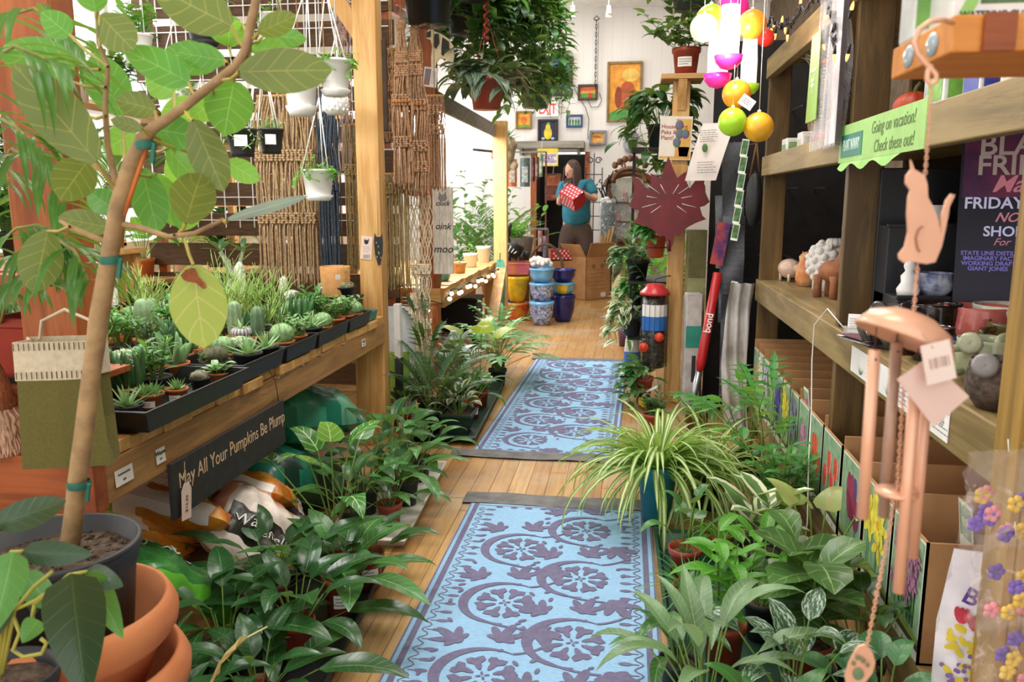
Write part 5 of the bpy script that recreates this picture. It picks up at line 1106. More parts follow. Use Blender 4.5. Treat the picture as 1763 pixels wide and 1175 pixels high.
LF = [
 (-1.02, 1.62, 0.055, .09, M_NURS, f_lily(14, (.16, .24), .34, (.1, .18), (20, 70)), L_LILY, 'dark peace lily in a black pot, closest to the terracotta pots'),
 (-.87, 1.72, .05, .1, M_REDP, f_lily(16, (.16, .25), .34, (.1, .2)), L_LILY, 'dark peace lily in a red pot at the near end of the black tray'),
 (-1.05, 1.9, .055, .1, M_NURS, f_lily(16, (.18, .26), .36, (.14, .26)), L_LILY, 'broad dark peace lily at the back of the black tray'),
 (-.9, 2.02, .055, .11, M_REDP, f_lily(18, (.18, .27), .34, (.14, .24)), L_LILY, 'full dark peace lily in the middle of the black tray'),
 (-1.06, 2.22, .055, .11, M_REDP, f_lily(16, (.18, .28), .36, (.18, .3)), L_LILY, 'tall dark peace lily in front of the white Wakefield bag'),
 (-.86, 2.28, .058, .12, M_REDP, f_lily(18, (.2, .28), .33, (.12, .24)), L_LILY2, 'glossy striped peace lily in a red pot leaning over the floor'),
 (-.83, 2.46, .055, .12, M_REDP, f_lily(13, (.14, .2), .36, (.1, .2)), L_LILY, 'peace lily in the far red pot of the black tray'),
 (-1.0, 2.62, .058, .12, M_REDP, f_heart(7, (.26, .4), (.16, .22), .72), L_ALOC, 'alocasia with bright arrow leaves and pale veins beside the black tray'),
 (-1.02, 2.85, .055, .11, M_NURS, f_lily(16, (.14, .2), .36, (.12, .24)), L_LILY2, 'green lily at the near end of the white tray'),
 (-.9, 2.95, .05, .1, M_REDP, f_lily(14, (.13, .2), .34, (.12, .22)), L_LILY2, 'glossy green lily at the rug side of the white tray'),
 (-1.04, 3.08, .055, .11, M_NURS, f_lily(18, (.15, .22), .32, (.14, .28)), L_LILY, 'dense lily at the wall side of the white tray'),
 (-.9, 3.2, .055, .11, M_NURS, f_lily(18, (.15, .22), .3, (.12, .26)), L_LILY2, 'arching green lily in the middle of the white tray'),
 (-1.03, 3.36, .055, .11, M_REDP, f_lily(16, (.15, .24), .32, (.18, .32)), L_LILY, 'tall lily behind the arching green lily'),
 (-.92, 3.5, .055, .11, M_NURS, f_lily(16, (.14, .2), .3, (.12, .24)), L_LILY2, 'green lily at the far end of the white tray'),
 (-1.05, 3.68, .055, .11, M_REDP, f_heart(9, (.16, .28), (.11, .15), .95), L_MID, 'heart-leaved philodendron just before the rug tape'),
 (-1.22, 4.28, .055, .11, M_REDP, f_lily(12, (.12, .16), .5, (.06, .14)), L_DEEP, 'dark broad-leaved plant in a red pot beside the checker board'),
 (-1.05, 4.28, .06, .12, M_NURS, f_palm(18, (.34, .52), .1, .012), L_DKPALM, 'feathery dark parlour palm in a black pot'),
 (-.9, 4.3, .085, .12, M('#22382f', .45, .1), f_lily(14, (.09, .14), .5, (.05, .14)), L_RUB, 'pale variegated plant in a square dark green pot'),
 (-1.05, 4.6, .055, .11, M_NURS, f_lily(16, (.15, .2), .32, (.14, .26)), L_CALA, 'silver-striped plant behind the square green pot'),
 (-.88, 4.6, .05, .11, M_REDP, f_lily(15, (.14, .2), .22, (.08, .2)), L_LILY2, 'narrow-leaved plant in a red pot by the rug edge'),
 (-1.05, 4.88, .055, .11, M_NURS, f_heart(9, (.2, .34), (.13, .18), .8), L_SILV, 'silvery arrow-leaved plant in the long green tray'),
 (-.88, 4.88, .05, .1, M_REDP, f_bush(7, (.08, .16), 7, (.05, .07), .6), L_BRIGHT, 'small light green leafy plant at the rug edge'),
 (-.93, 5.12, .055, .11, M_NURS, f_heart(4, (.3, .4), (.2, .24), .95, (55, 80)), L_YEL, 'philodendron with two large yellow green heart leaves'),
 (-.87, 5.5, .065, .12, M_NURS, f_lobed(18, (.14, .3), (.18, .28), (20, 82), 45, 4), LEAF('#7fbf7a', '#b4dca4', under='#9ccf92', veins=2, sidev=.2, trans=.35), 'mint green tree philodendron with deeply cut leaves past the pumpkin tray'),
 (-.93, 5.9, .06, .12, M_NURS, f_lobed(14, (.16, .34), (.16, .24), (30, 84), 40, 4), L_MID, 'green cut-leaf philodendron behind the mint green one'),
 (-1.1, 5.3, .06, .11, M_NURS, f_lily(14, (.14, .2), .34, (.14, .26)), L_LILY2, 'green lily beside the second bench leg'),
]
for i, (x, y, r, h, pm, fo, lm, lab) in enumerate(LF):
 z = .007 if (x > -1.12 and (1.5 < y < 2.53 or 2.74 < y < 3.66 or 4.06 < y < 5.38)) else 0
 pp = potted('potted_plant', lab.replace(' past the pumpkin tray', ' near the fairy-lit bench'), (x, y, z), r, h, pm, fo, lm, square='square' in lab, rb=.055 if 'square' in lab else None, stick=True if 'red pot' in lab else None, stick_az=-1.1, group=GF)
 if i < 15 and i != 7: next(c for c in pp.children if c.name.startswith('foliage')).scale = (1.0, 1.0, .66 if i < 7 else .8)
for lab, x, y, n, L_, W_, m_, pet in (('lowest dark lily sprawling out over the floor near the camera', -.98, 1.46, 14, (.14, .22), .36, L_LILY, (.06, .14)),): potted('potted_plant', lab, (x, y, 0), .05, .09, M_NURS, f_lily(n, L_, W_, pet, (10, 60)), m_, group=GF)
q = P(392, 1110, y=1.5); t = thing('faded_leaf', 'curled pale yellow leaf with browned edge resting on the dark lilies, bottom left', 'leaf', q)
b = B(); o = q; pts = [P(x, y, y=1.5 - .01 * i) - o for i, (x, y) in enumerate(((426, 1098), (405, 1108), (388, 1124), (376, 1142), (366, 1165), (360, 1190)))]; b.blade(pts, .05, w_ovate, .5, 3, wav=.3, side=V((.5, .2, .8))); b.build('blade', LEAF('#e2cd84', '#efe2b0', edge='#8a5a30', ew=.9, veins=4, sidev=.3, trans=.2, dark=.85), t); b = B(); b.tube([P(426, 1098, y=1.5) - o, P(460, 1080, y=1.55) - o], .002, 5); b.build('stalk', M('#d9d38a', .6, 0), t)
potted('asparagus_fern', 'fine feathery fern beside the terracotta pots under the bench', (-1.12, 1.58, 0), .05, .1, M_NURS, f_palm(16, (.2, .34), .03, .003, (30, 80), (30, 70), 26, .15), L_DKPALM, group=GF)
b2 = bench('display_bench', 'second pine bench edged with fairy lights farther along the left', 5.52, 8.02, -2.3)
t = thing('bench_upright', 'tall brown upright post at the near end of the fairy-lit bench', 'post', (-1.32, 5.42, 0)); b = B(); b.box((0, 0, 1.25), (.12, .1, 2.5)); b.build('post', M_CEDZ, t, bevel=.004); b = B(); b.box((.0, -.055, .64), (.16, .03, .1)); b.build('collar', M_PINEX, t, bevel=.003)
t = thing('bench_upright', 'pale pine upright at the far end of the fairy-lit bench', 'post', (-1.24, 8.08, 0)); b = B(); b.box((0, 0, 1.02), (.13, .1, 2.04)); b.build('post', M('#e0bb7c', .6, .1, stretch=(9, 9, 1)), t, bevel=.004)
t = thing('leaning_plank', 'pine plank leaning against the far end of the fairy-lit bench', 'plank', (-1.17, 7.3, 0)); b = B(); b.bar((0, -.45, .01), (-.02, .5, .66), .1, .035); b.build('plank', M_PINE, t, bevel=.003)
t = thing('teal_paddle', 'long teal painted paddle hanging at the end of the fairy-lit bench', 'ornament', (-1.2, 7.75, .62)); b = B(); b.prism([(-.04, -.36), (0, -.4), (.045, -.36), (.055, .0), (.03, .1), (-.03, .1), (-.045, 0)], .012, frame((0, 0, 0), (1, 0, 0), (0, .05, 1))); b.build('paddle', M('#5fae98', .5, .1), t); b = B(); b.tube([(0, 0, .08), (0, .02, .16)], .006, 5); b.build('hook', M_IRON, t)
t = thing('string_lights', 'warm round fairy lights on a dark cable along the second bench front', 'lights', (-1.22, 5.4, .64))
pts = []; bl = []
for i in range(61):
 u = i / 60; y = .0 + 2.55 * u; z = -.02 + .06 * abs(math.sin(u * 15)) * .6 - .02 * u; pts.append((.0 + .012 * math.sin(u * 50), y, z))
 if i % 4 == 2: bl.append(pts[-1])
b = B(); b.tube([(-.16, -.1, .06), (-.1, -.1, -.02), (.0, -.06, -.05)] + pts + [(0, 2.62, -.12), (-.1, 2.66, -.3), (-.4, 2.5, -.36), (-.7, 2.0, -.33)], .004, 5); b.build('cable', M('#2d3a24', .6, .1), t)
EB = M('#ffe2ac', .4, 0, emit=5.0)
for i, p in enumerate(bl + [(-.1, -.1, -.06), (.02, 2.66, -.22), (-.05, 2.66, -.3), (-.55, 2.2, -.38), (.0, 2.3, -.16)]):
 b = B(); b.ball((p[0] + .006, p[1], p[2] - .03), .016, 10, 7); bb = b.build('bulb', EB, t); b = B(); b.tube([(p[0], p[1], p[2]), (p[0] + .005, p[1], p[2] - .02)], .008, 6); b.build('socket', M_IRON, bb)
for lab, x, y, r, h, col, fo, lm in (('white glazed cup with a yellow bird pick on the fairy-lit bench', -1.4, 7.3, .07, .12, M_WHITE, f_bush(4, (.08, .14), 5, (.03, .04), .5), L_BRIGHT), ('small amber bowl planter on the fairy-lit bench', -1.45, 6.3, .08, .08, M('#d98a3a', .3, .2), f_haw(10, (.04, .07), .3), L_SUCC), ('brown animal-shaped planter at the near end of the fairy-lit bench', -1.36, 5.72, .06, .1, M('#5a4233', .6, .3), f_stap(8, (.03, .05), .006, .02), L_SUCD), ('white square pot at the far end of the fairy-lit bench', -1.36, 7.75, .07, .16, M_WHITE, f_haw(8, (.05, .08), .25), L_MID), ('silver tin planter on the fairy-lit bench', -1.5, 6.8, .06, .14, M_STEEL, f_bush(6, (.06, .1), 6, (.03, .04), .5), L_MID), ('pale blue bowl near the front of the fairy-lit bench', -1.38, 6.0, .08, .06, M('#6fb5cf', .3, .1), f_mounds(8, .012, .03), L_SUCB), ('tan ceramic cow planter on the fairy-lit bench', -1.36, 6.6, .06, .09, M('#c79a6a', .5, .2), f_haw(8, (.03, .05), .3), L_SUCC)):
 potted('small_planter', lab, (x, y, .684), r, h, col, fo, lm, group='planters on the fairy-lit bench')
t = thing('grow_light', 'grey wooden light canopy glowing white underneath above the second bench', 'light fixture', (-1.62, 6.8, 1.86)); b = B(); b.box((.32, 0, .09), (.03, 2.6, .12)); b.box((0, -1.3, .09), (.64, .03, .12)); b.box((0, 0, .14), (.66, 2.6, .02)); b.build('hood', M('#8f8a82', .7, .15, stretch=(8, 1, 8)), t, bevel=.003)
b = B(); b.box((0, 0, .035), (.58, 2.5, .02)); b.build('tube_lamp', M('#ffffff', .5, 0, emit=9), t)
for y in (-1.2, 1.2): b = B(); b.box((-.3, y, -.6), (.06, .06, 1.2)); b.build('post', M_PINEZ, t, bevel=.003)
area('grow_light_lamp', (-1.62, 6.8, 1.88), (0, 0, 0), .5, 2.4, 35, (1, .99, .96))
t = thing('cow_ornament', 'flat painted black and white cow ornament near the ceiling by the macrame', 'ornament', P(758, 88, y=5.3)); k = S(1, 5.3)
cow = [(-25, 28), (-22, 34), (-16, 33), (-12, 30), (0, 27), (14, 20), (22, 10), (25, -6), (24, -20), (20, -32), (16, -32), (17, -18), (10, -12), (0, -12), (-4, -18), (-6, -32), (-12, -32), (-14, -12), (-14, 6), (-18, 16), (-25, 18)]
b = B(); b.prism([(x * k, y * k) for x, y in cow], .02, FY((0, 0, 0)) @ MX.Rotation(-.12, 4, 'Z')); b.build('body', M('#e3d3ac', .6, .1), t)
b = B()
for pg_ in ([(-12, 26), (-5, 27), (-2, 12), (-7, 2), (-13, 8)], [(2, 22), (14, 16), (16, 4), (10, 2), (7, -8), (3, -6), (2, 6)], [(-25, 27), (-19, 31), (-18, 20), (-25, 19)]): b.prism([(x * k, y * k) for x, y in pg_], .004, FY((0, -.0115, 0)) @ MX.Rotation(-.12, 4, 'Z'))
b.build('spots', BKB, t); b = B(); b.tube([(0, 0, .08), (0, 0, .35)], .0012, 4); b.build('wire', M_STEEL, t)
t = thing('photo_tag', 'small printed photo tag hanging below the cow ornament', 'tag', P(741, 133, y=5.25)); b = B(); b.prism([(-.045, -.06), (.045, -.06), (.045, .06), (-.045, .06)], .002, FY((0, 0, 0)) @ MX.Rotation(-.15, 4, 'Z')); b.build('card', M_PAPER, t); b = B(); rect(b, FY((0, -.0016, 0)) @ MX.Rotation(-.15, 4, 'Z'), -.038, -.05, 0, .05); b.build('picture', M('#6b86a8', .5, .3, 30, col2='#b06a3a'), t); b = B(); lines(b, FY((0, -.0018, 0)) @ MX.Rotation(-.15, 4, 'Z'), .006, .04, -.04, .04, 6, .003); b.build('print', M_GREYINK, t)
t = thing('farm_sign', 'whitewashed wooden sign lettered cluck oink moo hanging on the bench upright', 'sign', P(763, 398, y=5.3)); w, h = S(36, 5.3), S(150, 5.3); b = B()
for i in (-1, 0, 1): b.box((i * w / 3, 0, 0), (w / 3 - .001, .018, h))
b.build('board', M('#dcd2c4', .85, .12, 12, .1, stretch=(6, 6, 1)), t, bevel=.002)
for s_, z, q in (('cluck', .18, .045), ('oink', .03, .06), ('moo', -.12, .07)): text(t, s_, q, FY((0, -.0105, z)), M_INK, shear=.3, bold=.0006)
b = B()
for k in (-1, 1): b.prism([(k * .015 - .012, .225), (k * .015 + .012, .225), (k * .02, .26)], .001, FY((0, -.0105, 0)))
b.ball((0, -.0102, .215), (.03, .001, .022), 12, 6); b.build('hen_outline', M_GREYINK, t); b = B(); b.tube([(0, 0, h / 2), (0, .02, h / 2 + .25)], .0015, 4); b.build('cord', M_CORD, t)
t = thing('storage_box', 'black storage box on the floor under the fairy-lit bench', 'box', (-1.5, 7.2, 0)); b = B(); b.box((0, 0, .2), (.4, .3, .4)); b.build('body', M_BLACK, t, bevel=.01); b = B(); b.box((0, 0, .41), (.43, .33, .03)); b.build('lid', M_BLACK, t, bevel=.008)
for i, (x, y, c_, lab) in enumerate(((-1.42, 5.85, '#cfc8c0', 'clear plastic bag of white stones under the fairy-lit bench'), (-1.5, 6.2, '#b9b4ae', 'grey plastic bag of gravel under the fairy-lit bench'), (-1.38, 6.5, '#8a6a50', 'brown paper sack lying under the fairy-lit bench'), (-1.6, 6.45, '#6f8a4a', 'green plastic sack lying under the fairy-lit bench'))): bag('gravel_bag', lab, (x, y, .1), (0, 0, i), .3, .26, .18, [M(c_, .4, .2, 14)], seed=20 + i)
# ================================================================ right : display shelving
XF, XBK = .70, 1.5
t = thing('display_shelf', 'long wooden shelving unit along the right side of the aisle', 'shelf', (0, 0, 0))
for z0, z1 in ((.1, .2), (.745, .86), (1.405, 1.505), (1.9, 2.0)):
 b = B(); b.box((XF + .02, 2.98, (z0 + z1) / 2), (.04, 3.12, z1 - z0)); b.box(((XF + XBK) / 2 + .02, 2.98, z1 - .012), (XBK - XF - .04, 3.12, .024)); b.build('shelf_board', M_SHY, t, bevel=.004)
for y in (4.5, 2.84):
 b = B(); b.box((XF + .065, y, 1.0), (.11, .04, 2.0)); b.build('upright', M_SHZ, t, bevel=.003)
 b = B(); b.box((XBK - .05, y, 1.0), (.1, .04, 2.0)); b.build('upright', M_SHZ, t, bevel=.003)
for i, x in enumerate((.702, .72, .738)):
 b = B(); b.box((x, 1.54 - .008 * i, 1.0), (.017, .09, 2.0)); b.build('upright', WOOD('#a8843f', '#6b4f22', 'z'), t, bevel=.002)
b = B(); b.box((XBK + .01, 2.98, 1.0), (.02, 3.14, 2.0)); b.build('back_panel', M('#2b1f15', .85, .2), t)
FRM = M('#dfe3d2', .5, .03); GRB = M('#9ab59a', .5, .2, 30, col2='#6d946c'); DKS = M('#4a4034', .6, .1); LMS = M('#7c9a3f', .5, .1)
def bulb_box(y, dy, fl, colr, colr2, lab, h=.305, x=XF, hgt=.2, dx=.4, z=.2):
 t = thing('bulb_box', lab, 'box', (x + .0, y, z), 0, 'cardboard bulb boxes on the bottom shelf')
 th = .006; b = B()
 b.box((dx / 2, 0 + th / 2, h / 2 * 1.0), (dx, th, h)); b.box((dx / 2, dy - th / 2, h / 2 + .02), (dx, th, h + .04)); b.box((th / 2, dy / 2, h / 2), (th, dy, h)); b.box((dx - th / 2, dy / 2, h / 2 + .02), (th, dy, h + .04)); b.box((dx / 2, dy / 2, th / 2), (dx, dy, th))
 b.build('carton', M_CARD, t)
 m = FX((-.0008, dy, 0)); pr = B(); w = dy
 rect(pr, m, .003, .003, w - .003, h - .003); pr.c = 1; rect(pr, m, .008, .062, w - .008, h - .01, .0003); pr.c = 2; rect(pr, m, .003, .03, w - .003, .046, .0005); pr.c = 3; rect(pr, m, .003, .046, w - .003, .062, .0005)
 pr.build('printed_front', [FRM, GRB, DKS, LMS], t)
 f = B(); rnd = random.Random(int(y * 1000))
 def ell(cx, cy, rx, ry, a, z, c):
  f.c = c; f.add([m @ V((cx + math.cos(q) * rx * math.cos(a) - math.sin(q) * ry * math.sin(a), cy + math.cos(q) * rx * math.sin(a) + math.sin(q) * ry * math.cos(a), z)) for q in [2 * PI * i / 10 for i in range(10)]], [tuple(range(10))], flat=True)
 zz = .0006
 def tulip(cx, cy, s):
  nonlocal zz
  f.c = 2; rect(f, m, cx - .003, .07, cx + .003, cy, zz); 
  for k, (dx_, a) in enumerate(((-.32, .18), (.32, -.18), (0, 0))): zz += .00005; ell(cx + dx_ * s, cy + s * .9, s * .45, s * 1.05, a, zz, k % 2 if k < 2 else 0)
 if fl == 'tulip': tulip(w * .5, h * .4, w * .3); tulip(w * .76, h * .34, w * .2)
 elif fl == 'tulips': 
  for k in range(4): tulip(w * (.22 + .19 * k), h * (.36 + .2 * (k % 2)), w * .16)
 else:
  for k in range(34 if fl == 'spray' else 12):
   cx, cy = w * rnd.uniform(.15, .85), h * rnd.uniform(.42, .88); s = w * (.07 if fl == 'spray' else .14); f.c = 2; rect(f, m, cx - .0015, .07, cx + .0015, cy, .0006)
   for q in range(5): zz += .00003; ell(cx + s * math.cos(q * 1.256), cy + s * math.sin(q * 1.256), s * .75, s * .4, q * 1.256, zz, 0)
   zz += .00003; ell(cx, cy, s * .4, s * .4, 0, zz + .0002, 1)
 f.build('flower_picture', [M(colr, .5, .15, 30), M(colr2, .5, .1), M('#3f7a3a', .5, .1)], t)
 f = B(); 
 for k in range(4): rect(f, m, .02 + k * w * .22, .008, .02 + k * w * .22 + .008, .022, .0006)
 lines(f, m, .01, w - .02, .034, .042, 1, .004); f.build('print_marks', M_GREYINK, t)
 return t
YS = [1.872, 2.11, 2.37, 2.63, 2.88, 3.1, 3.29, 3.47, 3.64, 3.81, 3.98, 4.15, 4.31]
BX = [('spray', '#9a6a86', '#7c4a6c', 'purple allium bulb box nearest the camera on the bottom shelf'), ('daff', '#e2d54a', '#e8a832', 'yellow narcissus bulb box, second from the camera'), ('tulip', '#8e2b52', '#5a3a86', 'dark purple tulip bulb box, third from the camera'), ('tulips', '#d24a42', '#e9a090', 'red and pink striped tulip bulb box, fourth from the camera'), ('tulip', '#cf4a35', '#e07a55', 'red tulip bulb box, fifth from the camera'), ('tulip', '#d98ac0', '#b85aa0', 'pink tulip bulb box with a card standing in it'),
      ('spray', '#8a8aa8', '#6a6a90', 'grey lavender hyacinth bulb box beyond the pink tulip box'), ('daff', '#ecd83a', '#e6b92e', 'bright yellow daffodil bulb box beyond the lavender box'), ('spray', '#6a5ac0', '#4a3a90', 'violet crocus bulb box beyond the yellow daffodil box'), ('daff', '#8cc06a', '#e0e0b0', 'green and white bulb box beyond the violet box'), ('spray', '#d9d0e8', '#a090c0', 'pale lilac bulb box near the far upright'), ('daff', '#e8e4d0', '#e0b050', 'cream daffodil bulb box next to last on the shelf'), ('tulips', '#e0a05a', '#c86a3a', 'orange tulip bulb box at the far end of the shelf')]
for i, (y, (fl, c1, c2, lab)) in enumerate(zip(YS, BX)):
 d = (YS[i + 1] - y - .012) if i < 12 else .15
 bulb_box(y, min(.235, d), fl, c1, c2, lab)
for y, x, lab, c in ((3.17, .74, 'pink flower card standing up in the pink tulip bulb box', '#c85aa0'), (1.98, .86, 'white card standing up in the nearest bulb box', '#d9dcc8')):
 t = thing('flower_card', lab, 'card', (x, y, .21)); b = B(); m = FX((0, 0, 0)) @ MX.Rotation(.12, 4, 'X'); b.prism([(-.04, 0), (.04, 0), (.04, .36), (-.04, .36)], .002, m); b.build('card', FRM, t); b = B(); rect(b, m, -.033, .27, .033, .35, .0015); b.c = 1; [b.prism([(math.cos(q) * .014 + dx_, .31 + math.sin(q) * .014) for q in [k * .8 for k in range(8)]], .0036, m) for dx_ in (-.01, .012)]; b.build('picture', [GRB, M(c, .5, .1)], t)
TANC = M('#b5764e', .75, .15, 30, .15)
def zq(px, py, z=.862): q = P(px, py, z=z); q.z = z; return q
def animal(lab, px, py, H, kind, mat, mat2=None, rz=0, dx=0):
 q = zq(px, py); q.x = max(q.x, .745) + dx; t = thing('clay_animal', lab, 'figurine', q, rz, 'clay animals on the middle shelf')
 s = H = H * 1.3; b = B()
 if kind == 'llama': b.tube([(.0, .22 * s, .32 * s), (0, .1 * s, .36 * s), (0, -.1 * s, .37 * s), (0, -.2 * s, .42 * s), (0, -.23 * s, .6 * s), (0, -.22 * s, .8 * s), (0, -.24 * s, .9 * s), (0, -.3 * s, .93 * s), (0, -.36 * s, .91 * s)], [.07 * s, .16 * s, .18 * s, .15 * s, .085 * s, .07 * s, .075 * s, .06 * s, .03 * s], 12)
 elif kind == 'pig': b.ball((0, 0, .5 * s), (.42 * s, .52 * s, .4 * s), 16, 10); b.ball((0, -.48 * s, .52 * s), (.2 * s, .2 * s, .2 * s), 12, 8); b.ball((0, -.66 * s, .5 * s), (.1 * s, .06 * s, .09 * s), 10, 6)
 elif kind == 'sheep':
  b.ball((0, 0, .5 * s), (.3 * s, .34 * s, .36 * s), 16, 10)
  for k in range(60): a = k * GA; z_ = 1 - 2 * (k + .5) / 60; r_ = math.sqrt(1 - z_ * z_); b.ball((r_ * math.cos(a) * .3 * s, r_ * math.sin(a) * .34 * s, .5 * s + z_ * .36 * s), .07 * s, 7, 5)
  for k in range(14): a = k * GA; b.ball((.1 * s * math.cos(a), -.26 * s + .1 * s * math.sin(a), .88 * s), .07 * s, 7, 5)
 else: b.lathe([(0, 0), (.24 * s, 0), (.3 * s, .2 * s), (.28 * s, .5 * s), (.2 * s, .72 * s), (.22 * s, .85 * s), (.12 * s, .96 * s), (0, s)], n=18)
 b.build('body', mat, t, sub=1 if kind in ('llama',) else 0)
 b = B()
 if kind in ('llama', 'pig', 'sheep'):
  for sx in (-1, 1):
   for sy in (-1, 1): b = B(); w_ = .1 if kind != 'pig' else .22; b.lathe([(.001, 0), (.06 * s, 0), (.055 * s, .2 * s), (.07 * s, .3 * s), (.001, .32 * s)], (sx * w_ * s, sy * .16 * s if kind != 'pig' else sy * .26 * s, 0), 10); b.build('leg', mat2 or mat, t)
 hz, hy = {'llama': (.97, -.22), 'pig': (.74, -.44), 'sheep': (.84, -.34), 'bird': (.93, -.05)}[kind]
 for sx in (-1, 1): b = B(); b.ball((sx * .06 * s if kind == 'llama' else sx * .12 * s, hy * s, hz * s), (.025 * s, .02 * s, .08 * s), 8, 6); b.build('ear', mat2 or mat, t)
 b = B(); [b.ball((sx * (.05 if kind == 'llama' else .09) * s, {'llama': -.27, 'pig': -.64, 'sheep': -.36, 'bird': -.2}[kind] * s, {'llama': .93, 'pig': .62, 'sheep': .88, 'bird': .82}[kind] * s), .018 * s + .001, 8, 6) for sx in (-1, 1)]; b.build('eyes', M_INK, t)
 if kind == 'llama': b = B(); b.box((.05 * s, -.24 * s, .55 * s), (.02, .002, .018), (0, 0, .4)); b.build('price_sticker', M_WHITE, t)
animal('tan clay llama with a white sticker at the far left of the middle shelf', 1338, 462, .2, 'llama', TANC, None, .6, .1)
animal('small tan clay pig with dark eyes beside the far llama', 1334, 475, .085, 'pig', M('#c08a66', .7, .12, 30), None, .9)
animal('glossy pale pink piggy figurine on short legs', 1358, 484, .1, 'pig', M('#e0bfae', .25, .08), M('#e9d9c0', .3, .05), .5)
animal('tall tan clay llama standing behind the sheep', 1396, 462, .27, 'llama', TANC, None, -.5, .12)
animal('orange glazed clay bird fading to cream at its base', 1386, 492, .13, 'bird', M('#d9762f', .35, .2, 12, col2='#e3b98a'), None, 0)
animal('fluffy white clay sheep figurine', 1412, 500, .2, 'sheep', M('#eeebe6', .6, .05, 40, .3), None, .3, .02)
animal('brown clay llama nearest the wooden divider', 1426, 512, .24, 'llama', M('#a46a48', .75, .12, 30, .15), None, .5, .01)
t = thing('tiered_display', 'black two-step display riser at the back of the middle shelf', 'display', (.96, 2.68, .862)); 
for yc_, d, hh_ in ((0, .24, .13), (.07, .1, .34)): b = B(); b.box((0, yc_, hh_ / 2), (.3, d, hh_)); b.box((0, yc_ - d / 2 + .003, hh_), (.31, .012, .014)); b.build('step', M('#26282c', .5, .1), t, bevel=.004)
b = B(); b.box((0, .125, .26), (.31, .012, .52)); b.build('backboard', M_BLACK, t, bevel=.004)
def mug(lab, px, py, r, h, mat, ear=None, handle=True, kind='mug', bulge=1.12, rz=0, x=None, eyes=False):
 q = zq(px, py); 
 if q.y > 2.46: q.x *= 2.46 / q.y; q.y = 2.46 - .03 * random.random()
 q.x = max(q.x, .75 + r * .2); t = thing('ceramic_mug' if kind == 'mug' else 'ceramic_pot', lab, 'mug' if kind == 'mug' else 'pot', q, rz, 'glazed ceramics on the middle shelf')
 b = B(); b.lathe([(0, 0), (r * .72, 0), (r * bulge * .95, h * .3), (r * bulge, h * .55), (r, h * .92), (r * 1.02, h), (r * .92, h), (r * .9, h * .85), (r * .95, h * .5), (r * .6, h * .12), (0, h * .1)], n=30); b.build('body', mat, t)
 if handle: b = B(); b.tube([(-r * .9 * math.cos(.3), -r * .4, h * .82), (-r * 1.45, -r * .6, h * .8), (-r * 1.6, -r * .65, h * .5), (-r * 1.35, -r * .55, h * .25), (-r * .95, -r * .4, h * .25)], r * .16, 10); b.build('handle', mat, t)
 if ear:
  for sx in (-1, 1): b = B(); c = V((sx * r * .95 * .6 - r * .3, -r * .75, h * .95)); b.lathe([(.001, -.004), (r * .38, -.004), (r * .42, .004), (r * .3, .008), (.001, .005)], c, 16, m=MX.Rotation(R(80), 3, 'X') @ MX.Rotation(sx * .4, 3, 'Y')); b.build('ear', ear, t)
 if eyes: b = B(); [b.ball((sx * r * .35 - r * .35, -r * bulge * .88, h * .62), (r * .2, r * .1, r * .2), 10, 7) for sx in (-1, 1)]; b.build('eyes', eyes, t)
 return t
GLZ = lambda c, v=.25, c2=None: M(c, .12, v, 16, .08, col2=c2)
t = thing('card_holder', 'white business card stand with a green plant print on the middle shelf', 'card', (.75, 2.68, .862)); m = frame((0, 0, 0), (.9, -.25, 0), (.1, .28, .8)); b = B(); b.prism([(-.045, 0), (.045, 0), (.045, .062), (-.045, .062)], .006, m); b.build('cards', M_WHITE, t); b = B(); rosette(b, 9, (.016, .022), .35, w_aloe, (20, 80), (0, 5), 0, nx=1, seg=3); b.xf(m @ MX.Translation((.024, .018, .006)) @ MX.Diagonal((1, .9, .15, 1)) @ MX.Rotation(-PI / 2, 4, 'X')); b.build('plant_print', [L_SUCD, M_STEM], t); b = B(); lines(b, m @ MX.Translation((0, 0, .0035)), -.04, .0, .01, .05, 5, .002); b.build('print', M_GREYINK, t); b = B(); b.box((0, .012, .01), (.1, .04, .02)); b.build('stand', GLASSY('#f0f4f6', .3), t)
t = thing('leaflet_stack', 'loose pile of printed leaflets on the middle shelf edge', 'leaflets', zq(1500, 590)); 
for k in range(6): b = B(); b.box((.02 * math.sin(k * 2), .02 * math.cos(k * 3), .002 + .003 * k), (.1, .15, .0022), (0, 0, .3 + .2 * math.sin(k * 5))); b.build('leaflet', M(('#e8e2dc', '#5a3a6a', '#d9d4d0', '#30304a', '#efe9e2', '#7a4a5a')[k], .5, .1, 40), t)
mug('dark grey mouse-faced mug with round ears and a red mouth', 1518, 572, .062, .12, GLZ('#4a4644', .3, '#6d6a66'), GLZ('#3a302c'), True, eyes=M('#b52a22', .3, 0))
mug('glossy black brown teapot-like mug behind the wind chime', 1600, 585, .072, .13, GLZ('#241814', .2), None, True, rz=.4, x=.92)
mug('small blue glazed pot with a white eye on the black riser', 1590, 500, .05, .07, GLZ('#24357a', .3, '#dfe3ee'), None, False, 'pot').location = (.93, 2.615, .994)
mug('dark brown handled pot behind the mouse mug', 1555, 535, .06, .08, GLZ('#2f1c15', .2), None, True, x=.95)
mug('coral pink glazed pot with a wavy rim', 1672, 590, .085, .125, GLZ('#c9605a', .2, '#d97a6e'), None, False, 'pot', 1.2, x=.86)
mug('cream white glazed bowl behind the coral pink pot', 1722, 582, .085, .13, GLZ('#d9d2c0', .12), None, False, 'pot', x=1.02)
mug('pale green koala mug with round ears', 1692, 655, .062, .1, GLZ('#8f9678', .2, '#b9bc9a'), GLZ('#a3a688', .1), True, eyes=M_INK, x=.775)
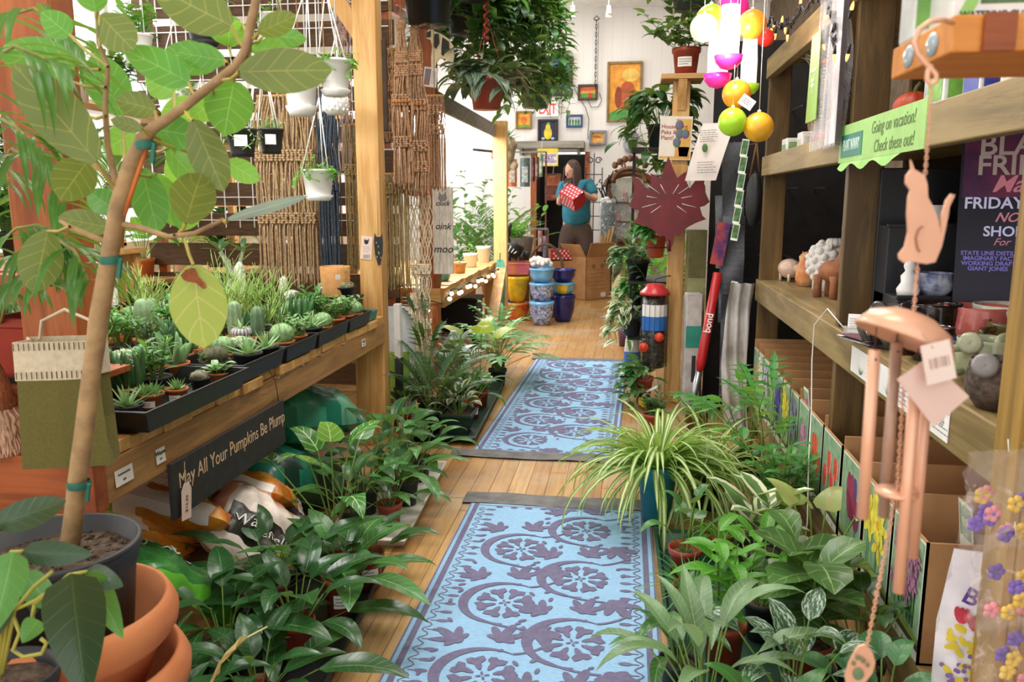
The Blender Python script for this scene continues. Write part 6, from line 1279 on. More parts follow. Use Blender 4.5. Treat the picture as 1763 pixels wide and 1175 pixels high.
mug('dark blue glazed mug beside the koala mug', 1642, 632, .05, .075, GLZ('#1f2d55', .3, '#3a4f8a'), None, True, x=.80)
mug('black and gold glazed mug behind the koala mug', 1738, 618, .062, .1, GLZ('#1d1a18', .2, '#7a6a3a'), None, True, x=.90)
mug('rough brown textured mug with a large grey ear, nearest the shelf end', 1716, 702, .06, .1, M('#4d3d33', .6, .35, 60, .6), M('#8d8a88', .3, .2), False, x=.765)
mug('dark brown glazed jug under the copper canopy of the chime', 1600, 620, .055, .09, GLZ('#3a211a', .2), None, True, x=.84)
t = thing('white_figurine', 'small seated white figurine on the black riser', 'figurine', (.85, 2.6, .994)); b = B(); b.lathe([(0, 0), (.03, 0), (.034, .02), (.022, .04), (.024, .06), (.012, .075), (.018, .09), (.012, .108), (0, .112)], n=14); b.build('body', M_WHITE, t)
mug('little grey planter with a dark cactus on the black riser', 1500, 430, .04, .06, M('#dcdcd8', .4, .1), None, False, 'pot', x=1.0).location = (.96, 2.75, 1.205)
pm = frame((.955, 2.53, .868), (.985, -.17, 0), (.14, .1, .98)) @ MX.Scale(1.36, 4)
t = thing('event_poster', 'dark purple Black Friday Market poster leaning at the near end of the middle shelf', 'poster', pm.translation); m0 = MX.Translation(-pm.translation) @ pm
b = B(); b.prism([(0, 0), (.28, 0), (.28, .47), (0, .47)], .003, m0); b.build('sheet', M('#1b1830', .45, .2, 4), t); b = B(); rect(b, m0, .005, .31, .275, .465, .002); b.build('sunset_picture', M('#3a1f55', .4, .4, 5, col2='#8a2f5a'), t)
WT = M('#c9c6e8', .5, 0, emit=.3); PKT = M('#d98a9a', .5, 0, emit=.2); PUT = M('#8478d0', .5, 0, emit=.2)
for s_, x, y, sz, mm, sh, bo in (('Madison', .14, .455, .022, PKT, .4, 0), ('BLACK', .052, .42, .062, M('#e4d6d0', .5, 0), 0, .001), ('FRIDAY', .05, .377, .058, M('#e4d6d0', .5, 0), 0, .001), ('Market', .08, .338, .05, PKT, .4, .0006), ('FRIDAY NOV 26', .03, .298, .034, WT, 0, .0006), ('NOON to 5pm', .07, .268, .028, PKT, .4, .0004), ('SHOP LOCAL', .05, .238, .03, WT, 0, .0005), ('For The Holidays', .07, .216, .022, PKT, .4, 0), ('STATE LINE DISTILLERY', .01, .192, .0125, PUT, 0, .0003), ('IMAGINARY FACTORY', .015, .181, .0125, PUT, 0, .0003), ('WORKING DRAFT BEER', .012, .17, .0125, PUT, 0, .0003), ('GIANT JONES', .025, .159, .0125, PUT, 0, .0003), ('THE', .165, .178, .0125, PUT, 0, .0003), ('VINTAGE', .155, .167, .0125, PUT, 0, .0003)):
 text(t, s_, sz, m0 @ MX.Translation((x - .02 if sz > .03 else x, y, .0024)), mm, 'LEFT', shear=sh, bold=bo)
t = thing('shelf_card_strip', 'white printed plant cards taped along the middle shelf edge', 'label', (XF - .002, 2.2, .8)); b = B(); [b.box((0, .2 - .2 * k, 0.0), (.002, .17, .075)) for k in range(3)]
b = B(); b.box((0, .0, 0), (.002, .78, .078)); b.build('strip', M_WHITE, t)
for k in range(3):
 b = B(); rosette(b, 8, (.03, .04), .2, w_aloe, (30, 85), (0, 5), 0, nx=1, seg=3); b.xf(FX((-.002, .28 - .26 * k, -.03)) @ MX.Diagonal((1, 1, .05, 1)) @ MX.Rotation(-PI / 2, 4, 'X')); b.build('plant_print', [L_SUCD, M_STEM], t)
b = B(); m = FX((-.0014, 0, 0)); [lines(b, m, -.22 + .26 * k, -.12 + .26 * k, -.03, .03, 5, .003) for k in range(3)]; b.build('print', M_GREYINK, t); text(t, 'SOIL PLANT CO', .03, FX((-.0014, -.3, 0)), M_GREYINK, sx=.6)
t = thing('plant_nanny_sign', 'light green Plant Nanny sign on the upper shelf front', 'sign', (XF - .003, 2.45, 1.452)); y0, y1 = P(1447, 262, x=XF).y, P(1597, 220, x=XF).y
b = B(); b.box((0, (y0 + y1) / 2 - 2.45, 0.008), (.004, y0 - y1, .118)); b.build('board', M('#a3d07a', .6, .05), t)
yc = (y0 + y1) / 2 - 2.45; L_ = y0 - y1; b = B(); b.box((-.003, yc + L_ * .31, .0), (.002, L_ * .3, .07)); b.build('logo_panel', M('#2f7f6c', .5, .05), t)
text(t, 'PLANT NANNY', .05, FX((-.0042, yc + L_ * .31, .0)), M('#dff0e6', .5, 0), sx=L_ * .3 / .44); text(t, 'Going on vacation!', .05, FX((-.0026, yc - L_ * .18, .032)), M('#5f7a4a', .6, 0), sx=L_ * .52 / .43, shear=.2); text(t, 'Check these out!', .05, FX((-.0026, yc - L_ * .2, -.022)), M('#5f7a4a', .6, 0), sx=L_ * .48 / .4, shear=.2)
b = B(); b.grid(lambda u, v: V((-.004 - .01 * v, yc + L_ * (.45 - .75 * u), -.052 - .018 * v * (1 + .6 * math.sin(u * 17)))), 20, 3); b.build('torn_fringe', M('#8fc46a', .7, .1), t)
zt_ = 1.507
t = thing('pumpkin', 'small orange pumpkin on the upper shelf', 'pumpkin', (.83, 2.62, zt_)); b = B(); b.ball((0, 0, .042), (.056, .056, .044), 40, 14, f=lambda th, ph: 1 + .06 * abs(math.cos(ph * 5))); b.build('body', M('#b5431c', .5, .12), t); b = B(); b.tube([(0, 0, .08), (.004, 0, .1), (.014, 0, .112)], [.009, .006, .007], 8); b.build('stem', M('#5a5a30', .8, .2), t)
t = thing('wire_bird_feeder', 'white wire mesh bird feeder with red base on the upper shelf', 'bird feeder', (.77, 3.42, zt_)); b = B()
for k in range(16): a = k * PI / 8; b.tube([(.035 * math.cos(a), .035 * math.sin(a), .03), (.035 * math.cos(a), .035 * math.sin(a), .29)], .0013, 4)
for k in range(20): b.tube([(.035 * math.cos(a * .4), .035 * math.sin(a * .4), .03 + .0135 * k) for a in range(17)], .0011, 4)
b.build('mesh', M_WHITE, t); b = B(); b.lathe([(0, 0), (.055, 0), (.06, .015), (.038, .03), (0, .03)], n=20); b.build('base', M('#c43a2a', .3, .1), t); b = B(); b.lathe([(.0, .29), (.045, .29), (.04, .305), (.015, .32), (0, .32)], n=20); b.build('lid', M('#b23a2a', .3, .1), t); b = B(); b.tube([(.04 * math.cos(a), 0, .3 + .13 * math.sin(a)) for a in [PI * k / 10 for k in range(11)]], .0018, 5); b.build('handle', M_WHITE, t)
t = thing('film_bag', 'clear plastic sleeve with a green header card hanging from the top shelf', 'bag', P(1425, 130, x=.665)); h1 = 1.98 - t.location.z; h0 = 1.455 - t.location.z
b = B(); b.grid(lambda u, v: V((.012 * math.sin(u * 20 + v * 5) - .015 * math.sin(PI * u), (u - .5) * -.34 * (.8 + .2 * v), h0 + (h1 - h0) * (1 - v))), 26, 20); b.grid(lambda u, v: V((.03 + .012 * math.sin(u * 17 + v * 7), (u - .5) * -.34 * (.8 + .2 * v), h0 + (h1 - h0) * (1 - v))), 26, 20)
b.build('sleeve', GLASSY('#efecee', .3, .25, .12), t); b = B(); [b.grid(lambda u, v: V((.004 * k + .003 * math.sin(u * 9), -.015 - u * .14, h0 + .01 + (h1 - h0 - .02) * v)), 8, 2) for k in range(5)]; b.build('folded_film', M('#dcd3d6', .3, .06, 8), t)
b = B(); b.prism([(-.165, h0 + .1), (-.0, h0 + .1), (-.0, h1 - .13), (-.135, h1 - .13)], .002, FX((-.03, .0, 0))); b.build('header_card', M('#8fb857', .5, .05), t); text(t, 'my plants', .024, FX((-.0316, .085, .03)), TW, shear=.2)
b = B(); m = FX((-.0316, .085, -.02)); b.add([m @ V(q) for q in ((-.002, -.03, 0), (.002, -.03, 0), (.002, .02, 0), (-.002, .02, 0))], [(0, 1, 2, 3)]); [b.add([m @ V((sx * .012 + .01 * math.cos(a), y_ + .006 * math.sin(a), 0)) for a in [k * .785 for k in range(8)]], [tuple(range(8))]) for sx in (-1, 1) for y_ in (0, .018)]; b.build('leaf_logo', TW, t)
t = thing('cobweb', 'stretched grey fake cobweb under the top shelf', 'decoration', (.78, 3.5, 1.9)); b = B()
for k in range(46):
 p0 = V((random.uniform(-.05, .02), random.uniform(-.25, .45), 0)); p1 = V((random.uniform(-.02, .1), random.uniform(-.1, .1), random.uniform(-.25, -.12))); b.tube([p0, (p0 + p1) / 2 + V((0, 0, .03 * random.random())), p1], .0012, 3)
b.build('fibres', M('#b9b3ac', .9, .1), t)
for i, (x, y, w, d, h, c, c2, lab) in enumerate(((.82, 2.28, .1, .12, .22, '#e9ecec', '#7ab64a', 'white and green watering product box on the upper shelf'), (.84, 2.45, .05, .1, .26, '#cfd4d4', '#b9c4c0', 'grey clear-fronted pack leaning on the upper shelf'), (.82, 2.08, .08, .1, .2, '#dfe0e6', '#3a4fb0', 'white box with a blue edge on the upper shelf'), (.85, 1.92, .1, .12, .17, '#d9a060', '#e8e0d0', 'orange and silver foil pack on the upper shelf'), (.85, 1.75, .1, .14, .15, '#8a8784', '#c9c6c2', 'crinkled silver foil pack near the end of the upper shelf'), (.78, 4.1, .1, .12, .06, '#efece6', '#7fa06a', 'white card box with leaf print at the far end of the upper shelf'), (.8, 3.85, .1, .1, .07, '#f0eeea', '#c9c6c0', 'small plain white box at the far end of the upper shelf'), (1.0, 2.6, .05, .3, .36, '#5a4a3a', '#8d7a5c', 'brown paper roll pack at the back of the upper shelf'), (.98, 2.2, .05, .2, .42, '#28456a', '#1b2a44', 'dark blue display card at the back of the upper shelf'))):
 t = thing('product_box', lab, 'box', (x, y, zt_), 0, 'packaged goods on the upper shelf'); b = B(); b.box((0, 0, h / 2), (w, d, h)); b.build('carton', M(c, .35, .15, 14), t, bevel=.004); b = B(); rect(b, FX((-w / 2 - .001, 0, 0)), -d * .42, h * .1, d * .42, h * .55); rect(b, FY((0, -d / 2 - .001, 0)), -w * .4, h * .1, w * .4, h * .7); b.build('printed_panel', M(c2, .4, .15, 20), t)
t = thing('woven_basket', 'small brick-patterned woven basket at the far end of the upper shelf', 'basket', (.95, 4.2, zt_)); b = B(); b.lathe([(0, 0), (.08, 0), (.1, .16), (.095, .16), (.075, .01), (0, .01)], n=20); b.build('body', M('#8a6f4a', .9, .3, 30, .5), t)
t = thing('bracket_shelf', 'thick orange pine shelf arm at the top right corner', 'shelf', (.3, .855, 1.418)); b = B(); b.box((.25, .09, .017), (.5, .18, .034)); b.build('board', WOOD('#e0963f', '#c47a2c', 'x'), t, bevel=.002); b = B(); b.box((.04, -.0035, .017), (.028, .006, .034)); b.build('end_block', M_CEDX, t); b = B(); b.bar((.2, .09, -.005), (.42, .09, -.3), .03, .06); b.build('brace', M_CEDX, t, bevel=.002); b = B(); b.box((.45, .09, -.7), (.06, .12, 1.437)); b.build('post', M_CEDZ, t, bevel=.002)
[(lambda b: (b.ball((-.001, .12 - .07 * k, .016), (.003, .016, .012), 10, 6), b.build('glue_spot', M('#9fb0b8', .2, .1), t)))(B()) for k in range(2)]
zb = 1.4525
t = thing('watering_globe_box', 'white and green Watering Globe box on the corner shelf arm', 'box', (.355, .95, zb)); b = B(); b.box((.0, 0, .1), (.075, .08, .2)); b.build('carton', M('#dfe0de', .4, .08), t, bevel=.002); b = B(); rect(b, FY((0, -.0405, 0)), -.012, .02, .034, .19); b.build('green_panel', M('#4a6a3a', .4, .2, 40), t); text(t, 'WATERING GLOBE', .0085, FY((.006, -.0408, .01)), M_INK, bold=.0002); b = B(); b.poly([FY((0, -.0408, 0)) @ V(q) for q in ((-.036, .002, 0), (-.014, .05, 0), (-.014, .022, 0), (-.024, .002, 0))]); b.build('leaf_stripe', M('#8fc46a', .5, .05), t)
b = B(); b.prism([(.008, .19), (.018, .19), (.014, .04)], .001, FY((0, -.0412, 0))); b.build('globe_stem_picture', M('#8a3a24', .3, .1), t)
t = thing('foil_pack', 'crinkled silver and copper foil pack on the corner shelf arm', 'pack', (.435, .95, zb)); b = B(); b.grid(lambda u, v: V(((u - .5) * .08, -.03 * math.sin(PI * u) + .006 * math.sin(v * 60) * math.sin(u * 9), v * .16)), 16, 30); b.grid(lambda u, v: V(((u - .5) * .08, .03 * math.sin(PI * u), v * .16)), 16, 6); b.build('wrapper', M('#c9b5a8', .15, .3, 40, .3, metal=.8), t)
t = thing('leaf_pack', 'white pack with a grey leaf print beside the Watering Globe box', 'pack', (.312, 1.0, zb)); b = B(); b.box((0, 0, .09), (.02, .05, .18)); b.build('carton', M('#cdd0cc', .35, .1, 10), t, bevel=.003); b = B(); rect(b, FY((0, -.0255, 0)), -.008, .01, .008, .12); b.build('leaf_print', M('#6aa04a', .4, .2), t)
COP = M('#e8b191', .32, .05, metal=.15, spec=.6)
yw = .8; o = P(1596, 130, y=yw); t = thing('wind_chime', 'copper cat wind chime with tubes and a paw, hanging at the right front', 'wind chime', o); W = lambda px, py, y=yw: P(px, py, y=y) - o; k = S(1, yw)
b = B(); b.tube([W(1640, 40, .85), W(1625, 34), W(1603, 36), W(1583, 50), W(1575, 72), W(1580, 92), W(1597, 112), W(1612, 128), W(1612, 140), W(1603, 146), W(1596, 138), W(1598, 122), W(1604, 112)], .0024, 8); b.build('hook', COP, t)
def chain(p, q, n, s=1):
 b = B(); p, q = V(p), V(q); d = q - p; L_ = d.length / n
 for i in range(n):
  c = p + d * ((i + .5) / n); sd = V((1, 0, 0)) if i % 2 else V((.35, .94, 0)); u = d.normalized()
  b.tube([c + u * (L_ * .72 * math.cos(a)) + sd * (L_ * .4 * math.sin(a)) for a in [2 * PI * j / 9 for j in range(10)]], L_ * .16 * s, 5, caps=False)
 b.build('chain', COP, t)
chain(W(1604, 146), W(1593, 300), 24); chain(W(1580, 455), W(1573, 540), 13); chain(W(1557, 640), W(1545, 850), 30); chain(W(1543, 850), W(1492, 1118), 40)
cat = [(1566, 275), (1573, 292), (1592, 302), (1597, 318), (1598, 340), (1607, 355), (1618, 380), (1622, 405), (1624, 370), (1632, 345), (1641, 334), (1648, 336), (1638, 356), (1632, 390), (1624, 425), (1612, 452), (1596, 455), (1566, 450), (1556, 453), (1546, 446), (1545, 438), (1556, 425), (1562, 400), (1560, 370), (1562, 340), (1566, 328), (1557, 316), (1558, 303), (1567, 292)]
mm = frame((0, 0, 0), CR, (0, 0, 1)); mi_ = mm.inverted()
b = B(); b.prism([tuple((mi_ @ W(x, y))[:2]) for x, y in cat], .0025, mm); b.build('cat_plate', COP, t); b = B(); b.tube([W(1589, 390, yw - .003), W(1582, 395, yw - .003), W(1577, 410, yw - .003), W(1580, 428, yw - .003), W(1584, 434, yw - .003)], .0008, 5); b.build('leg_line', M('#9a6a50', .5, 0), t)
b = B(); c0 = W(1558, 585); b.lathe([(.0, .022), (.02, .021), (.038, .012), (.047, -.004), (.045, -.006), (.03, .006), (0, .016)], c0 + V((0, 0, .004)), 40, sx=1.0, sy=.9, m=Euler((R(-10), R(22), 0)).to_matrix()); b.build('canopy', COP, t)
for x, y0, y1, dy, m_ in ((1506, 603, 892, -.012, COP), (1544, 590, 890, .03, M('#b99a86', .3, .1, metal=.2)), (1578, 640, 1020, -.015, COP), (1598, 640, 960, .012, COP)):
 x1 = x - (y1 - y0) * (x - 881) / 8500; b = B(); p, q = W(x, y0, yw + dy), W(x1, y1, yw + dy); b.tube([p, q], .0056, 14); tb = b.build('tube', m_, t); b = B(); b.tube([p + V((0, -.006, -.008)), p + V((0, .006, -.008))], .0012, 6); b.tube([p, p + V((.0, 0, .022))], .0006, 4); b.build('cord_hole', M_INK, tb)
b = B(); b.lathe([(0, 0), (.02, 0), (.02, .003), (0, .003)], W(1543, 850), 28); b.build('striker', COP, t)
pw = [(1478, 1112), (1490, 1110), (1503, 1125), (1508, 1142), (1503, 1160), (1488, 1178), (1470, 1186), (1456, 1180), (1453, 1162), (1460, 1140), (1470, 1122)]
b = B(); b.prism([tuple((mi_ @ W(x, y, .79))[:2]) for x, y in pw], .0022, mm @ MX.Translation((0, 0, (mi_ @ W(1480, 1150, .79)).z))); pb = b.build('paw_plate', COP, t)
b = B()
for x, y, r_ in ((1477, 1133, 4), (1486, 1138, 4), (1470, 1143, 3.5), (1494, 1146, 3.5), (1478, 1162, 9)): b.ball(W(x, y, .786), (r_ * k, .0008, r_ * k * 1.3), 12, 6)
b.build('cutout', M('#5f7a55', .6, .2), pb)
b = B(); b.prism([tuple((mi_ @ W(x, y, .77))[:2]) for x, y in ((1596, 616), (1673, 685), (1608, 736), (1540, 652))], .0012, mm @ MX.Translation((0, 0, (mi_ @ W(1605, 680, .77)).z))); b.build('paper_tag', M('#e6c6ba', .6, .03), t)
mt = mm @ MX.Translation((0, 0, (mi_ @ W(1605, 640, .755)).z)); cpt = lambda x, y: tuple((mi_ @ W(x, y, .755))[:2]); b = B(); b.prism([cpt(1583, 596), cpt(1636, 585), cpt(1650, 652), cpt(1596, 664)], .001, mt); tg = b.build('barcode_tag', M('#f1ddd2', .6, .03), t)
b = B(); [b.add([mt @ V((*cpt(x, y), .0008)) for x, y in ((x0, 618 - (x0 - 1600) * .2), (x0 + w_, 618 - (x0 - 1600) * .2), (x0 + w_ + 3, 636 - (x0 - 1600) * .2), (x0 + 3, 636 - (x0 - 1600) * .2))], [(0, 1, 2, 3)], flat=True) for x0, w_ in ((1598, 3), (1604, 2), (1608, 4), (1615, 2), (1620, 3), (1625, 4), (1632, 2))]; b.build('barcode', M('#b08a7a', .7, 0), tg)
b = B(); b.tube([W(1588, 575, .76), W(1600, 590, .755), W(1606, 600, .754)], .0006, 4); b.build('tag_string', M('#b9a090', .8, 0), t)
t = thing('bulb_bag', 'white spring bulb bag printed with red tulips and yellow daffodils', 'bag', (.76, 1.66, .203)); b = B(); mB = frame((0, 0, 0), (.95, -.32, 0), (.12, .06, 1))
b.grid(lambda u, v: mB @ V(((u - .5) * .2 * (1 - .45 * max(0, v - .55)), v * .36, .028 * math.sin(PI * u) * (1 - .7 * v) + .004 * math.sin(u * 13 + v * 20))), 16, 18); b.grid(lambda u, v: mB @ V(((u - .5) * .2 * (1 - .45 * max(0, v - .55)), v * .36, -.028 * math.sin(PI * u) * (1 - .7 * v))), 16, 6)
for i, f in enumerate(b.f): b.mi[i] = 1 if sum(b.v[j][2] for j in f) / 4 < .05 else 0
b.build('sack', [M('#e6e2ea', .3, .06), M('#6a4aa0', .35, .1)], t); zf = lambda x: .029 * math.sin(PI * (x / .2 + .5))
def petal(b, x, y, rx, ry, a, dz): b.add([mB @ V((x + math.cos(q) * rx * math.cos(a) - math.sin(q) * ry * math.sin(a), y + math.cos(q) * rx * math.sin(a) + math.sin(q) * ry * math.cos(a), zf(x) * (1 - .7 * y / .36) + dz)) for q in [2 * PI * k / 10 for k in range(10)]], [tuple(range(10))], flat=True)
b = B(); [petal(b, x + dx_, y, .008, .018, a, .005 + .0002 * j) for x, y in ((-.055, .225), (-.03, .215), (-.005, .19), (.012, .17)) for j, (dx_, a) in enumerate(((-.006, .25), (.006, -.25), (0, 0)))]; b.build('tulip_print', M('#c4354a', .4, .15, 40), t)
b = B(); rn = random.Random(3); [petal(b, rn.uniform(-.075, .01) , rn.uniform(.08, .2), .012, .006, rn.random() * 6, .0056 + .0001 * j) for j in range(34)]; b.build('daffodil_print', M('#e6cf3a', .4, .1), t); b = B(); [petal(b, rn.uniform(-.085, -.01), rn.uniform(.05, .15), .005, .005, 0, .0092 + .0001 * j) for j in range(26)]; b.build('hyacinth_print', M('#8a6aa8', .4, .1), t)
q = text(t, 'Bulb', .05, mB @ MX.Translation((-.015, .262, .034)) @ MX.Rotation(-.35, 4, 'Z'), M('#5a3a98', .4, 0), bold=.001)
for i, (px, py, lab) in enumerate(((1728, 860, 'topmost cellophane pack of dried flowers hanging at the right edge'), (1740, 1000, 'middle cellophane pack of yellow and violet flowers at the right edge'), (1745, 1130, 'lowest cellophane pack of pink flowers at the right edge'))):
 q = P(px, py, y=1.22); t = thing('cellophane_pack', lab, 'bag', q, .3, 'cellophane flower packs'); b = B()
 for sg in (1, -1): b.grid(lambda u, v: V(((u - .5) * .13 + .004 * math.sin(v * 20), sg * (.028 * math.sin(PI * u) * math.sin(PI * min(1, v * 1.1)) + .005 * math.sin(u * 15 + v * 22 + i)), (.5 - v) * .15)), 14, 14)
 b.build('film', GLASSY('#f3e6e0', .1), t)
 for nm, c, s in (('pink_flower', '#d98a96', 1), ('yellow_flower', '#d9b94a', 2), ('violet_flower', '#6a4fb0', 3)):
  b = B(); rn = random.Random(i * 7 + s)
  for _ in range(3 if (i + s) % 3 else 5): c0 = V((rn.uniform(-.04, .04), rn.uniform(-.01, .01), rn.uniform(-.06, .03))); [b.ball(c0 + V((math.cos(a) * .008, -.004, math.sin(a) * .008)), (.008, .004, .006), 6, 4) for a in (0, 1.25, 2.5, 3.75, 5)]
  b.build(nm, M(c, .6, .15), t)
 b = B(); b.tube([(0, 0, .072), (.0, .004, .09)], .0008, 4); b.build('hanger', M_CORD, t)
t = thing('twine', 'thin white cord hanging off the middle shelf down past the bulb boxes', 'cord', (0, 0, 0)); b = B(); b.tube([(.72, 2.79, .864), P(1425, 532, x=.685), P(1402, 560, x=.68), P(1398, 620, x=.68), P(1397, 700, x=.66), P(1392, 800, x=.655), P(1390, 900, x=.64), P(1386, 930, x=.64)], .0022, 6); b.build('cord', M_CORD, t)
# ================================================================ right : post, hanging goods, floor plants
t = thing('aisle_post', 'square pine post with a small top platform at the right edge of the far rug', 'post', (.31, 5.22, 0)); b = B(); b.box((0, 0, .995), (.1, .1, 1.99)); b.build('post', M_PINEZ, t, bevel=.004); b = B(); b.box((0, 0, 2.005), (.25, .26, .03)); b.build('platform', M_PINEX, t, bevel=.003); b = B(); b.bar((0, -.05, 1.82), (0, -.12, 1.99), .05, .02); b.build('bracket', M_PINEZ, t)
zt2 = 2.022
potted('potted_plant', 'leafy plant in a red pot standing on top of the pine post', (.33, 5.2, zt2), .085, .155, M_REDP, f_bush(14, (.2, .42), 9, (.07, .11), .55, wf=w_ovate, lean=(25, 85), spread=.05, dr=(20, 70)), L_DEEP, stick=True, stick_az=-1.75)
potted('hanging_plant', 'philodendron trailing long leaves down the left of the pine post', (.2, 5.5, 1.62), .09, .14, M_NURS, f_vine(20, (.1, .75), 9, (.11, .17), .5, w_ovate, .08, .25, .22, crown=14), L_DEEP, group='plants hung on the pine post')
potted('hanging_plant', 'dark leafy plant hanging behind the catalog poster', (.3, 5.6, 1.3), .09, .14, M_NURS, f_lily(16, (.12, .2), .4, (.1, .2)), L_MID, group='plants hung on the pine post')
potted('hanging_plant', 'silver-leaved pothos in a clay pot in the wire ring on the pine post', (.185, 5.2, .93), .065, .13, M('#b5502f', .35, .1), f_vine(9, (.02, .12), 7, (.08, .12), .7, w_heart, .05, .1, .14, sector=(1.9, 4.4), crown=8), L_MID, group='plants hung on the pine post')
for i, (x, y, z, r, lab, lm) in enumerate(((.08, 5.6, .75, .08, 'pale green pothos cascading between the clay pot and the feeder', L_CALA), (.05, 5.5, .38, .07, 'mint green vine just left of the bird feeder', L_RUB), (.1, 6.0, .5, .08, 'broad green vine behind the bird feeder', L_MID), (.12, 5.05, .06, .07, 'low green plant at the foot of the bird feeder', L_LILY2))): potted('hanging_plant', lab, (x, y, z), r, .13, M_NURS if i < 3 else M_REDP, f_vine(10, (.05, .3), 7, (.08, .12), .55, w_ovate, .06, .12, .12, sector=(1.5, 4.7), crown=10), lm, group='plants hung on the pine post')
t = thing('plant_ladder', 'dark metal tiered stand carrying the plants left of the pine post', 'stand', (.16, 5.72, 0))
for sx in (-.12, .2): b = B(); b.bar((sx, .1, 0), (sx, .1, 1.62), .02); b.build('upright', M_IRON, t)
for z in (.36, .49, .74, 1.29, 1.61): b = B(); b.box((.04, -.02, z), (.36, .5, .015)); b.build('shelf', M_IRON, t)
t = thing('wire_ring', 'wire pot ring bracketed to the low part of the pine post', 'bracket', (.185, 5.2, .99)); b = B(); b.tube([(.068 * math.cos(a), .068 * math.sin(a), 0) for a in [PI * k / 10 for k in range(21)]], .003, 5); b.tube([(.066, 0, 0), (.075, 0, 0)], .003, 5); b.build('ring', M_IRON, t); b = B(); b.tube([(.03 * math.cos(a), .045 * math.sin(a), -.062) for a in [PI * k / 6 for k in range(13)]], .003, 5); b.build('base_ring', M_IRON, t)
q = P(1163, 238, y=5.15); t = thing('plant_poster', 'printed indoor plant care poster hung on the pine post', 'poster', q); w, h = S(52, 5.15), S(70, 5.15); m = FY((0, 0, 0)) @ MX.Rotation(-.03, 4, 'Z'); b = B(); b.prism([(-w / 2, -h / 2), (w / 2, -h / 2), (w / 2, h / 2), (-w / 2, h / 2)], .003, m); b.build('sheet', M('#efe6d8', .5, .04), t); b = B(); rect(b, m, .0, -h * .48, w * .47, h * .44, .002); rect(b, m, -w * .48, -h * .48, w * .1, -h * .42, .0021); b.build('orange_panel', M('#e0954a', .5, .25, 12, col2='#e6c25a'), t)
for s_, y_, sz in (('Houseplant', .26, .034), ('Paks &', .13, .034), ('Plant!', .0, .034)): text(t, s_, sz, m @ MX.Translation((-w * .46, h * y_, .0024)), M('#a33a2a', .5, 0), 'LEFT', bold=.0004)
b = B(); [b.ball(m @ V((w * x, h * y, .002)), (.024, .003, .03), 10, 6) for x, y in ((.05, -.1), (.12, .1), (.1, .3), (.3, .1))]; b.build('leaf_picture', M('#4f8a3f', .5, .3, 30, col2='#7a5aa0'), t); b = B(); b.prism([(w * .14, -h * .42), (w * .4, -h * .42), (w * .45, -h * .2), (w * .1, -h * .2)], .004, m); b.build('pot_picture', M('#d9642a', .5, .1), t)
q = P(1152, 345, y=5.0); t = thing('metal_maple_leaf', 'large dark red metal maple leaf fixed to the pine post', 'ornament', q); k = S(1, 5.0)
ml = [(0, 72), (8, 50), (14, 36), (22, 42), (30, 46), (28, 30), (34, 18), (48, 36), (56, 42), (62, 44), (59, 34), (57, 24), (60, 8), (66, -6), (58, -12), (50, -14), (54, -28), (60, -34), (42, -40), (30, -46), (20, -54), (16, -60), (8, -58), (6, -70), (3, -78)]
out = [(x * k, y * k) for x, y in ml] + [(-x * k, y * k) for x, y in ml[::-1][:-1]]
b = B(); b.prism(out, .005, FY((0, 0, 0)) @ MX.Rotation(.05, 4, 'Z')); b.tube([(0, 0, -66 * k), (.01, 0, -85 * k)], .012, 6); b.build('leaf_plate', M('#6b141c', .4, .12, 10), t)
b = B()
for sg in (-1, 1):
 for a, r0, r1 in ((60, 12, 30), (35, 18, 44), (10, 20, 38), (-15, 22, 46), (-35, 16, 36)): b.tube([V((sg * math.cos(R(a)) * r * k, -.004, math.sin(R(a)) * r * k)) for r in (r0, r1)], .0028, 4)
b.build('vein_slots', M('#d9cfc8', .4, .1), t); b = B(); b.box((0, .07, 0), (.03, .14, .03)); b.build('mount', M_IRON, t)
q = P(1124, 632, y=5.08); t = thing('bird_feeder', 'black bird feeder with red lid and blue label hung left of the pine post', 'bird feeder', q); k = S(1, 5.08)
b = B(); b.lathe([(0, 0), (18 * k, 0), (20 * k, 6 * k), (20 * k, 128 * k), (0, 128 * k)], n=24); b.build('tube', GLASSY('#1a1c1e', .75), t); b = B(); b.lathe([(0, 126 * k), (26 * k, 126 * k), (25 * k, 131 * k), (17 * k, 138 * k), (14 * k, 144 * k), (0, 145 * k)], n=28); b.build('lid', M('#c9363a', .3, .1), t)
b = B(); b.grid(lambda u, v: V((21.5 * k * math.cos(-PI * .95 + u * PI * .9), 21.5 * k * math.sin(-PI * .95 + u * PI * .9), (66 + 24 * v) * k)), 14, 2); b.build('blue_label', M('#2f6fc0', .4, .05), t); b = B(); b.grid(lambda u, v: V((21.5 * k * math.cos(-PI * .95 + u * PI * .9), 21.5 * k * math.sin(-PI * .95 + u * PI * .9), (90 + 20 * v) * k)), 14, 2); b.build('white_label', M_PAPER, t)
b = B(); [b.tube([(23 * k * math.cos(a), 23 * k * math.sin(a), 2 * k), (23 * k * math.cos(a), 23 * k * math.sin(a), 126 * k)], .0016, 4) for a in [PI * j / 8 for j in range(16)]]; [b.tube([(23 * k * math.cos(a), 23 * k * math.sin(a), z * k) for a in [PI * j / 8 for j in range(17)]], .0016, 4) for z in range(4, 60, 9)]; b.build('cage', M_IRON, t)
for x, z in ((8, 56), (-17, 38)): b = B(); b.lathe([(.001, 0), (8 * k, 0), (8 * k, 2.5 * k), (.001, 3 * k)], (x * k, -23 * k, z * k), 16, m=MX.Rotation(R(90), 3, 'X')); b.build('ladybug_port', M('#d9442a', .35, .2, 60), t)
b = B(); b.tube([(0, 0, 145 * k), (0, 0, 152 * k), (22 * k, .08, 156 * k), (38 * k, .12, 156 * k)], .003, 5); b.build('hook', M_IRON, t)
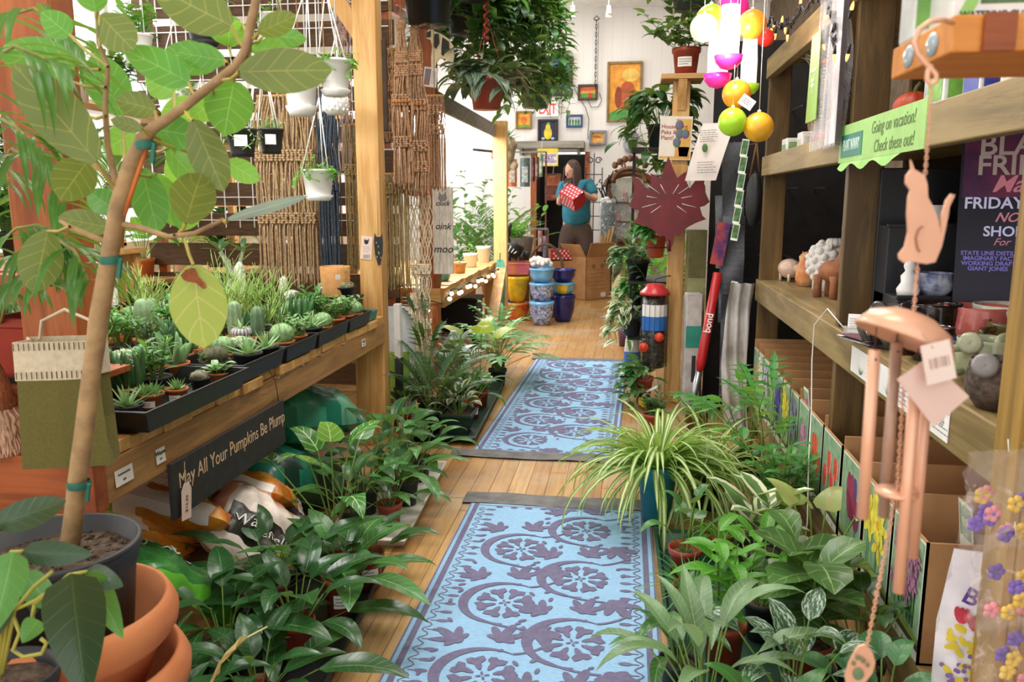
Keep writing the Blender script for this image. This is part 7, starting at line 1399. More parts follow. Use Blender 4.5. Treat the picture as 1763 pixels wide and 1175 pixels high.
t = thing('white_sack', 'white plastic sack leaning at the rug edge by the low plants', 'bag', (.06, 5.75, 0)); b = B(); b.lathe([(0, 0), (.05, 0), (.06, .15), (.05, .3), (.03, .38), (0, .38)], n=14, sy=.6); b.build('sack', M_WHITE, t); b = B(); b.lathe([(.061, .14), (.058, .22)], n=14, sy=.61); b.build('print_band', M('#5a7ac0', .4, .1), t)
t = thing('bee_ornament', 'yellow and black bee ornament on the floor at the foot of the post', 'ornament', (.13, 4.98, .0)); b = B(); b.ball((0, 0, .06), (.05, .075, .055), 16, 12)
for i, f in enumerate(b.f): b.mi[i] = int((sum(b.v[j][1] for j in f) / 4 + .08) / .03) % 2
b.build('body', [M('#e0c23a', .5, .1), BKB], t); b = B(); [b.ball((sx * .05, .0, .13), (.05, .03, .006), 12, 6, m=Euler((0, sx * -.5, 0)).to_matrix()) for sx in (-1, 1)]; b.build('wings', M_WHITE, t)
t = thing('purple_pot', 'empty purple plastic pot with a green rim on the floor beyond the far rug', 'pot', (P(1075, 596, z=0).x, 7.2, 0)); b = B(); k = S(1, 7.2); b.lathe([(0, 0), (9 * k, 0), (13 * k, 40 * k), (12 * k, 40 * k), (8 * k, .01), (0, .01)], n=24); b.build('body', M('#5f3a55', .45, .1), t); b = B(); b.lathe([(13 * k, 39 * k), (14 * k, 40 * k), (14 * k, 45 * k), (12 * k, 45 * k), (12 * k, 39 * k)], n=24); b.build('rim', M('#5f9a4a', .45, .1), t)
t = thing('bee_hotel', 'upright pine board block with heart-shaped holes beyond the purple pot', 'ornament', (P(1064, 538, z=0).x, 9.4, 0), -.4); k = S(1, 9.4); b = B(); b.box((0, 0, 44 * k), (15 * k, .14, 88 * k)); b.build('block', M('#d9c49a', .7, .1), t, bevel=.004); b = B(); b.box((-8.5 * k, 0, 35 * k), (1.5 * k, .12, 60 * k)); b.build('green_side', M('#9ab23a', .6, .1), t); b = B(); [b.ball((0, -.071, z * k), (2.2 * k, .004, 2.6 * k), 10, 6) for z in (12, 38, 66, 74)]; b.build('heart_holes', M('#4a3424', .8, 0), t)
t = thing('pegboard_stand', 'dark display board behind the hanging mesh sheets', 'display', (.95, 5.15, 0)); b = B(); b.box((0, 0, 1.1), (.9, .03, 2.2)); b.build('board', M('#1d1a18', .8, .2), t); b = B(); b.box((0, 0, .03), (.9, .3, .06)); b.build('foot', M_BLACK, t)
b = B(); [b.box((x, -.14, z), (.008, .28, .008)) for x in (-.3, -.15, 0, .15) for z in (1.8, 1.35, .95)]; b.build('pegs', M_STEEL, t)
MSH = M('#55585e', .55, .15, 120, .3); MSH2 = M('#6c7076', .5, .15, 120, .3)
for i, (px, py, w, h, yy, lab) in enumerate(((1262, 320, 34, 140, 4.86, 'topmost black shade mesh sheet hanging by the shelf end'), (1248, 400, 30, 120, 4.9, 'second black mesh sheet tucked behind the topmost one'), (1262, 440, 36, 130, 4.82, 'black mesh sheet level with the red tool handle top'), (1256, 500, 34, 110, 4.88, 'black mesh sheet below the middle of the stack'), (1262, 560, 40, 110, 4.84, 'pleated black mesh sheet in the lower stack'), (1262, 640, 44, 90, 4.86, 'lowest wide black mesh sheet above the spider plant'))):
 q = P(px, py, y=yy); k = S(1, yy); t = thing('mesh_sheet', lab, 'mesh', q, 0, 'black mesh sheets'); b = B(); b.grid(lambda u, v: V(((u - .5) * w * k + .2 * (v - .5) * w * k * (1 if i < 2 else .2), .012 * math.sin(v * 9 + u * 4 + i) + .004 * math.sin(v * 80), (.5 - v) * h * k)), 8, 30); b.grid(lambda u, v: V(((u - .5) * w * k + .2 * (v - .5) * w * k * (1 if i < 2 else .2), .02, (.5 - v) * h * k)), 2, 4); b.build('sheet', (MSH, MSH2)[i % 2], t)
 b = B(); b.tube([(0, .01, h * k / 2), (0, 4.99 - yy + .1, h * k / 2)], .003, 4); b.build('peg', M_STEEL, t)
q = P(1222, 262, y=4.75); t = thing('instruction_sheet', 'large curling paper sheet with a small plant picture hanging by the mesh', 'paper', q, -.25); k = S(1, 4.75); b = B(); b.grid(lambda u, v: V(((u - .5) * 52 * k + (v - .5) * -26 * k, -.02 * math.sin(PI * v) - .03 * v * u, (.5 - v) * 92 * k)), 8, 10); b.build('sheet', M('#efe3dc', .7, .03), t)
m = frame((0, -.052, 0), (1, -.1, .02), (.3, 0, 1)); b = B(); lines(b, m, -.05, .06, .05, .12, 6, .004); lines(b, m, -.06, .05, -.12, -.05, 5, .004); b.build('print', M_GREYINK, t); b = B(); b.ball((-.02, -.05, .02), (.016, .003, .024), 8, 6); b.build('plant_picture', M('#4f7a3f', .6, .2, 60), t); b = B(); b.tube([(.0, .0, .14), (.05, .38, .16)], .002, 4); b.build('hook', M_STEEL, t)
for i in range(8):
 px, py = 1282 - i * 3.2, 255 + i * 29 + (70 if i > 5 else 0); q = P(px, py, y=4.7); k = S(1, 4.7); t = thing('seed_packet', 'picture card %s of the hanging seed packets' % ('topmost', 'second from top', 'third from top', 'fourth from top', 'fifth from top', 'sixth from top', 'next to lowest', 'lowest')[i], 'packet', q, -.5, 'seed packets by the shelf end'); b = B(); m = FY((0, 0, 0)) @ MX.Rotation(-.15, 4, 'Z'); b.prism([(-6 * k, -14 * k), (6 * k, -14 * k), (6 * k, 14 * k), (-6 * k, 14 * k)], .002, m); b.build('card', M('#e9efe0', .5, .05), t); b = B(); rect(b, m, -5 * k, -10 * k, 5 * k, 12 * k, .0016); b.build('picture', M('#1f3a22', .5, .4, 30, col2='#5a8a4a'), t); b = B(); b.tube([(0, 0, 13 * k), (.0, .35, 14 * k)], .0015, 4); b.build('peg', M_STEEL, t)
q = P(1298, 344, y=4.62); t = thing('rubber_planter', 'black ribbed rubber hanging planter shaped like a tyre beside the shelf upright', 'planter', q); k = S(1, 4.62); b = B(); b.ball((0, 0, 0), (13 * k, 26 * k, 45 * k), 40, 14, f=lambda th, ph: 1 + .03 * math.cos(th * 40)); b.build('body', M('#1b1d1f', .6, .15), t); b = B(); [b.tube([(sx * 8 * k, 0, 36 * k), (sx * 3 * k, 0, 70 * k), (0, 0, 90 * k)], .006, 5) for sx in (-1, 1)]; b.tube([(0, 0, 90 * k), (0, .4, 95 * k)], .004, 4); b.build('rope', M('#6b4a2c', .9, .2), t)
t = thing('long_handled_tool', 'long-handled tool with a bright red handle lettered bond, leaning by the mesh sheets', 'tool', (P(1193, 690, y=4.7).x, 4.7, 0)); o = t.location; p1 = P(1194, 690, y=4.7) - o; p2 = P(1204, 640, y=4.7) - o; p3 = P(1236, 470, y=4.78) - o; b = B(); b.tube([(p1.x * 1 - .03, 0, .0), tuple(p2)], .02, 12); b.build('shaft', M_STEEL, t); b = B(); b.tube([tuple(p2), tuple(p2.lerp(p3, .08)), tuple(p3)], [.016, .028, .026], 14); b.build('handle', M('#b51f24', .35, .08), t); d = (p3 - p2).normalized(); text(t, 'bond', .055, frame(p2.lerp(p3, .5) - V((.002, .03, 0)), tuple(d), (-d.z, 0, d.x)), TW, bold=.001)
b = B(); b.box(P(1240, 420, y=4.8) - o, (.07, .03, .24), (0, .15, 0)); b.build('head_card', M('#c94a2a', .4, .3, 14, col2='#3a2a6a'), t)
for lab, px, py, w, h, c, yy, c2 in (('tall olive green long carton standing behind the pine post', 1192, 600, 30, 250, '#5d5a35', 5.0, '#8a8a60'), ('white and grey boxed tool pack with a teal band beside the pine post', 1187, 690, 26, 170, '#b9b4b0', 4.9, '#2f8a78')):
 q = P(px, py, y=yy); k = S(1, yy); t = thing('tool_pack', lab, 'box', (q.x, yy, 0), .1); b = B(); b.box((0, 0, h * k * .62), (w * k, .1, h * k * 1.24)); b.build('carton', M(c, .35, .15, 10), t, bevel=.004); b = B(); rect(b, FY((0, -.0512, 0)), -w * k * .5, h * k * .7, w * k * .5, h * k * .92); b.build('band', M(c2, .4, .1), t); b = B(); rect(b, FY((0, -.0513, 0)), -w * k * .06, h * k * .35, w * k * .2, h * k * .62); b.build('handle_print', M_INK, t)
t = thing('plastic_drape', 'crumpled white plastic sheeting hanging below the end of the shelving', 'plastic', (.63, 4.5, 0)); b = B(); b.grid(lambda u, v: V(((u - .5) * .13 - .03 * math.sin(v * 3), .02 * math.sin(u * 15 + v * 5) + .012 * math.sin(v * 17), .02 + v * .82)), 14, 30); b.build('sheet', M('#b9b5b2', .5, .12), t)
t0 = 'plastic ball ornaments hanging before the shelving'
t = thing('overhead_rail', 'dark rail near the ceiling carrying the ball ornaments', 'rail', (.55, 3.6, 2.72)); b = B(); b.box((0, 0, 0), (.9, .05, .05)); b.build('rail', M_IRON, t); [B().build('', M_IRON) for _ in ()]; b = B(); b.tube([(.0, 0, .02), (0, 0, ZC - 2.72)], .01, 6); b.build('rod', M_IRON, t)
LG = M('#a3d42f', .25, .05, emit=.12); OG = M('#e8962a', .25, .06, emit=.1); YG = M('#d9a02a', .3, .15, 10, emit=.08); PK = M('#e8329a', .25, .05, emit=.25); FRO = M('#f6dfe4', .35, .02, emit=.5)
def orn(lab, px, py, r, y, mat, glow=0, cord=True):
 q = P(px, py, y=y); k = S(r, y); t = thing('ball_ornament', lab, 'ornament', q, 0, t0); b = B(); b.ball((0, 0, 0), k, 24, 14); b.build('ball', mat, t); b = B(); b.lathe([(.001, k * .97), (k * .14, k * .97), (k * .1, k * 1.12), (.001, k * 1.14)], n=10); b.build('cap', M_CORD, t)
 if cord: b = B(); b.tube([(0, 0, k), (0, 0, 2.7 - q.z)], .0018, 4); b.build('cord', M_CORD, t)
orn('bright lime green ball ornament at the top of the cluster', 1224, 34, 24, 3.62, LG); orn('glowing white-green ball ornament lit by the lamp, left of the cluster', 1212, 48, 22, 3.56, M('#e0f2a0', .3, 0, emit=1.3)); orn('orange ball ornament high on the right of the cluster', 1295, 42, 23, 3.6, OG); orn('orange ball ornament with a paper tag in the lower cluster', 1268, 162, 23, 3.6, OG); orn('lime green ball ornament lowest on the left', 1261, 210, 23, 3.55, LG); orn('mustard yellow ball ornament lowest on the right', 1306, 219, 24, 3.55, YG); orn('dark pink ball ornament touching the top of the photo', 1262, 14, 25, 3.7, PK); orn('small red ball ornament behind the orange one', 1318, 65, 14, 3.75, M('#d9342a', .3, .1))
def capsule(lab, px, py0, py1, r, y, half, glow):
 q = P(px, py1, y=y); k = S(1, y); h = (py1 - py0) * k; t = thing('capsule_lamp', lab, 'lamp', q, 0, 'capsule lamps in the ball cluster'); b = B(); b.lathe([(r * .7 * k, r * .2 * k), (r * .72 * k, h * .5), (r * .6 * k, h), (0, h)], n=20); b.build('frosted_tube', M('#fbeef0', .35, 0, emit=glow), t); b = B(); b.lathe([(.001, -r * .75 * k), (r * .55 * k, -r * .6 * k), (r * .9 * k, -r * .2 * k), (r * k, r * .25 * k), (r * .9 * k, r * .25 * k), (0, 0)], n=24); b.build('cup', half, t); b = B(); b.tube([(0, 0, h), (0, 0, 2.7 - q.z)], .0018, 4); b.build('cord', M_CORD, t)
capsule('brightly glowing capsule lamp with a pink cup in the middle of the cluster', 1254, 20, 102, 23, 3.58, PK, 3.5); capsule('capsule lamp with a pink cup hanging lower on the left', 1235, 60, 134, 23, 3.66, PK, 1.1); capsule('frosted capsule lamp with a lime cup behind the orange ball', 1288, 70, 150, 18, 3.72, LG, .8)
pl = bpy.data.lights.new('capsule_light', 'POINT'); pl.energy = 6; pl.shadow_soft_size = .04; pl.color = (1, .9, .85); po = bpy.data.objects.new('capsule_light', pl); C.objects.link(po); po.location = P(1250, 75, y=3.45)
t = thing('paper_tag', 'small white paper tag hanging against the orange ball', 'tag', P(1286, 176, y=3.52)); b = B(); b.prism([(-.03, -.022), (.03, -.022), (.03, .022), (-.03, .022)], .001, FY((0, 0, 0)) @ MX.Rotation(-.6, 4, 'Z')); b.build('card', M_WHITE, t); b = B(); lines(b, FY((0, -.001, 0)) @ MX.Rotation(-.6, 4, 'Z'), -.02, .02, -.012, .012, 3, .003); b.build('print', M_GREYINK, t)
t = thing('string_lights', 'black cable with glowing orange mini bulbs draped over the top shelf front', 'lights', P(1400, 50, x=.66)); o = t.location; pts = [(1318, 60), (1326, 30), (1340, 48), (1352, 40), (1362, 42), (1376, 20), (1392, 10), (1408, -10), (1424, 0), (1432, 20), (1438, 45), (1432, 62), (1440, 80)]
b = B(); p3 = [P(x, y, x=.655) - o for x, y in pts]; fine = []
for i in range(len(p3) - 1): fine += [p3[i].lerp(p3[i + 1], j / 6) + V((.008 * math.sin(i * 6 + j * 1.9), 0, .012 * math.sin(i * 4 + j * 2.3))) for j in range(6)]
b.tube(fine, .0045, 5); b.tube([q + V((0, .012 * math.sin(i), .012 * math.cos(i))) for i, q in enumerate(fine)], .0035, 5); b.build('cable', M('#1f1a1c', .5, .1), t)
OB = M('#ff9a4a', .4, 0, emit=5)
for i, (x, y, a) in enumerate(((1328, 50, 2.6), (1335, 58, 3.4), (1346, 38, .5), (1352, 48, 3.0), (1356, 60, 3.3), (1378, 6, .3), (1424, 24, 1.2 + 2.9), (1466, 16, .8), (1418, 78, 2.4), (1460, 92, 3.8), (1437, 94, 3.1), (1333, 42, 4.4))):
 c = P(x, y, x=.65) - o; d = V((0, math.sin(a) * -1, math.cos(a))); b = B(); b.tube([c, c + d * .014, c + d * .026], [.0055, .005, .0015], 7); bb = b.build('bulb', OB, t); b = B(); b.tube([c - d * .03, c], [.004, .0058], 6); b.build('socket', M_IRON, bb)
GR2 = 'plants on the floor along the shelving'
tray('plant_tray', 'long green plant tray along the right edge of the near rug', (.36, 2.2, .0), .42, 1.5, .05, M('#234a3a', .4, .1), None, R(1))
RF = [(.145, 3.16, 0, .085, .25, M('#2f8f9f', .35, .1), f_spider(210, (.28, .56), .045, (12, 86), (70, 145)), L_SPID, 'big striped spider plant spilling from a teal pot by the rug', .055),
 (.36, 3.36, .0, .08, .14, M_NURS, f_spider(150, (.26, .5), .045, (12, 86), (70, 145)), L_SPID, 'second striped spider plant crowded behind the teal pot', None),
 (.2, 1.72, .007, .07, .13, M_NURS, f_lily(18, (.2, .3), .2, (.12, .24), (30, 80), (50, 110)), LEAF('#7aa06e', '#a9c09a', under='#8fae7e', veins=14, sidev=.5, trans=.25, blotch='#8d8a5a', bl=.68), 'young palm with broad pleated leaves over the near rug', None),
 (.3, 1.5, 0, .06, .12, M_NURS, f_heart(9, (.14, .24), (.1, .14), .75), L_POTH, 'pothos with mottled heart leaves at the bottom edge', None),
 (.47, 1.52, 0, .06, .1, M_NURS, f_spider(46, (.2, .36), .05, (20, 80), (60, 120)), L_SPID, 'cream-striped spider plant at the bottom right', None),
 (.57, 1.68, 0, .06, .14, M_NURS, f_lily(16, (.09, .13), .55, (.1, .18)), L_CALA, 'calathea with dark feathered stripes beneath the paw of the chime', None),
 (.4, 1.76, .007, .065, .15, M_REDP, f_lily(16, (.1, .15), .5, (.1, .2), (20, 80)), L_SCIN, 'scindapsus with silver-splashed leaves near the shelf foot', None),
 (.5, 2.06, .007, .065, .14, M_REDP, f_bush(3, (.2, .28), 9, (.13, .19), .62, wf=w_obov, lean=(72, 88), spread=.02, sr=.005, dr=(20, 60), lel=(5, 55)), L_FID, 'fiddle leaf fig with broad glossy leaves on a short brown stem', None),
 (.29, 2.12, .007, .06, .14, M_REDP, f_bush(5, (.22, .32), 8, (.07, .11), .36, lean=(70, 88), sr=.003, lel=(-10, 40)), L_BRIGHT, 'light green star-leaved schefflera in the green tray', None),
 (.22, 2.36, .007, .055, .12, M_REDP, f_spider(80, (.1, .2), .03, (10, 75), (30, 90)), L_MID, 'wispy grass-like plant at the rug side of the green tray', None),
 (.22, 2.62, .007, .055, .13, M_REDP, f_heart(8, (.12, .22), (.1, .15), .6), L_LILY2, 'green philodendron between the spider plant and the wispy grass', None),
 (.42, 2.3, .007, .055, .12, M_NURS, f_lily(14, (.12, .18), .4, (.1, .2)), L_BRIGHT, 'fresh green leafy plant in the middle of the green tray', None),
 (.46, 2.62, .007, .075, .15, M_NURS, f_bush(3, (.14, .22), 5, (.15, .2), .46, wf=w_oval, lean=(74, 88), sr=.005, dr=(5, 30), lel=(25, 70)), L_RUB, 'cream-edged variegated rubber plant in a black pot', None),
 (.6, 2.44, .0, .06, .13, M_NURS, f_heart(8, (.16, .26), (.11, .15), .9), LEAF('#b9cf7a', '#d98a80', under='#c6d68a', veins=5, sidev=.6, trans=.35), 'pale caladium with pink veins under the shelf edge', None),
 (.58, 2.9, 0, .065, .14, M_NURS, f_bush(9, (.22, .36), 12, (.06, .085), .5, lean=(58, 84), sr=.005, lel=(10, 50)), L_MID, 'zz plant with rows of glossy leaflets under the shelf', None),
 (.36, 2.84, .0, .05, .1, M_REDP, f_spider(46, (.12, .22), .06, (20, 80), (120, 230)), L_BRIGHT, 'curly-leaved green plant behind the rubber plant', None),
 (.6, 3.34, 0, .07, .15, M_NURS, f_lobed(12, (.2, .4), (.16, .24), (30, 80), 40, 4), L_MID, 'monstera with split leaves beyond the zz plant', None),
 (.58, 3.75, 0, .06, .13, M_NURS, f_heart(10, (.2, .36), (.1, .15), .8), L_BRIGHT, 'heart-leaved vine below the far bulb boxes', None),
 (.4, 3.75, 0, .06, .12, M_REDP, f_lily(16, (.14, .2), .28, (.12, .26)), L_LILY2, 'arching green plant behind the second spider plant', None),
 (.62, 2.02, 0, .06, .12, M_NURS, f_lily(13, (.1, .15), .55, (.12, .24)), L_DEEP, 'dark glossy plant against the shelf foot', None),
 (.16, 1.98, .0, .05, .11, M_NURS, f_lily(12, (.12, .18), .3, (.06, .16)), L_LILY2, 'narrow green plant beside the pleated palm', None),
 (.17, 4.5, 0, .06, .1, M_REDP, f_bush(12, (.08, .18), 10, (.03, .05), .5, lean=(40, 85)), L_DEEP, 'low bushy plant in front of the pine post', None),
 (.42, 4.55, 0, .07, .12, M('#6b4a33', .8, .2), f_spider(30, (.1, .2), .05), L_MID, 'small arching plant in a brown pot right of the pine post', None)]
for x, y, z, r, h, pm_, fo, lm, lab, rb in RF: potted('potted_plant', lab, (x, y, z), r, h, pm_, fo, lm, rb=rb, group=GR2)
# ================================================================ overhead left : hanging vines
t = thing('slatted_canopy', 'brown slatted wooden canopy above the hanging vines', 'canopy', (-1.5, 6.6, 2.9))
b = B(); [b.box((0.05 + .02 * (k % 2), -1.0 + .2 * k, .012 * k), (1.3, .13, .035), (R(14), 0, 0)) for k in range(11)]; b.build('slats', M_CEDX, t, bevel=.003)
b = B(); [b.box((x, 0, -.06), (.06, 2.3, .07), (R(3.4), 0, 0)) for x in (-.5, .5)]; b.build('rafters', M_CEDZ, t); b = B(); [b.tube([(x, y, .1), (x, y, 1.08)], .012, 6) for x in (-.5, .5) for y in (-.9, .9)]; b.build('rods', M_IRON, t)
GV = 'hanging pots of vines over the far bench'
def hv(lab, px, py, y, r, h, pm_, fo, lm, hook=M_CORD, stick=None):
 q = P(px, py, y=y); tt = potted('hanging_plant', lab, q, r, h, pm_, fo, lm, group=GV, stick=stick)
 b = B(); [b.tube([(r * math.cos(a), r * math.sin(a), h), (0, 0, h + .38)], .0025, 4) for a in (.4, 2.5, 4.6)]
 if q.z + h + .38 < 2.85: b.tube([(0, 0, h + .38), (0, 0, 2.85 - q.z)], .003, 4)
 b.build('hanger', hook, tt); return tt
rk = M('#a3352c', .4, .1)
s_ = hv('silver-leaved scindapsus in a hanging brick red pot with a twisted red hook', 838, 189, 5.2, .115, .19, M_REDP, f_vine(13, (.04, .16), 5, (.15, .21), .62, w_heart, .11, .1, .12, crown=9), L_SILV, rk)
b = B(); b.tube([V((.012 * math.cos(k * 1.4), .012 * math.sin(k * 1.4), .42 + .012 * k)) for k in range(22)], .009, 6); b.build('twisted_hook', rk, s_)
hv('dense dark green vine mass hanging left of the red hook', 800, 60, 5.6, .13, .16, M_NURS, f_vine(34, (.2, .6), 12, (.1, .16), .55, w_ovate, .13, .14, .24, crown=22), L_DEEP)
hv('large dark green trailing vine filling the middle of the hanging mass', 862, 30, 5.9, .14, .16, M_NURS, f_vine(40, (.25, .85), 13, (.1, .15), .5, w_ovate, .14, .16, .3, crown=26), L_DEEP)
hv('cascading mid green vine at the right of the hanging mass', 915, 60, 6.3, .14, .16, M_NURS, f_vine(36, (.3, .9), 13, (.09, .14), .45, w_ovate, .14, .14, .22, crown=24), L_MID)
hv('philodendron with long pointed leaves at the top of the hanging mass', 815, 0, 5.1, .12, .15, M_NURS, f_vine(14, (.1, .3), 7, (.16, .24), .5, w_heart, .12, .12, .2, crown=14), L_MID)
hv('pothos in a green hanging pot near the exit sign', 922, 186, 6.4, .13, .17, M('#3f6a52', .45, .1), f_vine(16, (.05, .25), 7, (.09, .13), .7, w_heart, .12, .16, .16, crown=14), L_POTH)
hv('vine in a black hanging pot behind the red pot', 880, 150, 6.0, .12, .16, M_BLACK, f_vine(16, (.1, .4), 9, (.09, .13), .5, w_ovate, .12, .12, .18, crown=12), L_DEEP)
hv('large black hanging pot with broad leaves above the brown macrame', 738, 44, 4.6, .15, .2, M('#16181a', .25, .05), f_heart(10, (.1, .22), (.18, .26), .6, (20, 70)), L_MID)
hv('thin-leaved vine hanging at the far right of the vine mass', 938, 150, 7.2, .12, .15, M_NURS, f_vine(18, (.2, .6), 12, (.08, .12), .35, w_lance, .12, .2, .2, crown=16), L_LILY2)
q = P(1188, 18, y=5.4); tt = potted('hanging_plant', 'grey hanging pot at the top right beside the lime ball', q, .13, .16, M('#4b4f52', .5, .1), f_vine(12, (.05, .3), 6, (.1, .14), .6, w_ovate, .12, .1, .12), L_DEEP); b = B(); b.tube([(0, 0, .12), (0, 0, ZC - q.z)], .004, 4); b.build('hanger', M_IRON, tt)
GB = 'plants on the left wall shelves'
t = thing('wall_plant_shelf', 'long pine plant shelves along the windows behind the potting bench', 'shelf', (-3.2, 4.7, 0))
for z in (.75, 1.25, 1.8): b = B(); b.box((0, 0, z), (.4, 7.6, .035)); b.build('shelf_board', M_PINE, t, bevel=.003)
for y in (-3.7, -1.2, 1.3, 3.7): b = B(); b.box((.18, y, 1.1), (.05, .06, 2.2)); b.build('upright', M_PINEZ, t, bevel=.003)
FT = [('broad bright leafy plant', f_heart(12, (.14, .28), (.16, .24), .7), L_BRIGHT), ('dense green bushy plant', f_bush(16, (.2, .4), 10, (.08, .13), .45, spread=.05), L_MID), ('tall strap-leaved plant', f_lily(20, (.25, .4), .18, (.08, .2), (40, 85), (20, 70)), L_LILY2), ('feathery palm', f_palm(14, (.3, .5), .12, .016), L_PALM), ('dark leafy plant', f_bush(14, (.2, .36), 9, (.09, .14), .5, spread=.05), L_DEEP), ('pale striped spider plant', f_spider(70, (.2, .36), .05), L_SPID)]
prb = {}; ct = {}
for lv, z in enumerate((.768, 1.268, 1.818)):
 for k in range(17 if lv < 2 else 11):
  y = 1.25 + .43 * k + .1 * lv; ki = (k * 5 + lv * 2 + k // 3) % 6; nm, fo, lm = FT[ki]
  ct[(lv, ki)] = ct.get((lv, ki), 0) + 1
  lab = '%s on the %s window shelf, %s of its kind' % (nm, ('low', 'middle', 'top')[lv], ORD[ct[(lv, ki)] - 1])
  if ki not in prb: prb[ki] = potted('potted_plant', lab, (-3.2, y, z), .085, .14, (M_TERRA, M_NURS, M_WHITE)[ki % 3], fo, lm, group=GB)
  else: dup(prb[ki], (-3.2 + random.uniform(-.05, .05), y, z), k * 1.3, lab, random.uniform(.85, 1.15))
# ================================================================ the back of the shop
YP = YB - .012
def pic(lab, x0, y0, x1, y1, fr, bgc, shapes=(), bw=.1, y=YP):
 a, c = P(x0, y0, y=y), P(x1, y1, y=y); w, h = c.x - a.x, a.z - c.z; o = V(((a.x + c.x) / 2, y - .02, (a.z + c.z) / 2)); t = thing('framed_picture', lab, 'picture', o, 0, 'pictures on the back wall'); k = bw * min(w, h); b = B()
 for sx in (-1, 1): b.box((sx * (w - k) / 2, 0, 0), (k, .035, h)); b.box((0, 0, sx * (h - k) / 2), (w - k, .035, k))
 b.build('frame', fr, t, bevel=.006); b = B(); rect(b, FY((0, .004, 0)), -w / 2 + k * .6, -h / 2 + k * .6, w / 2 - k * .6, h / 2 - k * .6); 
 mats = [bgc]; W_, H_ = w - 2 * k, h - 2 * k
 for i, (cx, cy, rx, ry, m_) in enumerate(shapes):
  b.c = len(mats); mats.append(m_); b.add([FY((0, .003 - .0008 * i, 0)) @ V((max(-.5, min(.5, cx + rx * math.cos(q))) * W_, max(-.5, min(.5, cy + ry * math.sin(q))) * H_, 0)) for q in [2 * PI * j / 14 for j in range(14)]], [tuple(range(14))], flat=True)
 b.build('painting', mats, t); return t
DF = M('#2a2523', .4, .1); GF_ = M('#8a6a3a', .4, .15); c_ = lambda h, v=.15: M(h, .6, v, 8)
pic('large dark-framed painting of a yellow flower on blue', 944, 97, 986, 166, DF, c_('#3f62b0'), ((-.1, .05, .45, .28, c_('#dfa53a')), (-.1, .0, .2, .12, c_('#b5702a')), (0, -.42, .6, .12, c_('#3a5a3a'))), .13)
pic('small brown-framed landscape picture below the hanging chain', 995, 146, 1029, 173, M('#4a3224', .5, .2), c_('#d99a3a'), ((0, -.3, .6, .25, c_('#4f8a3a')), (.15, -.3, .14, .25, c_('#b53a2a')), (0, .3, .6, .15, c_('#c95a3a'))), .16)
pic('tall gold-framed orange and green painting half hidden by the trailing plant', 1046, 107, 1104, 210, GF_, c_('#e59a35'), ((.1, -.1, .3, .3, c_('#b5542a')), (0, -.46, .6, .14, c_('#4f9a4a')), (-.2, -.1, .12, .2, c_('#8a3a24')), (.2, .3, .3, .12, c_('#f0bd5a'))), .07)
pic('black-framed picture of a yellow pear shape above the doorway', 926, 206, 961, 246, BKB, c_('#2a2a44'), ((0, -.12, .26, .34, c_('#e3c93a')), (0, .2, .15, .2, c_('#e3c93a')), (.03, .42, .1, .07, c_('#5fae3a')), (-.3, -.4, .12, .07, c_('#a9c0d9')), (.3, -.4, .12, .07, c_('#a9c0d9'))), .12)
pic('small blue-framed picture of green trees', 975, 198, 1003, 220, M('#2f4a7a', .5, .2), c_('#d9d6e0'), tuple((x, -.1, .09, .35, c_('#3f7a4a')) for x in (-.35, -.12, .12, .34)) + ((0, -.45, .6, .1, c_('#6f9a4a')),), .16)
pic('small grey-framed orange picture right of the doorway', 1015, 225, 1044, 250, M('#8d8a92', .5, .2), c_('#dfa04a'), ((-.1, .1, .35, .14, c_('#b5702a')), (.2, -.2, .3, .12, c_('#e8bd6a'))), .17)
pic('narrow gold-framed picture left of the exit sign', 888, 192, 916, 223, GF_, c_('#e0a03a'), ((0, 0, .25, .3, c_('#d9702a')), (0, -.4, .5, .12, c_('#7a9a3a'))), .12)
a = P(943, 189, y=YP); t = thing('exit_sign', 'white sign with red EXIT letters above the doorway', 'sign', (a.x, YB - .04, a.z)); b = B(); b.box((0, 0, 0), (.33, .05, .21)); b.build('body', M_WHITE, t, bevel=.008); text(t, 'EXIT', .2, FY((0, -.0265, 0)), M('#d9342a', .4, 0, emit=.8), bold=.004, sx=.62)
a, c = P(886, 250, y=12.05), P(1006, 250, y=12.05); t = thing('lintel_shelf', 'grey wooden shelf beam across the top of the dark doorway', 'shelf', ((a.x + c.x) / 2, 12.13, a.z)); b = B(); b.box((0, 0, 0), (c.x - a.x, .3, .1)); b.build('board', M_GREYW, t, bevel=.004); [(lambda b: (b.box((x, .06, -.09), (.04, .2, .1)), b.build('bracket', M_GREYW, t)))(B()) for x in (-.42, .42)]
a = P(943, 271, y=11.93); t = thing('door_sign', 'yellow-edged paper sign reading Employees Only in front of the doorway', 'sign', (a.x, 11.93, a.z)); w, h = S(35, 11.93), S(29, 11.93); b = B(); b.box((0, 0, 0), (w, .006, h)); b.build('card', M('#e8cf4a', .5, .05), t); b = B(); rect(b, FY((0, -.004, 0)), -w * .44, -h * .4, w * .44, h * .22); b.build('panel', M('#e6dff0', .5, 0), t)
for s_, z in (('EMPLOYEES', .1), ('ONLY', -.02), ('NO PETS', -.14), ('PAST POINT', -.27)): text(t, s_, .047 if s_ != 'ONLY' else .055, FY((0, -.005, h * z)), M('#7a3a6a', .5, 0), bold=.001)
b = B(); b.tube([(-w * .3, 0, h / 2), (-w * .3, .06, h / 2 + .12)], .003, 4); b.build('string', M_CORD, t)
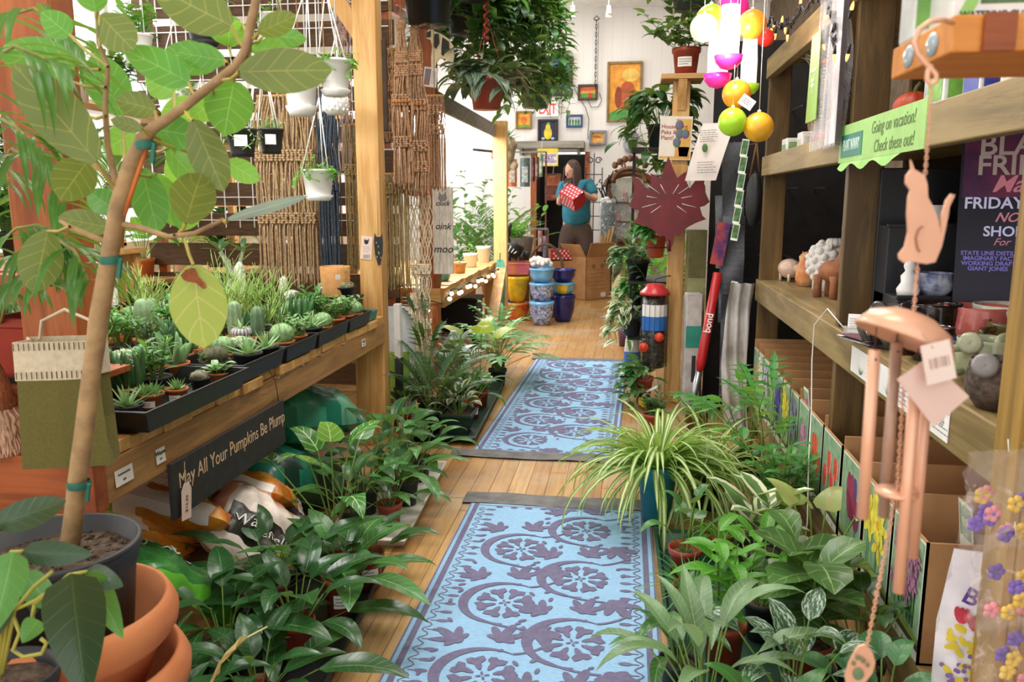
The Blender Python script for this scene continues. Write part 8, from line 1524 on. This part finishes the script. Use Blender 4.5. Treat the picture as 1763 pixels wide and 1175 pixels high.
a = P(952, 322, y=12.2); t = thing('orange_poster', 'dim orange poster hanging inside the dark doorway', 'poster', (a.x, 12.2, a.z)); w, h = S(28, 12.2), S(45, 12.2); b = B(); b.box((0, 0, 0), (w, .01, h)); b.build('sheet', M('#5a2a1c', .6, .3, 6), t); b = B(); rect(b, FY((0, -.006, 0)), -w * .42, h * .05, w * .42, h * .42); rect(b, FY((0, -.006, 0)), -w * .42, -h * .44, w * .42, -h * .3); b.build('picture', M('#b5602a', .6, .35, 9, col2='#4a1a14'), t); b = B(); b.tube([(0, 0, h / 2), (0, .3, h / 2 + .3)], .003, 4); b.build('string', M_CORD, t)
t = thing('wall_chain', 'thin iron chain hanging from a hook down the back wall', 'chain', P(1027, 36, y=12.24)); zl = S(112, 12.24); b = B(); b.tube([(.0, 0, 0), (.04, 0, .03), (.0, 0, .07), (-.04, 0, .03), (0, 0, 0)], .008, 6)
b.build('hook', M_IRON, t); b = B(); [b.tube([(.012 * math.sin(q) * (k % 2), .012 * math.sin(q) * (1 - k % 2), -.02 - .055 * k - .035 * math.cos(q)) for q in [PI * j / 4 for j in range(9)]], .005, 4) for k in range(int(zl / .055))]; b.tube([(.03, 0, -.02), (.03, 0, -zl)], .004, 4); b.build('chain', M_IRON, t)
t = thing('wall_mask', 'grey stone face mask hung on the back wall', 'mask', P(1085, 247, y=12.22)); b = B(); b.ball((0, 0, 0), (.1, .06, .14), 18, 12); b.ball((0, -.06, -.01), (.016, .02, .035), 8, 6); b.lathe([(.1, .04), (.12, .12), (.06, .18), (0, .18)], n=14, sy=.5); b.build('face', M('#9a9ca0', .8, .15, 20), t); b = B(); [b.ball((sx * .035, -.055, .03), (.016, .006, .008), 8, 5) for sx in (-1, 1)]; b.ball((0, -.052, -.07), (.03, .006, .008), 8, 5); b.build('features', M('#5a5c60', .8, 0), t)
t = thing('wall_cable', 'thin dark cable looping down the back wall', 'cable', (0, 0, 0)); b = B(); b.tube([P(x, y, y=12.27) for x, y in ((985, 142), (995, 165), (1008, 185), (1014, 205), (1012, 230), (1013, 240))], .006, 5); b.tube([P(x, y, y=12.27) for x, y in ((1012, 172), (1018, 185), (1030, 184), (1036, 172), (1032, 160))], .006, 5); b.build('cable', M('#5a5652', .6, .1), t)
t = thing('track_lights', 'white ceiling track light with three spot heads', 'lights', P(990, 4, y=10.6)); o = t.location; b = B(); b.box((0, 0, .05), (1.2, .05, .04)); b.tube([(0, 0, .06), (0, 0, max(.1, ZC - o.z))], .02, 6); b.build('track', M_WHITE, t)
for px in (937, 986, 1048): c = P(px, 24, y=10.6) - o; b = B(); b.tube([(c.x, 0, .04), (c.x, 0, c.z + .08)], .008, 6); b.lathe([(.025, .1), (.03, .02), (.045, -.03), (.04, -.03), (0, 0)], c, 16); h_ = b.build('spot_head', M_WHITE, t); b = B(); b.disc(c, .038, 14, z=-.026); b.build('lamp', M('#fffaf0', .3, 0, emit=12), h_)
def skin(name, chains, mat, parent, sub=2):
 vs = []; es = []; rs = []
 idx = {}
 for ch in chains:
  pr = None
  for it in ch:
   k = tuple(round(q, 4) for q in it[0])
   if k not in idx: idx[k] = len(vs); vs.append(it[0]); rs.append(it[1])
   if pr is not None and pr != idx[k]: es.append((pr, idx[k]))
   pr = idx[k]
 me = bpy.data.meshes.new(name); me.from_pydata([tuple(v) for v in vs], es, []); o = bpy.data.objects.new(name, me); C.objects.link(o); o.parent = parent
 md = o.modifiers.new('skin', 'SKIN'); md.use_smooth_shade = True
 for i, r_ in enumerate(rs): me.skin_vertices[0].data[i].radius = r_ if isinstance(r_, tuple) else (r_, r_)
 me.skin_vertices[0].data[0].use_root = True
 s = o.modifiers.new('s', 'SUBSURF'); s.levels = sub; s.render_levels = sub; me.materials.append(mat); return o
pb_ = V((P(990, 530, y=10.85).x, 10.85, 0)); t = thing('person', 'long-haired bearded person in a teal shirt and brown shorts looking into a polka dot box', 'person', pb_)
SK = M('#d9a88e', .6, .06); TEAL = M('#2f7d92', .85, .12, 10, .2); BRN = M('#5a4a42', .85, .1); HAIR = M('#4a342a', .6, .25, 30, stretch=(4, 4, .5))
G = lambda px, py, dy=0: P(px, py, y=10.85 + dy) - pb_
hip = V((.02, 0, .98)); sL, sR = G(1014, 318, -.05), G(970, 322, -.02); nk = G(993, 312, -.02); hd = G(985, 298, -.05); eR = G(1025, 345, -.16); wR = G(1003, 332, -.34); eL = G(963, 352, -.12); wL = G(968, 330, -.34)
kR, kL, fR, fL_ = V((.1, -.03, .5)), V((-.12, -.05, .5)), V((.12, 0, .09)), V((-.14, -.03, .09))
skin('body', [[(hip, .13), (V((.01, -.02, 1.2)), .14), (V((.0, 0, 1.42)), .12), (nk, .055), (hd + V((.0, .01, .0)), .08), (hd + V((0, 0, .1)), .07)], [(V((.0, 0, 1.42)), .12), (sL, .065), (eR, .045), (wR, .03), (wR + V((-.05, -.02, .0)), .032)], [(V((.0, 0, 1.42)), .12), (sR, .065), (eL, .045), (wL, .03), (wL + V((.03, -.02, .02)), .032)], [(hip, .13), (V((.1, 0, .88)), .09), (kR, .065), (fR, .045), (V((.1, -.16, .03)), .035)], [(hip, .13), (V((-.1, 0, .88)), .09), (kL, .065), (fL_, .045), (V((-.18, -.16, .03)), .035)]], SK, t)
skin('shirt', [[(V((.02, -.01, .93)), .195), (V((.0, -.04, 1.1)), (.21, .2)), (V((.0, -.02, 1.28)), (.19, .165)), (V((.0, 0, 1.43)), .14), (nk + V((0, 0, -.03)), .075)], [(V((.0, 0, 1.43)), .14), (sL, .095), (sL.lerp(eR, .75), .078)], [(V((.0, 0, 1.43)), .14), (sR, .095), (sR.lerp(eL, .75), .078)]], TEAL, t)
skin('shorts', [[(V((.02, 0, 1.06)), .16), (V((.02, 0, .94)), .19), (V((.11, -.01, .8)), .14), (kR + V((.01, 0, .12)), .115), (kR + V((.01, 0, .0)), .11)], [(V((.02, 0, .94)), .19), (V((-.11, -.02, .8)), .14), (kL + V((-.01, 0, .12)), .115), (kL + V((-.01, 0, .0)), .11)]], BRN, t)
for c in (V((.1, -.08, .0)), V((-.17, -.1, .0))): b = B(); b.ball(c + V((0, 0, .045)), (.05, .13, .05), 14, 8); b.build('shoe', M_BLACK, t)
fd = V((-.62, -.74, -.25)).normalized(); sd = V((.77, -.64, 0))
b = B(); b.ball(hd + V((0, 0, .03)), (.085, .1, .125), 18, 12, m=MX.Rotation(-.7, 3, 'Z')); b.ball(hd + fd * .105 + V((0, 0, .01)), (.018, .02, .03), 8, 6); [b.ball(hd + sd * s * .088, (.015, .022, .032), 8, 6) for s in (-1, 1)]; b.build('head', SK, t)
b = B(); [b.ball(hd + fd * .088 + sd * s * .036 + V((0, 0, .045)), (.012, .008, .006), 8, 5) for s in (-1, 1)]; b.build('eyes', M_INK, t); b = B(); b.ball(hd + fd * .095 + V((0, 0, -.05)), (.022, .012, .006), 8, 5); b.build('mouth', M('#a8685c', .5, 0), t)
b = B()
for i in range(130):
 a = random.uniform(-2.2, 2.2); dr_ = (-fd * math.cos(a) + sd * math.sin(a)); dr_.z = 0; p0 = hd + V((0, .0, .15)) + dr_ * .03; p1 = hd + dr_ * .1 + V((0, 0, .07)); p2 = hd + dr_ * .115 + V((0, 0, -.1)); L_ = random.uniform(.3, .44) if a > -1.6 else random.uniform(.2, .36); p3 = hd + dr_ * .13 + V((random.uniform(-.02, .02), -.02, -L_)); b.tube([p0, p1, p2, (p2 + p3) / 2 + dr_ * .02, p3], [.012, .016, .017, .015, .006], 5)
b.ball(hd + V((0, 0, .07)) - fd * .015, (.094, .104, .1), 14, 9); b.build('hair', HAIR, t)
b = B()
for i in range(60): a = random.uniform(-1.1, 1.1); d_ = fd * math.cos(a) + sd * math.sin(a); p = hd + d_ * .08 + V((0, 0, -.055)); b.tube([p, p + d_ * .025 + V((0, 0, -.05)), p + d_ * .015 + V((0, 0, -random.uniform(.08, .14)))], [.014, .013, .004], 5)
b.build('beard', M('#3a2820', .7, .2), t)
def fingers(base, d, up, nm):
 for k in range(4): s = (k - 1.5) * .017; l = (.075, .085, .08, .065)[k]; p = base + up * s; skin(nm, [[(p, .009), (p + d * l * .45 + V((0, -.006, .004)), .0085), (p + d * l * .8 + V((0, -.002, -.004)), .0075), (p + d * l + V((0, .008, -.01)), .006)]], SK, t, 1)
 p = base + up * .03; skin('thumb', [[(p - d * .02, .011), (p + d * .02 + up * .03, .009), (p + d * .045 + up * .038, .007)]], SK, t, 1)
fingers(wR + V((-.07, -.03, .0)), V((-.85, -.1, -.5)).normalized(), V((.45, -.1, .85)).normalized(), 'finger'); fingers(wL + V((.045, -.03, .03)), V((.9, -.1, .2)).normalized(), V((-.2, -.1, .95)).normalized(), 'finger')
RD = M('#c9283a', .4, .08); DOT = M('#f4eef0', .5, 0)
def dotbox(lab, loc, rot, w, d, h, lid=True):
 t = thing('polka_dot_box', lab, 'box', loc); t.rotation_euler = rot; b = B(); b.box((0, 0, 0), (w, d, h)); b.build('carton', RD, t, bevel=.004); b = B()
 for i in range(5):
  for j in range(4):
   x, y = (i - 2 + .5 * (j % 2)) * w / 5.4, (j - 1.5) * d / 4.4
   for m_, u, v in ((MX.Translation((0, 0, h / 2 + .001)), x, y), (FY((0, -d / 2 - .001, 0)), x, (j - 1.5) * h / 4.4)): b.add([m_ @ V((u + .013 * math.cos(q), v + .013 * math.sin(q), 0)) for q in [k * PI / 5 for k in range(10)]], [tuple(range(10))], flat=True)
 b.build('dots', DOT, t); b = B(); rect(b, FX((-w / 2 - .001, 0, 0)), -d * .4, -h * .4, d * .4, h * .4); b.build('photo_panel', M('#6a3a34', .5, .4, 14, col2='#d9a08a'), t)
bc = G(986, 340, -.46) + pb_; dotbox('red box with white polka dots held in the person\'s hands', bc, (R(38), R(24), R(-38)), .26, .2, .2)
def shipbox(lab, x, y, rz, w, d, h, flaps=True, prints=True):
 t = thing('cardboard_box', lab, 'box', (x, y, 0), rz); b = B(); th = .012
 for sx in (-1, 1): b.box((sx * (w - th) / 2, 0, h / 2), (th, d, h)); b.box((0, sx * (d - th) / 2, h / 2), (w, th, h))
 b.box((0, 0, th / 2), (w, d, th)); b.build('carton', M_CARD, t)
 if flaps:
  for sx in (-1, 1): b = B(); b.bar((sx * w / 2, 0, h), (sx * (w / 2 + .1), 0, h + .16), d * .96, .006, 0); b.build('flap', M_CARD, t); b = B(); b.box((0, sx * (d / 2 + .04), h + .09), (w * .96, .006, .2), (sx * -R(24), 0, 0)); b.build('flap', M_CARD, t)
 if prints:
  b = B(); m = FY((0, -d / 2 - .001, 0)); lines(b, m, -w * .35, w * .3, h * .2, h * .75, 6, .008); [b.add([m @ V((x_ + .04 * math.cos(q), h * .78 + .03 * math.sin(q), 0)) for q in [k * PI / 5 for k in range(10)]], [tuple(range(10))], flat=True) for x_ in (-w * .2, w * .15)]; b.build('print_marks', M('#8d6a48', .8, 0), t); b = B(); rect(b, m, w * .1, .03, w * .3, .09, .001); b.build('label', M_WHITE, t)
 return t
shipbox('open cardboard shipping box with raised flaps in front of the person', -.49, 10.78, R(45), .44, .4, .56); shipbox('half-hidden cardboard box just left of the open shipping box', -.86, 10.75, R(20), .34, .3, .5, False, False)
dotbox('red polka dot box standing on the left cardboard box', V((-.86, 10.75, .58)), (0, 0, .3), .3, .24, .14)
t = thing('wrapped_garland', 'tall dark green tube wrapped in clear film standing behind the open box', 'tube', (-.26, 11.3, 0)); b = B(); b.tube([(0, 0, 0), (0.02, 0, .6), (0.0, 0, 1.25)], [.1, .12, .09], 12); b.build('greenery', M('#2a3a30', .8, .4, 25, .8), t); b = B(); b.tube([(0, 0, 0), (0.02, 0, .6), (0.0, 0, 1.3)], [.12, .14, .11], 14); b.build('film', GLASSY('#e6eaee', .12), t)
t = thing('wood_stakes', 'bundle of wooden stakes leaning out of the open cardboard box', 'stakes', (-.42, 10.8, .02)); b = B(); [b.bar((.02 * k, 0, 0), (.1 + .05 * k, .12, .8 + .04 * k), .03, .012) for k in range(4)]; b.build('stakes', M_PINEZ, t)
a = P(1082, 400, y=11.8); t = thing('carved_hutch', 'carved dark wood hutch with glass door and scrolled crest against the back wall', 'cabinet', (a.x, 11.95, 0)); HW = M('#6b3f22', .4, .25, 10); w = .6
b = B(); b.box((0, 0, .35), (w + .08, .4, .7)); b.box((0, -.02, .72), (w + .14, .46, .05)); b.build('base_cabinet', HW, t, bevel=.006)
for sx in (-1, 1): b = B(); b.box((sx * w / 2, 0, 1.12), (.07, .34, .76)); b.build('stile', HW, t, bevel=.006); b = B(); b.box((sx * .15, -.205, .38), (.26, .015, .5)); dd = b.build('door', HW, t, bevel=.004); b = B(); b.ball((sx * .04, -.222, .42), .012, 8, 6); b.build('knob', M('#a88a4a', .3, 0, metal=.8), dd)
b = B(); pa = [(w / 2 * 1.1 * math.cos(q), 1.46 + .2 * math.sin(q)) for q in [PI * k / 16 for k in range(17)]]; b.tube([(x, -.12, z) for x, z in pa], .05, 8); b.tube([(x * .7, -.15, z + .06) for x, z in pa], .035, 8); b.build('arch', HW, t); b = B(); [b.ball((.07 * (k - 3) , -.14, 1.76 + .1 * math.cos((k - 3) * .5)), (.045, .03, .05), 8, 6) for k in range(7)]; [b.tube([(sx * (.06 + .05 * math.cos(q) + .02 * q), -.15, 1.74 + .05 * math.sin(q)) for q in [k * .6 for k in range(10)]], .014, 6) for sx in (-1, 1)]; b.build('crest', HW, t)
b = B(); b.box((0, .12, 1.15), (w, .02, .9)); b.build('glass_back', M('#8d9a88', .15, .5, 4, col2='#d9c9a8'), t); b = B(); b.box((0, -.1, 1.15), (w - .06, .006, .8)); b.build('pane', GLASSY('#ffffff', .12), t); b = B(); [b.box((0, 0, z), (w, .24, .015)) for z in (.98, 1.25)]; b.build('glass_shelf', HW, t)
for k, (x, z, c, lab) in enumerate(((-.15, .99, '#c9502a', 'orange ornament on the lower hutch shelf'), (.1, .99, '#e0b06a', 'amber ornament on the lower hutch shelf'), (-.05, 1.26, '#b53a2a', 'red ornament on the upper hutch shelf'), (.16, 1.26, '#d9c9a8', 'cream vase on the upper hutch shelf'))): tt = thing('ornament', lab, 'ornament', (a.x + x, 11.95, z), 0, 'ornaments in the hutch'); b = B(); b.lathe([(0, 0), (.03, 0), (.05, .05), (.03, .1), (.035, .13), (0, .13)], n=14); b.build('body', M(c, .25, .2), tt)
t = thing('iron_trellis', 'black iron garden trellis with scroll tops leaning on the back wall', 'trellis', (P(1020, 400, y=11.9).x, 11.98, 0)); k = S(1, 11.9); b = B(); [b.tube([(x * k, 0, 0), (x * k, .15, 1.75 + (.2 if x == 0 else 0))], .008, 5) for x in (-14, 0, 14)]; [b.tube([(-14 * k, .0 + .09 * z, z), (14 * k, .09 * z, z)], .007, 5) for z in [.25 + .2 * j for j in range(8)]]; [b.tube([(sx * (7 + 6 * math.cos(q) * (1 - q / 12)) * k, .17, 1.85 + 6 * math.sin(q) * (1 - q / 12) * k) for q in [j * .5 for j in range(16)]], .008, 5) for sx in (-1, 1)]; b.build('frame', M_IRON, t)
t = thing('wire_flower_stand', 'black wire plant sculpture with a white bloom beside the hutch', 'ornament', (P(1042, 400, y=11.7).x, 11.75, 0)); b = B(); b.tube([(0, 0, 0), (.02, 0, .8), (0, 0, 1.5)], .012, 6); [b.tube([(.0, 0, 1.0 + .08 * j), (.1 * math.cos(j), -.05, 1.2 + .08 * j), (.16 * math.cos(j), -.06, 1.25 + .07 * j), (.12 * math.cos(j), -.06, 1.33 + .06 * j)], .01, 6) for j in range(7)]; b.lathe([(0, 0), (.12, 0), (.1, .03), (0, .04)], n=14); b.build('stem', M_IRON, t); b = B(); [b.ball((.05 * math.cos(q) , -.1, 1.25 + .05 * math.sin(q)), (.04, .015, .035), 8, 6) for q in (0, 1.25, 2.5, 3.75, 5)]; b.build('bloom', M_WHITE, t)
GP = 'glazed pots stacked on the floor'
def glaze(lab, x, y, z, r, h, mats, fn=None): 
 t = thing('glazed_pot', lab, 'pot', (x, y, z), 0, GP); b = B(); b.lathe([(0, 0), (r * .55, 0), (r * .72, h * .12), (r * .95, h * .5), (r, h * .85), (r * 1.04, h * .88), (r * 1.04, h), (r * .94, h), (r * .9, h * .6), (r * .5, h * .1), (0, h * .1)], n=28)
 if fn:
  for i, f in enumerate(b.f): q = sum((V(b.v[j]) for j in f), V()) / len(f); b.mi[i] = fn(q.z / h, math.atan2(q.y, q.x))
 b.build('body', mats, t, bevel=0)
BL = M('#2a3a86', .15, .3, 40, col2='#c9d6ee'); SKY = M('#6fb0dc', .15, .12); NV = M('#22266a', .15, .2); SUN = M('#e3bd2a', .2, .15); RDG = M('#d9482a', .2, .3, 10, col2='#e8a03a')
x0 = P(932, 560, z=0); zz = 0; r = S(21.5, 8.25)
for i, (h, lab) in enumerate(((.25, 'blue speckled glazed pot at the bottom of the front stack'), (.19, 'blue speckled glazed bowl in the middle of the front stack'), (.15, 'pale blue glazed bowl on top of the front stack'))): glaze(lab, x0.x, 8.35, zz, r, h, [SKY, BL] if i < 2 else [SKY, SKY], lambda v, a: 0 if v > .72 else 1); zz += h + .001
zz = 0
for i, (h, lab) in enumerate(((.29, 'dark navy glazed pot at the bottom of the right stack'), (.13, 'floral blue glazed bowl in the right stack'), (.14, 'navy glazed bowl on top of the right stack'))): glaze(lab, x0.x + .2, 8.62, zz, .13, h, [NV, SKY, SUN] if i == 1 else [NV, NV, NV], lambda v, a: 2 if (.3 < v < .7 and math.sin(a * 3) > .4) else 1); zz += h + .001
zz = 0
for i, (h, m_, lab) in enumerate(((.2, [RDG, RDG, SUN], 'red and orange painted pot at the bottom of the sunflower stack'), (.28, [SUN, RDG, SUN], 'yellow sunflower painted pot behind the blue stack'))): glaze(lab, P(893, 548, z=0).x, 8.62, zz, .13, h, m_, lambda v, a: 1 if (.2 < v < .7 and math.sin(a * 2 + 1) > .2) else 0); zz += h + .001
zz = 0
for i, (h, lab) in enumerate(((.2, 'small blue and white pot at the left end of the stacks'), (.16, 'pale blue bowl with a navy band at the left end of the stacks'))): glaze(lab, P(868, 548, z=0).x, 8.7, zz, .13, h, [SKY, NV], lambda v, a: 1 if v < .5 else 0); zz += h + .001
t = thing('painted_planter', 'long orange and pink painted planter resting on the pots', 'planter', (P(890, 505, y=8.65).x, 8.66, .5)); b = B(); pot_square(b, .24, .13, .2); b.xf(MX.Diagonal((1.3, .9, 1, 1))); b.build('body', M('#d98a3a', .3, .3, 9, col2='#c95a8a'), t)
t = thing('skeleton_dog', 'black plush dog printed with white skeleton bones sitting on the planter', 'plush toy', (P(880, 495, y=8.65).x, 8.66, .632)); b = B(); b.tube([(.1, 0, .08), (.0, 0, .14), (-.06, 0, .22)], [.08, .085, .06], 12); b.ball((-.07, -.02, .31), (.075, .07, .075), 14, 10); b.ball((-.05, -.08, .29), (.04, .05, .04), 10, 7); b.build('body', BKB, t)
for x, y in ((-.08, -.06), (-.02, -.08), (.12, -.06), (.16, .04)): b = B(); b.tube([(x, y * .5, .1), (x, y, .02)], [.03, .028], 8); b.build('leg', BKB, t)
b = B(); [b.tube([(-.02 + .03 * k, -.085, .2 - .03 * k), (-.05 + .03 * k, -.088, .12 - .01 * k)], .006, 5) for k in range(4)]; b.ball((-.08, -.075, .33), (.045, .02, .05), 10, 7); b.tube([(-.08, -.085, .1), (-.07, -.095, .03)], .008, 5); b.build('bone_print', M_WHITE, t); [(lambda b: (b.ball((-.07 + sx * .06, 0, .38), (.02, .012, .035), 8, 6), b.build('ear', BKB, t)))(B()) for sx in (-1, 1)]
t = thing('wicker_basket', 'basket with a tall hoop handle beside the skeleton plush', 'basket', (P(925, 495, y=8.7).x + .06, 9.0, 0)); b = B(); b.lathe([(0, 0), (.15, 0), (.2, .5), (.19, .5), (.14, .02), (0, .02)], n=20); b.build('body', M('#8a6a42', .9, .3, 40, .6), t); b = B(); b.tube([(.19 * math.cos(q), 0, .5 + .3 * math.sin(q)) for q in [PI * k / 14 for k in range(15)]], .016, 7); b.build('handle', M('#5a4630', .9, .3, 40), t)
t = thing('floral_bowl', 'cream bowl painted with red poppies on top of the basket', 'bowl', (P(917, 480, y=8.9).x, 9.0, .505)); b = B(); b.lathe([(0, 0), (.1, 0), (.17, .1), (.165, .1), (.09, .01), (0, .01)], n=24)
for i, f in enumerate(b.f): b.mi[i] = int(math.sin(i * 1.3) > .5)
b.build('body', [M('#e6dfc4', .3, .1), M('#c9352a', .3, .1)], t)
t = thing('bulb_net', 'pile of white bulbs in a net on the front pot stack', 'bulbs', (x0.x, 8.35, .594)); b = B(); [b.ball((random.uniform(-.1, .1), random.uniform(-.08, .08), .03 + random.random() * .06), .03, 8, 6) for _ in range(26)]; o_ = b.build('bulbs', M('#e9e2d8', .5, .1, 30), t)
t = thing('half_barrel', 'grey half barrel planter on a stand beyond the fairy-lit bench', 'planter', (P(880, 430, y=9.3).x, 9.4, 0)); b = B(); b.lathe([(0, .56), (.2, .56), (.25, .86), (.24, .86), (.2, .62), (0, .62)], n=24); b.build('barrel', M('#6f655c', .85, .25, 12, stretch=(8, 8, 1)), t, bevel=.002); b = B(); b.box((0, 0, .28), (.36, .36, .56)); b.build('stand', M('#4a3a2c', .8, .2), t); b = B(); f_bush(14, (.15, .32), 9, (.07, .11), .6, spread=.12)(b); b.xf(MX.Translation((0, 0, .78))); b.build('foliage', [L_BRIGHT, M_STEM], t)
t = thing('driftwood_planter', 'knobbly pale driftwood planter with a bromeliad mounted by the pine upright', 'planter', P(868, 295, y=8.6)); b = B(); b.lathe([(0, 0), (.06, 0), (.1, .1), (.13, .25), (.11, .34), (.08, .3), (0, .28)], n=16); [b.ball((.1 * math.cos(k), .1 * math.sin(k), .06 + .035 * k), .05, 8, 6) for k in range(7)]; b.build('wood', M('#b5a68c', .9, .25, 14, .6), t); b = B(); rosette(b, 18, (.16, .26), .22, w_aloe, (20, 80), (-10, 30), 0); b.xf(MX.Translation((0, 0, .3))); b.build('foliage', [L_MID, M_STEM], t); b = B(); b.tube([(-.1, 0, .2), (-.25, -.4, .2)], .012, 6); b.build('mount', M_IRON, t)
GK = 'packaged goods hanging at the back left'
for i, (px, py, w, h, c, c2, lab) in enumerate(((882, 298, 16, 46, '#d9702a', '#c9c0b8', 'orange hanging pack with a clear window below the lintel shelf'), (904, 297, 17, 48, '#5a6a66', '#b9c4c0', 'grey hanging pack with a silver tool below the lintel shelf'), (917, 292, 7, 40, '#6a3a34', '#8a5a50', 'dark red hanging pack below the lintel shelf'), (924, 290, 7, 38, '#7a4a44', '#a98a80', 'brown hanging pack below the lintel shelf'), (931, 285, 7, 38, '#8aa886', '#c9d6c4', 'pale green hanging pack beside the yellow sign'), (872, 416, 13, 30, '#c9bfb0', '#e8e2d8', 'tan hanging seed bag in front of the barrel'), (887, 418, 13, 26, '#e6e6e6', '#bdbdbd', 'white hanging seed bag in front of the barrel'), (909, 425, 20, 40, '#cfc9b0', '#b5c04a', 'large bag with a lime green top hanging right of the barrel'), (930, 415, 8, 36, '#b58a8a', '#d9b0b8', 'pink hanging pack left of the cardboard boxes'), (938, 425, 7, 36, '#a88aa0', '#7a8a9a', 'mauve hanging pack left of the cardboard boxes'))):
 y = 10.6 if py < 350 else 9.9; q = P(px, py, y=y); k = S(1, y); t = thing('hanging_pack', lab, 'pack', q, 0, GK); b = B()
 for sg in (1, -1): b.grid(lambda u, v: V(((u - .5) * w * k, -sg * .025 * math.sin(PI * u), (.5 - v) * h * k)), 6, 6)
 b.build('bag', M(c, .3, .2, 20), t); b = B(); b.grid(lambda u, v: V(((u - .5) * w * k * .6, -.024 - .004 * math.sin(PI * u), (.2 - v * .55) * h * k)), 4, 3); b.build('window', M(c2, .2, .25, 30), t)
 b = B(); b.tube([(0, 0, h * k / 2), (0, .0, h * k / 2 + .12)], .003, 4); b.build('hook', M_STEEL, t)
for z, y, x0_, x1_, lab in ((P(900, 262, y=10.6).z, 10.6, 872, 940, 'steel hanging rail for the upper packs'), (P(900, 394, y=9.9).z, 9.9, 864, 944, 'steel hanging rail for the lower packs')):
 a, c = P(x0_, 300, y=y), P(x1_, 300, y=y); t = thing('hanging_rail', lab, 'rail', ((a.x + c.x) / 2, y, 0)); b = B(); b.box((0, 0, z), (c.x - a.x, .02, .02)); b.build('rail', M_STEEL, t); [(lambda b: (b.box((sx * (c.x - a.x) / 2, 0, z / 2), (.02, .02, z)), b.build('upright', M('#6a4630', .6, .2), t)))(B()) for sx in (-1, 1)]
for i, (px, y, z, r, fo, lm, pm_, lab) in enumerate(((872, 9.0, 0, .12, f_bush(12, (.3, .6), 10, (.08, .12), .5, spread=.06), L_MID, M_NURS, 'bushy plant on the floor behind the left pot stack'), (862, 10.3, 0, .16, f_bush(14, (.7, 1.2), 12, (.1, .15), .5, spread=.08), L_BRIGHT, M_TERRA, 'tall bright leafy plant at the back left'), (845, 11.2, 0, .16, f_palm(16, (.8, 1.3), .25, .03), L_PALM, M_TERRA, 'tall palm in the back left corner'), (800, 10.2, 0, .16, f_bush(16, (.8, 1.5), 14, (.1, .16), .5, spread=.1), L_MID, M_TERRA, 'tall green plant seen past the grow light'), (1098, 10.6, 0, .12, f_lily(20, (.3, .45), .25, (.3, .5)), L_LILY2, M_NURS, 'arching plant in front of the carved hutch'), (1100, 8.4, 0, .1, f_bush(12, (.3, .7), 10, (.1, .14), .5, spread=.06), L_MID, M_NURS, 'leafy plant beyond the ladder stand'), (1125, 9.6, 0, .12, f_lobed(14, (.5, .9), (.2, .3)), L_DEEP, M_TERRA, 'large cut-leaf plant between the hutch and the post'), (1150, 7.4, 0, .12, f_bush(14, (.5, 1.0), 12, (.1, .15), .5, spread=.08), L_BRIGHT, M_TERRA, 'bright green shrub behind the pine post'))): q = P(px, 400, y=y); potted('potted_plant', lab, (q.x, y, z), r, .25, pm_, fo, lm, group='large plants at the back')
t = thing('slat_wall', 'brown slatted divider wall behind the hanging macrame', 'divider', (-2.35, 5.2, 0)); b = B(); [b.box((0, 0, .12 + .2 * k), (1.75, .03, .15)) for k in range(14)]; b.build('slats', M('#5a4029', .8, .2, stretch=(1, 8, 8)), t, bevel=.003); b = B(); [b.box((x, .03, 1.4), (.06, .04, 2.8)) for x in (-.8, 0, .8)]; b.build('posts', M_CEDZ, t)
b = B(); [b.box((x, -.03, 1.9), (.006, .006, 1.6)) for x in [-.8 + .1 * k for k in range(17)]]; [b.box((0, -.035, z), (1.7, .006, .006)) for z in [1.15 + .15 * k for k in range(11)]]; b.build('wire_grid', M_WHITE, t)
t = thing('grow_light', 'white strip light glowing above the potting bench', 'light fixture', (-1.95, 3.0, 2.18)); b = B(); b.box((0, 0, .05), (.3, 1.5, .04)); [b.tube([(0, y, .06), (0, y, ZC - 2.18)], .006, 5) for y in (-.6, .6)]; b.build('hood', M_WHITE, t, bevel=.004); b = B(); [b.tube([(x, -.7, .015), (x, .7, .015)], .018, 8) for x in (-.08, .08)]; b.build('tube_lamp', M('#ffffff', .4, 0, emit=9), t)
area('bench_lamp', (-1.95, 3.0, 2.17), (0, 0, 0), .3, 1.5, 26, (1, 1, .96))
t = thing('bench_back_shelf', 'raised pine shelf along the back of the potting bench', 'shelf', (-2.72, 3.1, ZT - .003)); b = B(); b.box((0, 0, .33), (.24, 2.1, .03)); b.build('shelf_board', M_PINE, t, bevel=.003); [(lambda b: (b.box((0, y, .157), (.2, .04, .315)), b.build('support', M_PINEZ, t)))(B()) for y in (-1.0, -.35, .35, 1.0)]
for k in range(9):
 ki = (0, 1, 3, 5, 2, 1, 0, 5, 3)[k]; dup(prb[ki], (-2.72, 2.16 + .235 * k, ZT + .344), k * 1.9, '%s on the raised shelf behind the bench, %s from near end' % (FT[ki][0], ORD[k]), .8)
